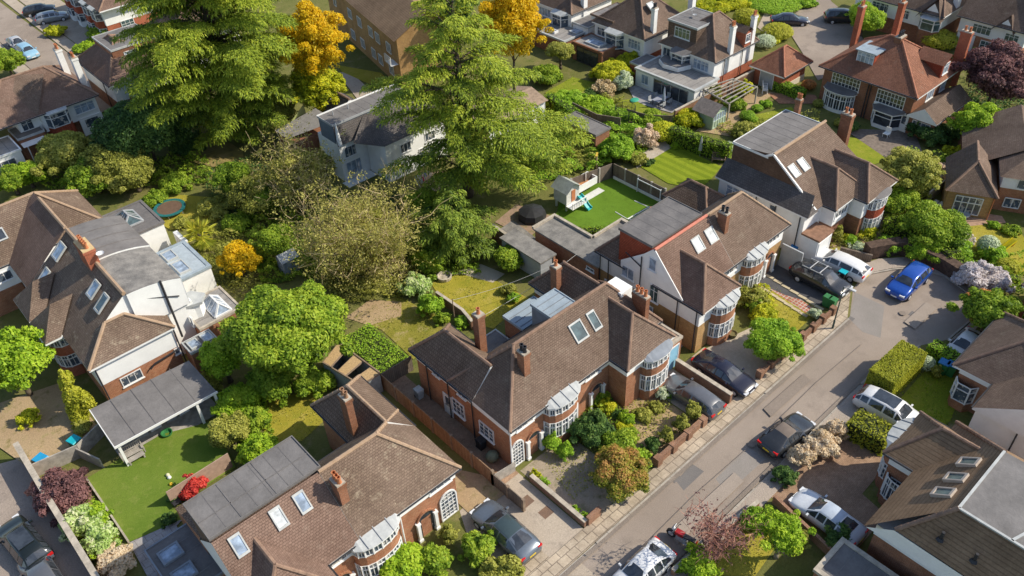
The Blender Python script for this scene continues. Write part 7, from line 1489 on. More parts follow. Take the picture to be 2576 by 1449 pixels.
wall_line('lane_wall',[(-1.35,52.3),(-1.35,46.5),(-1.25,36)],1.7,.32,BRICKW,'long brick lane wall beside the dark green estate car','wall',STONE)
wall_line('garden_fence',[(-1.3,50.1),(1.7,49.6),(4.3,50.8)],1.25,.10,WOODG,'silvery board fence between canopy and lane','fence')
wall_line('garden_fence',[(1.5,49.8),(2.4,47.5)],1.0,.10,WOODG,'silvery wooden gate panel beside the bench','gate')
wall_line('garden_fence',[(1.15,47.3),(1.2,40.4)],.3,.12,STONE,'pale edging kerb of the bright lawn bed','wall')
wall_line('garden_fence',[(4.5,41.1),(9.0,41.2)],1.5,.08,plain('pinkish fence',(.36,.25,.19),.9,.15),'pinkish board fence behind the red maple','fence')
wall_line('garden_wall',[(32.1,9.1),(33.0,13.9)],.7,.22,BRICKW,'low wall between garage and block paved drive','wall')
wall_line('front_wall',[at(1690,1449),at(1810,1350),at(1905,1275)],.6,.22,BRICKW,'low wall along the near pavement beside the motorbike','wall',STONE)
wall_line('curb_wall',[at(2330,510),at(2380,470),at(2410,440)],1.2,.12,STONE,'pale edged retaining wall beside the bungalow','wall')
for k,(u,v) in enumerate(((2345,520),(2358,528))):
    c=at(u,v); m=MB(); m.box(c[0]-.9,c[0]+.9,c[1]-.2,c[1]+.2,0,.3+.15*k); o=m.build('garden_step',WHITEP); tag(o,('upper' if k else 'lower')+' white edged garden step beside the bungalow','step')
# ---------------------------------------------------------------- vehicles
BLK=paint('black car paint',(.012,.012,.014)); NAVY=paint('midnight car paint',(.018,.018,.035)); WHT=paint('white car paint',(.80,.80,.80)); BLU=paint('bright blue car paint',(.016,.085,.42),.2,.2); SIL=paint('silver car paint',(.36,.39,.43),.28,.5); GRY=paint('grey car paint',(.16,.165,.18),.3,.3); GRN=paint('dark green car paint',(.012,.017,.016),.3,.1); LBL=paint('light blue car paint',(.30,.52,.68)); CHR=paint('charcoal car paint',(.030,.032,.036))
car(1270,1330,90,'saloon',paint('blue grey car paint',(.17,.20,.24),.25,.4),'blue grey saloon with dark glass roof parked on the concrete drive nose to the house',L=5.1,W=1.95,roofm=paint('smoked green roof',(.05,.075,.08)),H=1.40)
car(1742,992,90,'estate',GRY,'grey estate parked beside the projecting bay of the middle semi',L=4.8,W=1.85,H=1.42)
car(1822,935,-90,'saloon',NAVY,'midnight saloon parked under the fresh tree shade facing the road',L=5.0,W=1.9,H=1.4)
car(2064,700,-90,'suv',CHR,'charcoal SUV with silver roof bars on the dark tarmac drive',extra=('bars',),L=5.0,W=1.95,H=1.6)
car(2113,662,92,'suv',WHT,'white SUV with red rear lights parked by the white garage',L=5.0,W=1.9,H=1.5)
car(2286,705,181,'suv',BLU,'bright blue SUV stopped in the turning circle',L=4.8,W=1.9,H=1.52)
car(1980,1088,-4,'coupe',CHR,'dark coupe with brownish soft top parked at the near kerb',L=4.5,W=1.85,H=1.30,extra=('softtop',),roofm=plain('brown soft top',(.15,.12,.10),.8,.1))
car(1615,1432,180,'saloon',WHT,'white hatchback at the bottom edge with branch shadows on its roof',L=4.6,W=1.9,H=1.46)
car(2240,1032,-88,'suv',WHT,'white SUV with black panoramic roof beside the rounded hedge',extra=('panoroof',),L=4.8,W=1.95,H=1.6)
car(2082,1297,88,'saloon',paint('pearl car paint',(.66,.69,.74)),'silver white convertible on the block paved drive',L=4.7,W=1.88,H=1.40,roofm=plain('pale soft top',(.40,.46,.55),.7,.08))
car(57,1362,97,'estate',GRN,'dark green estate with yellow rear plate in the lane',L=4.9,W=1.9,H=1.5,extra=('panoroof',))
car(108,1452,92,'estate',GRY,'grey car roof cut by the bottom edge in the lane',L=4.8,W=1.85,H=1.48)
car(68,128,-88,'suv',LBL,'light blue car parked on the top left road',L=4.4,W=1.85,H=1.5)
car(42,107,-88,'saloon',paint('pale grey car paint',(.5,.5,.52)),'pale grey car parked in front of the light blue one',L=4.4,W=1.8)
car(98,24,-20,'suv',CHR,'dark car on the drive at the top left corner',L=4.4,W=1.8,H=1.5); car(130,42,-15,'suv',SIL,'silver car beside the wheelie bins at the top left',L=4.4,W=1.8,H=1.5)
car(1987,48,-48,'saloon',NAVY,'black saloon on the close beside the clipped dome',L=4.9,W=1.9,H=1.45); car(2122,42,-50,'suv',CHR,'dark SUV half behind the round tree at the top right',L=4.9,W=1.9,H=1.7)
car(2428,866,178,'saloon',WHT,'white car tail beside the narrow clipped hedge',L=3.8,W=1.7)
# motorbike
c=at(1716,1352,.5); t=empty('motorbike',(c[0],c[1],0),'red and black motorbike with yellow rear plate parked by the bare plum tree','motorbike'); ang=R(98); ca,sa=math.cos(ang),math.sin(ang)
def Mp(x,y,z): return (c[0]+ca*x-sa*y,c[1]+sa*x+ca*y,z)
REDP=paint('red motorbike paint',(.42,.02,.02))
for x in (.75,-.72):
    m=MB(); m.tube(Mp(x,-.07,.33),Mp(x,.07,.33),.33,.33,16); o=m.build('wheel',plain('tyre rubber',(.025,.025,.026)),t); m=MB(); m.tube(Mp(x,-.08,.33),Mp(x,.08,.33),.19,.19,12); m.build('rim',plain('alloy',(.45,.45,.46)),o)
m=MB(); m.bar(Mp(.45,0,.78),Mp(-.1,0,.82),.34,.26); m.build('fuel_tank',REDP,t)
m=MB(); m.bar(Mp(-.1,0,.80),Mp(-.85,0,.88),.30,.12); m.build('saddle',DARKP,t)
m=MB(); m.bar(Mp(.35,0,.40),Mp(-.35,0,.42),.36,.40); m.build('engine',GREYM,t)
m=MB(); m.tube(Mp(.75,.1,.33),Mp(.5,.1,.98),.035,.035,7); m.tube(Mp(.75,-.1,.33),Mp(.5,-.1,.98),.035,.035,7); m.build('fork',GREYM,t)
m=MB(); m.tube(Mp(.46,-.38,1.05),Mp(.46,.38,1.05),.022,.022,7); m.tube(Mp(.46,.38,1.05),Mp(.36,.42,1.05),.03,.03,7); m.tube(Mp(.46,-.38,1.05),Mp(.36,-.42,1.05),.03,.03,7); m.build('handlebar',DARKP,t)
m=MB(); m.sphere(Mp(.62,0,.92),.12,10,8); m.build('headlight',plain('headlight lens',(.75,.77,.8)),t)
m=MB(); m.bar(Mp(.72,0,1.02),Mp(.55,0,1.3),.30,.03); m.build('windshield',GLASSB,t)
m=MB(); m.obox(Mp(-1.0,0,.62),.04,.30,.24,ang); m.build('number_plate',plain('plate yellow',(.8,.5,.02)),t); m=MB(); m.obox(Mp(-.98,0,.88),.06,.22,.09,ang); m.build('tail_light',plain('tail light red',(.5,.015,.015)),t)
m=MB(); m.tube(Mp(-.2,.2,.3),Mp(-.85,.22,.42),.06,.07,8); m.build('exhaust',GREYM,t)
# street lamp
t=empty('street_lamp',(50.02,20.03,0),'slim dark green street lamp at the bend of the pavement','street lamp'); m=MB(); m.tube((50.02,20.03,0),(50.02,20.03,.9),.085,.08,9); m.tube((50.02,20.03,.9),(50.02,20.03,4.35),.055,.04,9); m.build('post',plain('dark green iron',(.05,.08,.075),.5,.1),t)
m=MB(); m.bar((50.02,20.03,4.33),(50.05,19.55,4.42),.06,.06); m.build('arm',GREYM,t); m=MB(); m.obox((50.06,19.35,4.36),.22,.5,.1,0); m.build('lantern',plain('lamp grey',(.5,.5,.5)),t)
# telephone wires
# bins
GB=plain('green bin plastic',(.035,.15,.05),.5,.08); TQ=plain('turquoise lid plastic',(.01,.33,.40),.45,.06); BB=plain('blue bin plastic',(.015,.14,.36),.45,.06); BK=plain('black bin plastic',(.025,.025,.027),.5,.1)
bin_(2080,758,0,GB,GB,'dark green wheelie bin left of its twin beside the lamp post'); bin_(2093,764,0,GB,GB,'green wheelie bin nearest the lamp post')
bin_(2118,695,0,BK,TQ,'black bin with turquoise lid in front of the white SUV'); bin_(1997,630,20,BK,BB,'recycling bin with pale blue lid by the garage',h=.9)
bin_(2000,645,10,BK,BK,'black wheelie bin in the shade beside the pale blue lidded one',h=.9)
bin_(190,1115,20,GB,TQ,'green bin with turquoise top by the lane fence',h=.8,w=.7); bin_(106,1162,20,plain('olive bin plastic',(.12,.16,.11)),plain('sky blue lid',(.02,.26,.5),.4,.05),'bin with sky blue lid next to the lane wall',h=.8,w=.75)
bin_(2372,925,5,GB,BB,'green bin with blue lid left of the pair by the right hand house',h=1.1,w=.65); bin_(2392,930,5,GB,BB,'green bin with blue lid closest to the right hand house',h=1.1,w=.65)
bin_(105,48,0,GB,GB,'green bin on the top left drive',h=.9); bin_(112,42,0,GB,TQ,'bin with light lid on the top left drive',h=.9)
bin_(1045,510,0,BB,plain('sky blue lid',(.02,.26,.5)),'bright blue bin on the lawn under the right cedar',h=.8)
# white playhouse with slide
c=at(1425,505,.6); t=empty('playhouse',(c[0],c[1],0),'white wooden playhouse with grey roof and long deck by the green lawn','playhouse'); x,y=c[0],c[1]
PG=plain('pale grey timber',(.62,.62,.58),.7,.08); 
m=MB(); m.box(x-.8,x+.9,y-.8,y+.9,.8,2.3); m.box(x-.7,x-.55,y-.7,y-.55,0,.8); m.box(x+.65,x+.8,y-.7,y-.55,0,.8); m.box(x-.7,x-.55,y+.65,y+.8,0,.8); m.box(x+.65,x+.8,y+.65,y+.8,0,.8); m.build('wall',PG,t)
m=MB(); m.poly([(x-1.05,y-1.1,2.2),(x+.05,y-1.1,3.0),(x+.05,y+1.1,3.0),(x-1.05,y+1.1,2.2)][::-1]); m.poly([(x+.05,y-1.1,3.0),(x+1.15,y-1.1,2.2),(x+1.15,y+1.1,2.2),(x+.05,y+1.1,3.0)][::-1]); m.poly([(x-.8,y-.81,2.3),(x+.9,y-.81,2.3),(x+.05,y-.81,2.95)],1); m.build('roof',[plain('grey shingle roof',(.30,.32,.29),.8,.15),PG],t)
m=MB(); m.box(x-.15,x+.35,y-.84,y-.79,.95,2.15); m.build('door',TERRA,t)
m=MB(); m.box(x-.9,x+1.0,y-1.7,y-.82,.72,.8); 
for k in range(7): m.box(x-.9+.31*k,x-.84+.31*k,y-1.7,y-1.64,.8,1.35)
m.box(x-.9,x+1.0,y-1.71,y-1.63,1.35,1.42); m.build('balcony',WHITEP,t)
m=MB(); m.box(x+1.1,x+4.2,y+.1,y+1.3,.78,.86); m.build('deck',plain('orange decking',(.48,.22,.09),.8,.15),t); m=MB(); m.box(x+1.1,x+4.3,y+1.3,y+1.38,.6,1.35); m.box(x+1.1,x+4.3,y+.02,y+.1,.6,1.35); m.box(x+4.2,x+4.3,y+.1,y+1.3,.6,1.35); m.build('railing',WHITEP,t)
m=MB(); m.box(x+1.5,x+4.4,y-.9,y-.1,.0,.08); m.build('base',PG,t)
s0,s1=at(1457,492,1.1),at(1485,527,.12); t=empty('slide',(s1[0],s1[1],0),'long teal slide coming down from the white playhouse','slide'); TL=plain('teal plastic',(.03,.33,.34),.35,.08); d=np.array(s1)-np.array(s0); n_=np.cross(d,(0,0,1)); n_/=np.linalg.norm(n_)
m=MB(); P=[np.array(s0)+d*k/6+np.array((0,0,.14*math.sin(k*math.pi/3)*.6)) for k in range(7)]
for a,b in zip(P,P[1:]): m.poly([a-n_*.26,a+n_*.26,b+n_*.26,b-n_*.26][::-1]); m.bar(a+n_*.28+[0,0,.07],b+n_*.28+[0,0,.07],.06,.2); m.bar(a-n_*.28+[0,0,.07],b-n_*.28+[0,0,.07],.06,.2)
m.build('chute',TL,t); m=MB(); m.tube((s0[0],s0[1],0),(s0[0],s0[1],1.1),.05,.05,6); m.build('ladder',WHITEP,t)
# goals
g0,g1=at(1602,483),at(1659,512); t=empty('football_goal',(g0[0],g0[1],0),'white football goal standing against the grey board fence','football goal')
m=MB(); 
for q in (g0,g1): m.tube((q[0],q[1],0),(q[0],q[1],1.5),.05,.05,7); m.tube((q[0],q[1],1.5),(q[0]+.55,q[1]+.12,1.5),.04,.04,7); m.tube((q[0]+.55,q[1]+.12,1.5),(q[0]+.8,q[1]+.15,0),.04,.04,7)
m.tube((g0[0],g0[1],1.5),(g1[0],g1[1],1.5),.05,.05,7); m.tube((g0[0]+.8,g0[1]+.15,.05),(g1[0]+.8,g1[1]+.15,.05),.04,.04,7); m.build('frame',WHITEP,t)
def net(t,A,B,C_,D,k=9,l=9):
    m=MB(); A,B,C_,D=[np.array(q,float) for q in (A,B,C_,D)]
    for i in range(k+1): f=i/k; m.bar(A+(B-A)*f,D+(C_-D)*f,.012,.012)
    for i in range(l+1): f=i/l; m.bar(A+(D-A)*f,B+(C_-B)*f,.012,.012)
    return m.build('net',plain('white net',(.6,.6,.6)),t)
net(t,(g0[0]+.55,g0[1]+.12,1.5),(g1[0]+.55,g1[1]+.12,1.5),(g1[0]+.8,g1[1]+.15,.05),(g0[0]+.8,g0[1]+.15,.05))
q=[at(1576,545,.05),at(1632,557,.05),at(1690,522,.05),at(1635,513,.05)]
q=[np.array(at(u,v,.06)) for u,v in ((1578,551),(1632,521),(1668,518),(1610,554))]; t=empty('football_goal',(q[0][0],q[0][1],0),'white goal lying flat on the green lawn behind the small chimney','football goal')
m=MB()
for a,b in zip(q,q[1:]+q[:1]): m.tube(a,b,.05,.05,7)
for a,b in ((at(1548,533,.06),q[0]),(at(1596,505,.06),q[1])): m.tube(a,b,.05,.05,7)
m.build('frame',WHITEP,t); net(t,*q)
c=at(1640,568); t=empty('garden_table',(c[0],c[1],0),'white framed garden table on the patio behind the small chimney','table'); m=MB(); m.box(c[0]-.7,c[0]+.7,c[1]-.5,c[1]+.5,.68,.72); m.build('tabletop',FELTL,t)
for sx in (-1,1):
    for sy in (-1,1): m=MB(); m.tube((c[0]+sx*.6,c[1]+sy*.42,0),(c[0]+sx*.6,c[1]+sy*.42,.68),.035,.035,6); m.build('leg',WHITEP,t)
p=at(1500,425); t=empty('signpost',(p[0],p[1],0),'wooden post with yellow topped swing arm at the corner of the goal fence','post'); m=MB(); m.box(p[0]-.08,p[0]+.08,p[1]-.08,p[1]+.08,0,1.6); m.build('post',WOOD,t); m=MB(); m.bar((p[0]-.3,p[1]-.2,1.65),(p[0]+.35,p[1]+.25,1.65),.2,.12); m.build('arm',plain('yellow paint',(.6,.40,.05)),t)
# round trampolines
def tramp(u,v,r,label,pad,h=.55,netted=False):
    c=at(u,v,h); t=empty('trampoline',(c[0],c[1],0),label,'trampoline'); m=MB(); N_=28
    for i in range(N_):
        a,b=2*math.pi*i/N_,2*math.pi*(i+1)/N_; f=lambda r_,q,z:(c[0]+r_*math.cos(q),c[1]+r_*math.sin(q),z)
        m.poly([f(r*.78,a,h),f(r,a,h+.02),f(r,b,h+.02),f(r*.78,b,h)]); m.poly([f(r,a,h-.08),f(r,b,h-.08),f(r,b,h+.02),f(r,a,h+.02)])
    m.build('pad',pad,t); m=MB(); m.poly([(c[0]+r*.78*math.cos(2*math.pi*i/N_),c[1]+r*.78*math.sin(2*math.pi*i/N_),h-.03) for i in range(N_)]); m.build('bed',plain('brown trampoline bed',(.12,.075,.05),.8,.1),t)
    for k in range(6):
        a=k*math.pi/3; m=MB(); m.tube((c[0]+r*.9*math.cos(a),c[1]+r*.9*math.sin(a),0),(c[0]+r*.95*math.cos(a),c[1]+r*.95*math.sin(a),h+(1.6 if netted else -.05)),.035,.03,6); m.build('leg',DARKP if netted else GREYM,t)
    if netted:
        m=MB()
        for z in (h+.5,h+1.0,h+1.55):
            for i in range(N_): a,b=2*math.pi*i/N_,2*math.pi*(i+1)/N_; m.bar((c[0]+r*.95*math.cos(a),c[1]+r*.95*math.sin(a),z),(c[0]+r*.95*math.cos(b),c[1]+r*.95*math.sin(b),z),.03,.03)
        for i in range(N_*2): a=math.pi*i/N_; m.bar((c[0]+r*.95*math.cos(a),c[1]+r*.95*math.sin(a),h),(c[0]+r*.95*math.cos(a),c[1]+r*.95*math.sin(a),h+1.55),.016,.016)
        m.build('net',DARKP,t)
tramp(426,522,1.55,'round trampoline with turquoise rim on the stepping stone lawn',plain('turquoise pad',(.02,.13,.13),.6,.15))
tramp(1572,300,1.15,'netted black trampoline on the lawn of the nearest white house',DARKP,.5,True)
for i,(u,v) in enumerate(((455,560),(470,556),(485,551),(497,545),(510,540),(522,535),(535,528),(548,520),(560,513))):
    c=at(u,v); m=MB(); m.prism([(c[0]+.28*math.cos(a)*(1+.2*math.sin(3*a+i)),c[1]+.22*math.sin(a)) for a in [k*.9 for k in range(7)]],0,.05); o=m.build('stepping_stone',STONE); tag(o,'pale stepping stone in the curved row beside the trampoline','stone','stepping stones beside the trampoline')
# benches, balls, table on the bright lawn
def bench(u,v,ang,label,mat,L=1.6):
    c=at(u,v,.4); t=empty('garden_bench',(c[0],c[1],0),label,'bench'); ca,sa=math.cos(R(ang)),math.sin(R(ang)); B=lambda x,y,z:(c[0]+ca*x-sa*y,c[1]+sa*x+ca*y,z)
    m=MB()
    for k in range(4): m.bar(B(-L/2,-.22+.14*k,.45),B(L/2,-.22+.14*k,.45),.11,.035)
    m.build('seat',mat,t); m=MB(); m.bar(B(-L/2,.30,.95),B(L/2,.34,.95),.06,.09); m.bar(B(-L/2,.28,.55),B(L/2,.28,.55),.05,.06)
    for k in range(12): x=-L/2+L*(k+.5)/12; m.bar(B(x,.28,.5),B(x,.33,.95),.05,.03)
    m.build('backrest',mat,t)
    for sx in (-1,1):
        for yy in (-.24,.3): m=MB(); m.bar(B(sx*(L/2-.05),yy,0),B(sx*(L/2-.05),yy,.62 if yy<0 else .95),.07,.07); m.build('leg',mat,t)
        m=MB(); m.bar(B(sx*(L/2-.05),-.26,.65),B(sx*(L/2-.05),.3,.65),.08,.05); m.build('armrest',mat,t)
    return t
bench(333,1138,-3,'silver grey slatted bench under the canopy end',WOODG); bench(1808,400,-55,'brown rounded bench by the tall dark hedge',WOOD,1.4)
c=at(343,1152,.3); t=empty('low_table',(c[0],c[1],0),'low wooden table in front of the silver grey bench','table'); m=MB(); m.box(c[0]-.6,c[0]+.6,c[1]-.22,c[1]+.22,.40,.45); m.build('tabletop',WOODG,t)
for sx in (-1,1): m=MB(); m.box(c[0]+sx*.5-.05,c[0]+sx*.5+.05,c[1]-.18,c[1]+.18,0,.40); m.build('leg',WOODG,t)
ball(422,1195,.14,plain('pale yellow ball',(.75,.72,.45)),'pale yellow football on the bright lawn, upper of the close pair'); ball(426,1201,.14,WHITEP,'white football touching the pale yellow one on the bright lawn'); ball(430,1218,.13,plain('orange yellow ball',(.70,.45,.03)),'orange yellow football alone on the bright lawn')
c=at(420,1090,.15); m=MB(); m.lathe((0,0,0),[(.32,0),(.42,.28),(.36,.28),(.3,.1),(0,.08)],14); o=m.build('paddling_tub',GB); o.location=(c[0],c[1],0); tag(o,'round green tub on the lawn in front of the canopy','tub')
c=at(448,1272); t=empty('garden_chair',(c[0],c[1],0),'dark metal garden chair beside the red maple','chair'); m=MB(); m.box(c[0]-.25,c[0]+.25,c[1]-.25,c[1]+.25,.42,.46); m.build('seat',DARKP,t); m=MB(); m.box(c[0]-.25,c[0]+.25,c[1]+.22,c[1]+.27,.46,.9); m.build('backrest',DARKP,t)
for sx in (-1,1):
    for sy in (-1,1): m=MB(); m.tube((c[0]+sx*.22,c[1]+sy*.22,0),(c[0]+sx*.22,c[1]+sy*.22,.42),.02,.02,6); m.build('leg',DARKP,t)
# chipboard shed under construction
t=empty('open_shed',(16,44,0),'half built shed with chipboard roof panels and open rafters','shed'); A,B,C_,D=[np.array(at(u,v,2.0)) for u,v in ((812,912),(852,862),(955,938),(905,968))]
m=MB()
for i in (0,2,4):
    f0,f1=i/5,(i+1)/5*1.0; m.poly([A+(D-A)*f0,B+(C_-B)*f0,B+(C_-B)*f1,A+(D-A)*f1][::-1])
m.build('roof_panel',OSB,t)
for i in range(6): m=MB(); f=i/5; m.bar(A+(D-A)*f-[0,0,.08],B+(C_-B)*f-[0,0,.08],.09,.14); m.build('rafter',WOOD,t)
m=MB(); m.bar(A,D,.1,.16); m.bar(B,C_,.1,.16); m.build('frame',WOOD,t)
m=MB()
for q,r_ in ((A,D),(B,C_),(A,B),(D,C_)): m.poly([(q[0],q[1],0),(r_[0],r_[1],0),(r_[0],r_[1],1.85),(q[0],q[1],1.85)])
m.build('wall',plain('blue grey sheeting',(.22,.24,.25),.8,.15),t); m=MB(); m.prism([(q[0],q[1]) for q in (A,B,C_,D)],.02,.08); m.build('floor',FELTD,t)
# small blue grey shed and covered table
c=at(725,665,.7); t=empty('small_shed',(c[0],c[1],0),'small blue grey shed tucked behind the leafy green tree','shed'); m=MB(); m.box(c[0]-.7,c[0]+.7,c[1]-.6,c[1]+.6,0,1.6); m.build('wall',plain('blue grey timber',(.22,.26,.32)),t); m=MB(); m.poly([(c[0]-.85,c[1]-.75,1.55),(c[0]+.85,c[1]-.75,1.55),(c[0]+.85,c[1],2.1),(c[0]-.85,c[1],2.1)]); m.poly([(c[0]-.85,c[1],2.1),(c[0]+.85,c[1],2.1),(c[0]+.85,c[1]+.75,1.55),(c[0]-.85,c[1]+.75,1.55)]); m.build('roof',LEAD,t)
c=at(1338,535,.6); t=empty('covered_table',(c[0],c[1],0),'garden table set hidden under a black cover on the reddish gravel','covered furniture'); m=MB(); m.lathe((c[0],c[1],0),[(1.35,.0),(1.38,.35),(1.25,.8),(.7,1.0),(.25,1.12),(0,1.15)],9); m.build('cover',BK,t)
# summerhouse, pergola, patio furniture
c=at(1785,290,1.0); t=empty('summerhouse',(c[0],c[1],0),'sage green summerhouse with grey shingled roof beside the garden path','summerhouse'); SG_=plain('sage green timber',(.30,.38,.28),.7,.08); x,y=c[0],c[1]
m=MB(); m.box(x-1.1,x+1.3,y-1.2,y+1.2,0,1.9); m.poly([(x-1.1,y-1.2,1.9),(x+1.3,y-1.2,1.9),(x+.1,y-1.2,2.6)]); m.build('wall',SG_,t); m=MB(); m.poly([(x-1.4,y-1.5,1.75),(x+.1,y-1.5,2.72),(x+.1,y+1.4,2.72),(x-1.4,y+1.4,1.75)][::-1]); m.poly([(x+.1,y-1.5,2.72),(x+1.6,y-1.5,1.75),(x+1.6,y+1.4,1.75),(x+.1,y+1.4,2.72)][::-1]); m.build('roof',plain('brown grey shingle',(.24,.20,.175),.85,.2),t)
m=MB()
for k in range(6): xx=x-1.0+2.2*k/5; m.box(xx-.03,xx+.03,y-1.25,y-1.19,.2,1.8)
for z in (.2,1.0,1.8): m.box(x-1.0,x+1.2,y-1.26,y-1.185,z-.03,z+.03)
o=m.build('glazed_front',plain('pale sage paint',(.45,.55,.42)),t); m=MB(); m.box(x-.95,x+1.15,y-1.215,y-1.205,.9,1.8); m.build('pane',GLASSB,o)
t=empty('pergola',tuple(at(1830,255)),'silvery timber pergola with climbers beside the long sunlit wall','pergola'); Q4=[np.array(at(u,v,2.0)) for u,v in ((1770,225),(1845,200),(1905,220),(1835,262))]
for q in Q4: m=MB(); m.box(q[0]-.07,q[0]+.07,q[1]-.07,q[1]+.07,0,2.0); m.build('post',WOODG,t)
m=MB(); m.bar(Q4[0],Q4[3],.1,.16); m.bar(Q4[1],Q4[2],.1,.16); m.build('beam',WOODG,t)
for k in range(7): f=k/6; m=MB(); m.bar(Q4[0]+(Q4[3]-Q4[0])*f+[0,0,.12],Q4[1]+(Q4[2]-Q4[1])*f+[0,0,.12],.07,.12); m.build('rafter',WOODG,t)
shrub(1795,238,24,1.7,'olive','climber on the left side of the pergola'); shrub(1872,225,22,1.6,'goldgreen','yellow climber on the right side of the pergola'); shrub(1850,262,26,.9,'green','plants under the front of the pergola')
c=at(1660,262); t=empty('patio_table',(c[0],c[1],0),'dark rectangular patio table on the slate patio','table'); m=MB(); m.box(c[0]-.9,c[0]+.9,c[1]-.5,c[1]+.5,.70,.74); m.build('tabletop',plain('grey table',(.25,.26,.3)),t)
for sx in (-1,1):
    for sy in (-1,1): m=MB(); m.tube((c[0]+sx*.8,c[1]+sy*.42,0),(c[0]+sx*.8,c[1]+sy*.42,.7),.03,.03,6); m.build('leg',DARKP,t)
for k,(dx,dy) in enumerate(((-.6,.85),(.5,.85),(-.6,-.85),(.5,-.85),(1.3,0))):
    t=empty('patio_chair',(c[0]+dx,c[1]+dy,0),'grey patio chair drawn up to the rectangular patio table','chair','patio chairs round the rectangular table'); m=MB(); m.box(c[0]+dx-.24,c[0]+dx+.24,c[1]+dy-.24,c[1]+dy+.24,.40,.45); m.build('seat',GREYM,t); m=MB(); s_=1 if dy>0 else -1
    if dy: m.box(c[0]+dx-.24,c[0]+dx+.24,c[1]+dy+s_*.22-.02,c[1]+dy+s_*.22+.02,.45,.9)
    else: m.box(c[0]+dx+.2,c[0]+dx+.24,c[1]-.24,c[1]+.24,.45,.9)
    m.build('backrest',GREYM,t)
    for sx in (-1,1):
        for sy in (-1,1): m=MB(); m.tube((c[0]+dx+sx*.2,c[1]+dy+sy*.2,0),(c[0]+dx+sx*.2,c[1]+dy+sy*.2,.4),.02,.02,5); m.build('leg',DARKP,t)
def parasol(u,v,h,label,mat):
    c=at(u,v); t=empty('closed_parasol',(c[0],c[1],0),label,'parasol'); m=MB(); m.tube((c[0],c[1],0),(c[0],c[1],h),.03,.03,7); m.build('pole',GREYM,t); m=MB(); m.lathe((c[0],c[1],h*.3),[(.02,0),(.20,.05),(.17,h*.25),(.09,h*.55),(.02,h*.72)],10); m.build('canopy',mat,t)
parasol(1668,268,2.4,'closed blue-grey parasol on the slate patio',plain('blue grey canvas',(.30,.34,.42),.8,.08)); parasol(1760,393,2.3,'closed grey parasol by the tall dark hedge',plain('grey canvas',(.34,.35,.36),.8,.08))
c=at(1596,252,.1); m=MB(); m.sphere((0,0,.12),.6,14,6,0,(1,.8,.25)); o=m.build('sandpit',plain('green plastic',(.04,.28,.18),.5,.08)); o.location=(c[0],c[1],0); tag(o,'green plastic sandpit on the slate patio edge','sandpit')
c=at(1925,225); bench(1925,222,35,'white bench beside the curved clipped hedge',WHITEP)
# slide and pond on the bungalow lawn
s0,s1=at(2552,603,.9),at(2518,630,.1); t=empty('slide',(s1[0],s1[1],0),'bright yellow toddler slide on the bungalow lawn','slide'); YL=plain('yellow plastic',(.72,.60,.02),.4,.05); d=np.array(s1)-np.array(s0); n_=np.cross(d,(0,0,1)); n_/=np.linalg.norm(n_); m=MB(); a,b=np.array(s0),np.array(s1); m.poly([a-n_*.22,a+n_*.22,b+n_*.22,b-n_*.22][::-1]); m.bar(a+n_*.24+[0,0,.06],b+n_*.24+[0,0,.06],.06,.18); m.bar(a-n_*.24+[0,0,.06],b-n_*.24+[0,0,.06],.06,.18); m.build('chute',YL,t); m=MB()
for s_ in (-1,1): m.tube(a+n_*.22*s_,(a[0]+.4+n_[0]*.3*s_,a[1]+.3+n_[1]*.3*s_,0),.05,.05,6)
m.build('ladder',plain('orange plastic',(.6,.16,.03)),t)
c=at(2418,605); t=empty('rockery',(c[0],c[1],0),'small stone edged rockery with trellis panel on the bungalow lawn','rockery'); m=MB(); g=np.random.default_rng(2)
for k in range(16): a=k*2*math.pi/16; m.sphere((c[0]+1.25*math.cos(a),c[1]+1.0*math.sin(a),.1),.2,7,5,0,(1,.8,.8))
m.build('stone_edge',STONE,t); m=MB()
for k in range(9): m.bar((c[0]-.9+.2*k,c[1]-.9,.12),(c[0]-.9+.2*k,c[1]-.1,.4),.06,.03)
for k in range(4): m.bar((c[0]-.95,c[1]-.85+.22*k,.16+.08*k),(c[0]+.8,c[1]-.85+.22*k,.16+.08*k),.05,.03)
m.build('trellis',WOODG,t); m=MB()
for k in range(14): m.sphere((c[0]+g.uniform(-.8,.8),c[1]+g.uniform(0,.7),.12),.22,7,5)
m.build('stones',GREYM,t)
c=at(2424,545,.2); m=MB(); m.lathe((0,0,0),[(.3,0),(.35,.4),(.5,.45),(.5,.5),(.0,.46)],12); o=m.build('bird_bath',GREYM); o.location=(c[0],c[1],0); tag(o,'dark round bird bath at the end of the rockery','bird bath')
c=at(1118,697,.15); m=MB(); m.lathe((0,0,0),[(.62,0),(.66,.35),(.56,.36),(.5,.12),(0,.1)],16); o=m.build('round_planter',STONE); o.location=(c[0],c[1],0); tag(o,'pale round stone planter ring beside the gravel patio','planter')
c=at(1843,842,.25); m=MB(); m.lathe((0,0,0),[(.25,0),(.38,.45),(.32,.45),(.28,.35),(0,.33)],12,0); o=m.build('plant_pot',plain('olive pot',(.14,.12,.05))); o.location=(c[0],c[1],0); tag(o,'round olive plant pot beside the lower bow window','pot')
bin_(1210,1117,0,BK,BK,'black bin in the block paved side path',h=.9); bin_(1054,990,0,plain('pale grey bin',(.45,.46,.46)),plain('pale grey bin',(.45,.46,.46)),'pale grey bin at the far end of the side path',h=.9)
c=at(1238,1148,.4); m=MB(); m.sphere((0,0,.4),.5,12,8,0,(1,.9,.85)); o=m.build('covered_bundle',plain('dull green tarpaulin',(.16,.18,.12),.7,.15)); o.location=(c[0],c[1],0); tag(o,'dull green tarpaulin bundle at the end of the side path','bundle')
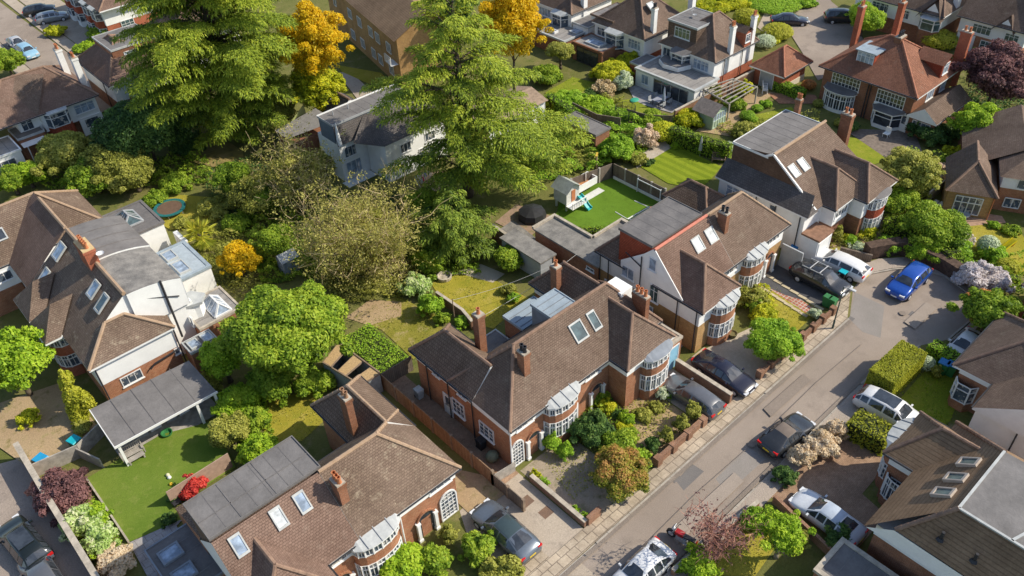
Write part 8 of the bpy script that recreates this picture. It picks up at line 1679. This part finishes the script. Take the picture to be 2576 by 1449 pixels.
for u,v,lab in ((2228,345,'white garden chair on the shaded terrace of the orange tiled house'),(985,187,'white garden seat on the dry lawn by the flats')):
    c=at(u,v); t=empty('garden_chair',(c[0],c[1],0),lab,'chair'); m=MB(); m.box(c[0]-.3,c[0]+.3,c[1]-.3,c[1]+.3,.42,.47); m.build('seat',WHITEP,t); m=MB(); m.box(c[0]+.27,c[0]+.32,c[1]-.3,c[1]+.3,.47,1.05); m.build('backrest',WHITEP,t)
    for sx in (-1,1):
        for sy in (-1,1): m=MB(); m.tube((c[0]+sx*.26,c[1]+sy*.26,0),(c[0]+sx*.26,c[1]+sy*.26,.42),.03,.03,6); m.build('leg',WHITEP,t)
# laundry and bits of garden colour under the cedar
c=at(1067,452,.4); t=empty('clothes_airer',(c[0],c[1],0),'clothes airer hung with white and red washing on the tan patio','clothes airer'); m=MB(); 
for k in range(5): m.bar((c[0]-.8,c[1]-.4+.2*k,.95),(c[0]+.8,c[1]-.4+.2*k,.95),.02,.02)
for sx in (-1,1): m.tube((c[0]+sx*.8,c[1]-.4,0),(c[0]+sx*.8,c[1]+.4,.95),.02,.02,5); m.tube((c[0]+sx*.8,c[1]+.4,0),(c[0]+sx*.8,c[1]-.4,.95),.02,.02,5)
m.build('frame',WHITEP,t)
for k,cc in enumerate(((.75,.75,.78),(.55,.06,.08),(.7,.7,.75),(.12,.16,.4),(.75,.6,.2))):
    m=MB(); x=c[0]-.7+.3*k; y=c[1]-.4+.2*(k%5); m.box(x,x+.26,y-.02,y+.02,.45,.955); m.build('washing',plain('washing %d'%k,cc,.8,.05),t)
for k,(a,b,lab) in enumerate(((at(1138,755,2.2),at(1395,665,3.2),'upper washing line wire across the dry middle lawn'),(at(1205,800,4.0),at(1450,640,3.0),'lower wire running past the tall chimney'))):
    m=MB(); a=np.array(a); b=np.array(b); P=[a+(b-a)*i/8-np.array((0,0,.35*math.sin(math.pi*i/8))) for i in range(9)]; m.path(P,.014,4); o=m.build('overhead_wire',plain('grey wire',(.4,.4,.4),.6,.05)); tag(o,lab,'wire')
    m=MB(); m.tube((a[0],a[1],0),(a[0],a[1],a[2]+.1),.05,.04,6); o=m.build('wire_post',WOOD); tag(o,'timber post carrying the '+('upper washing line' if k==0 else 'lower wire')+' near the dry lawn','post')
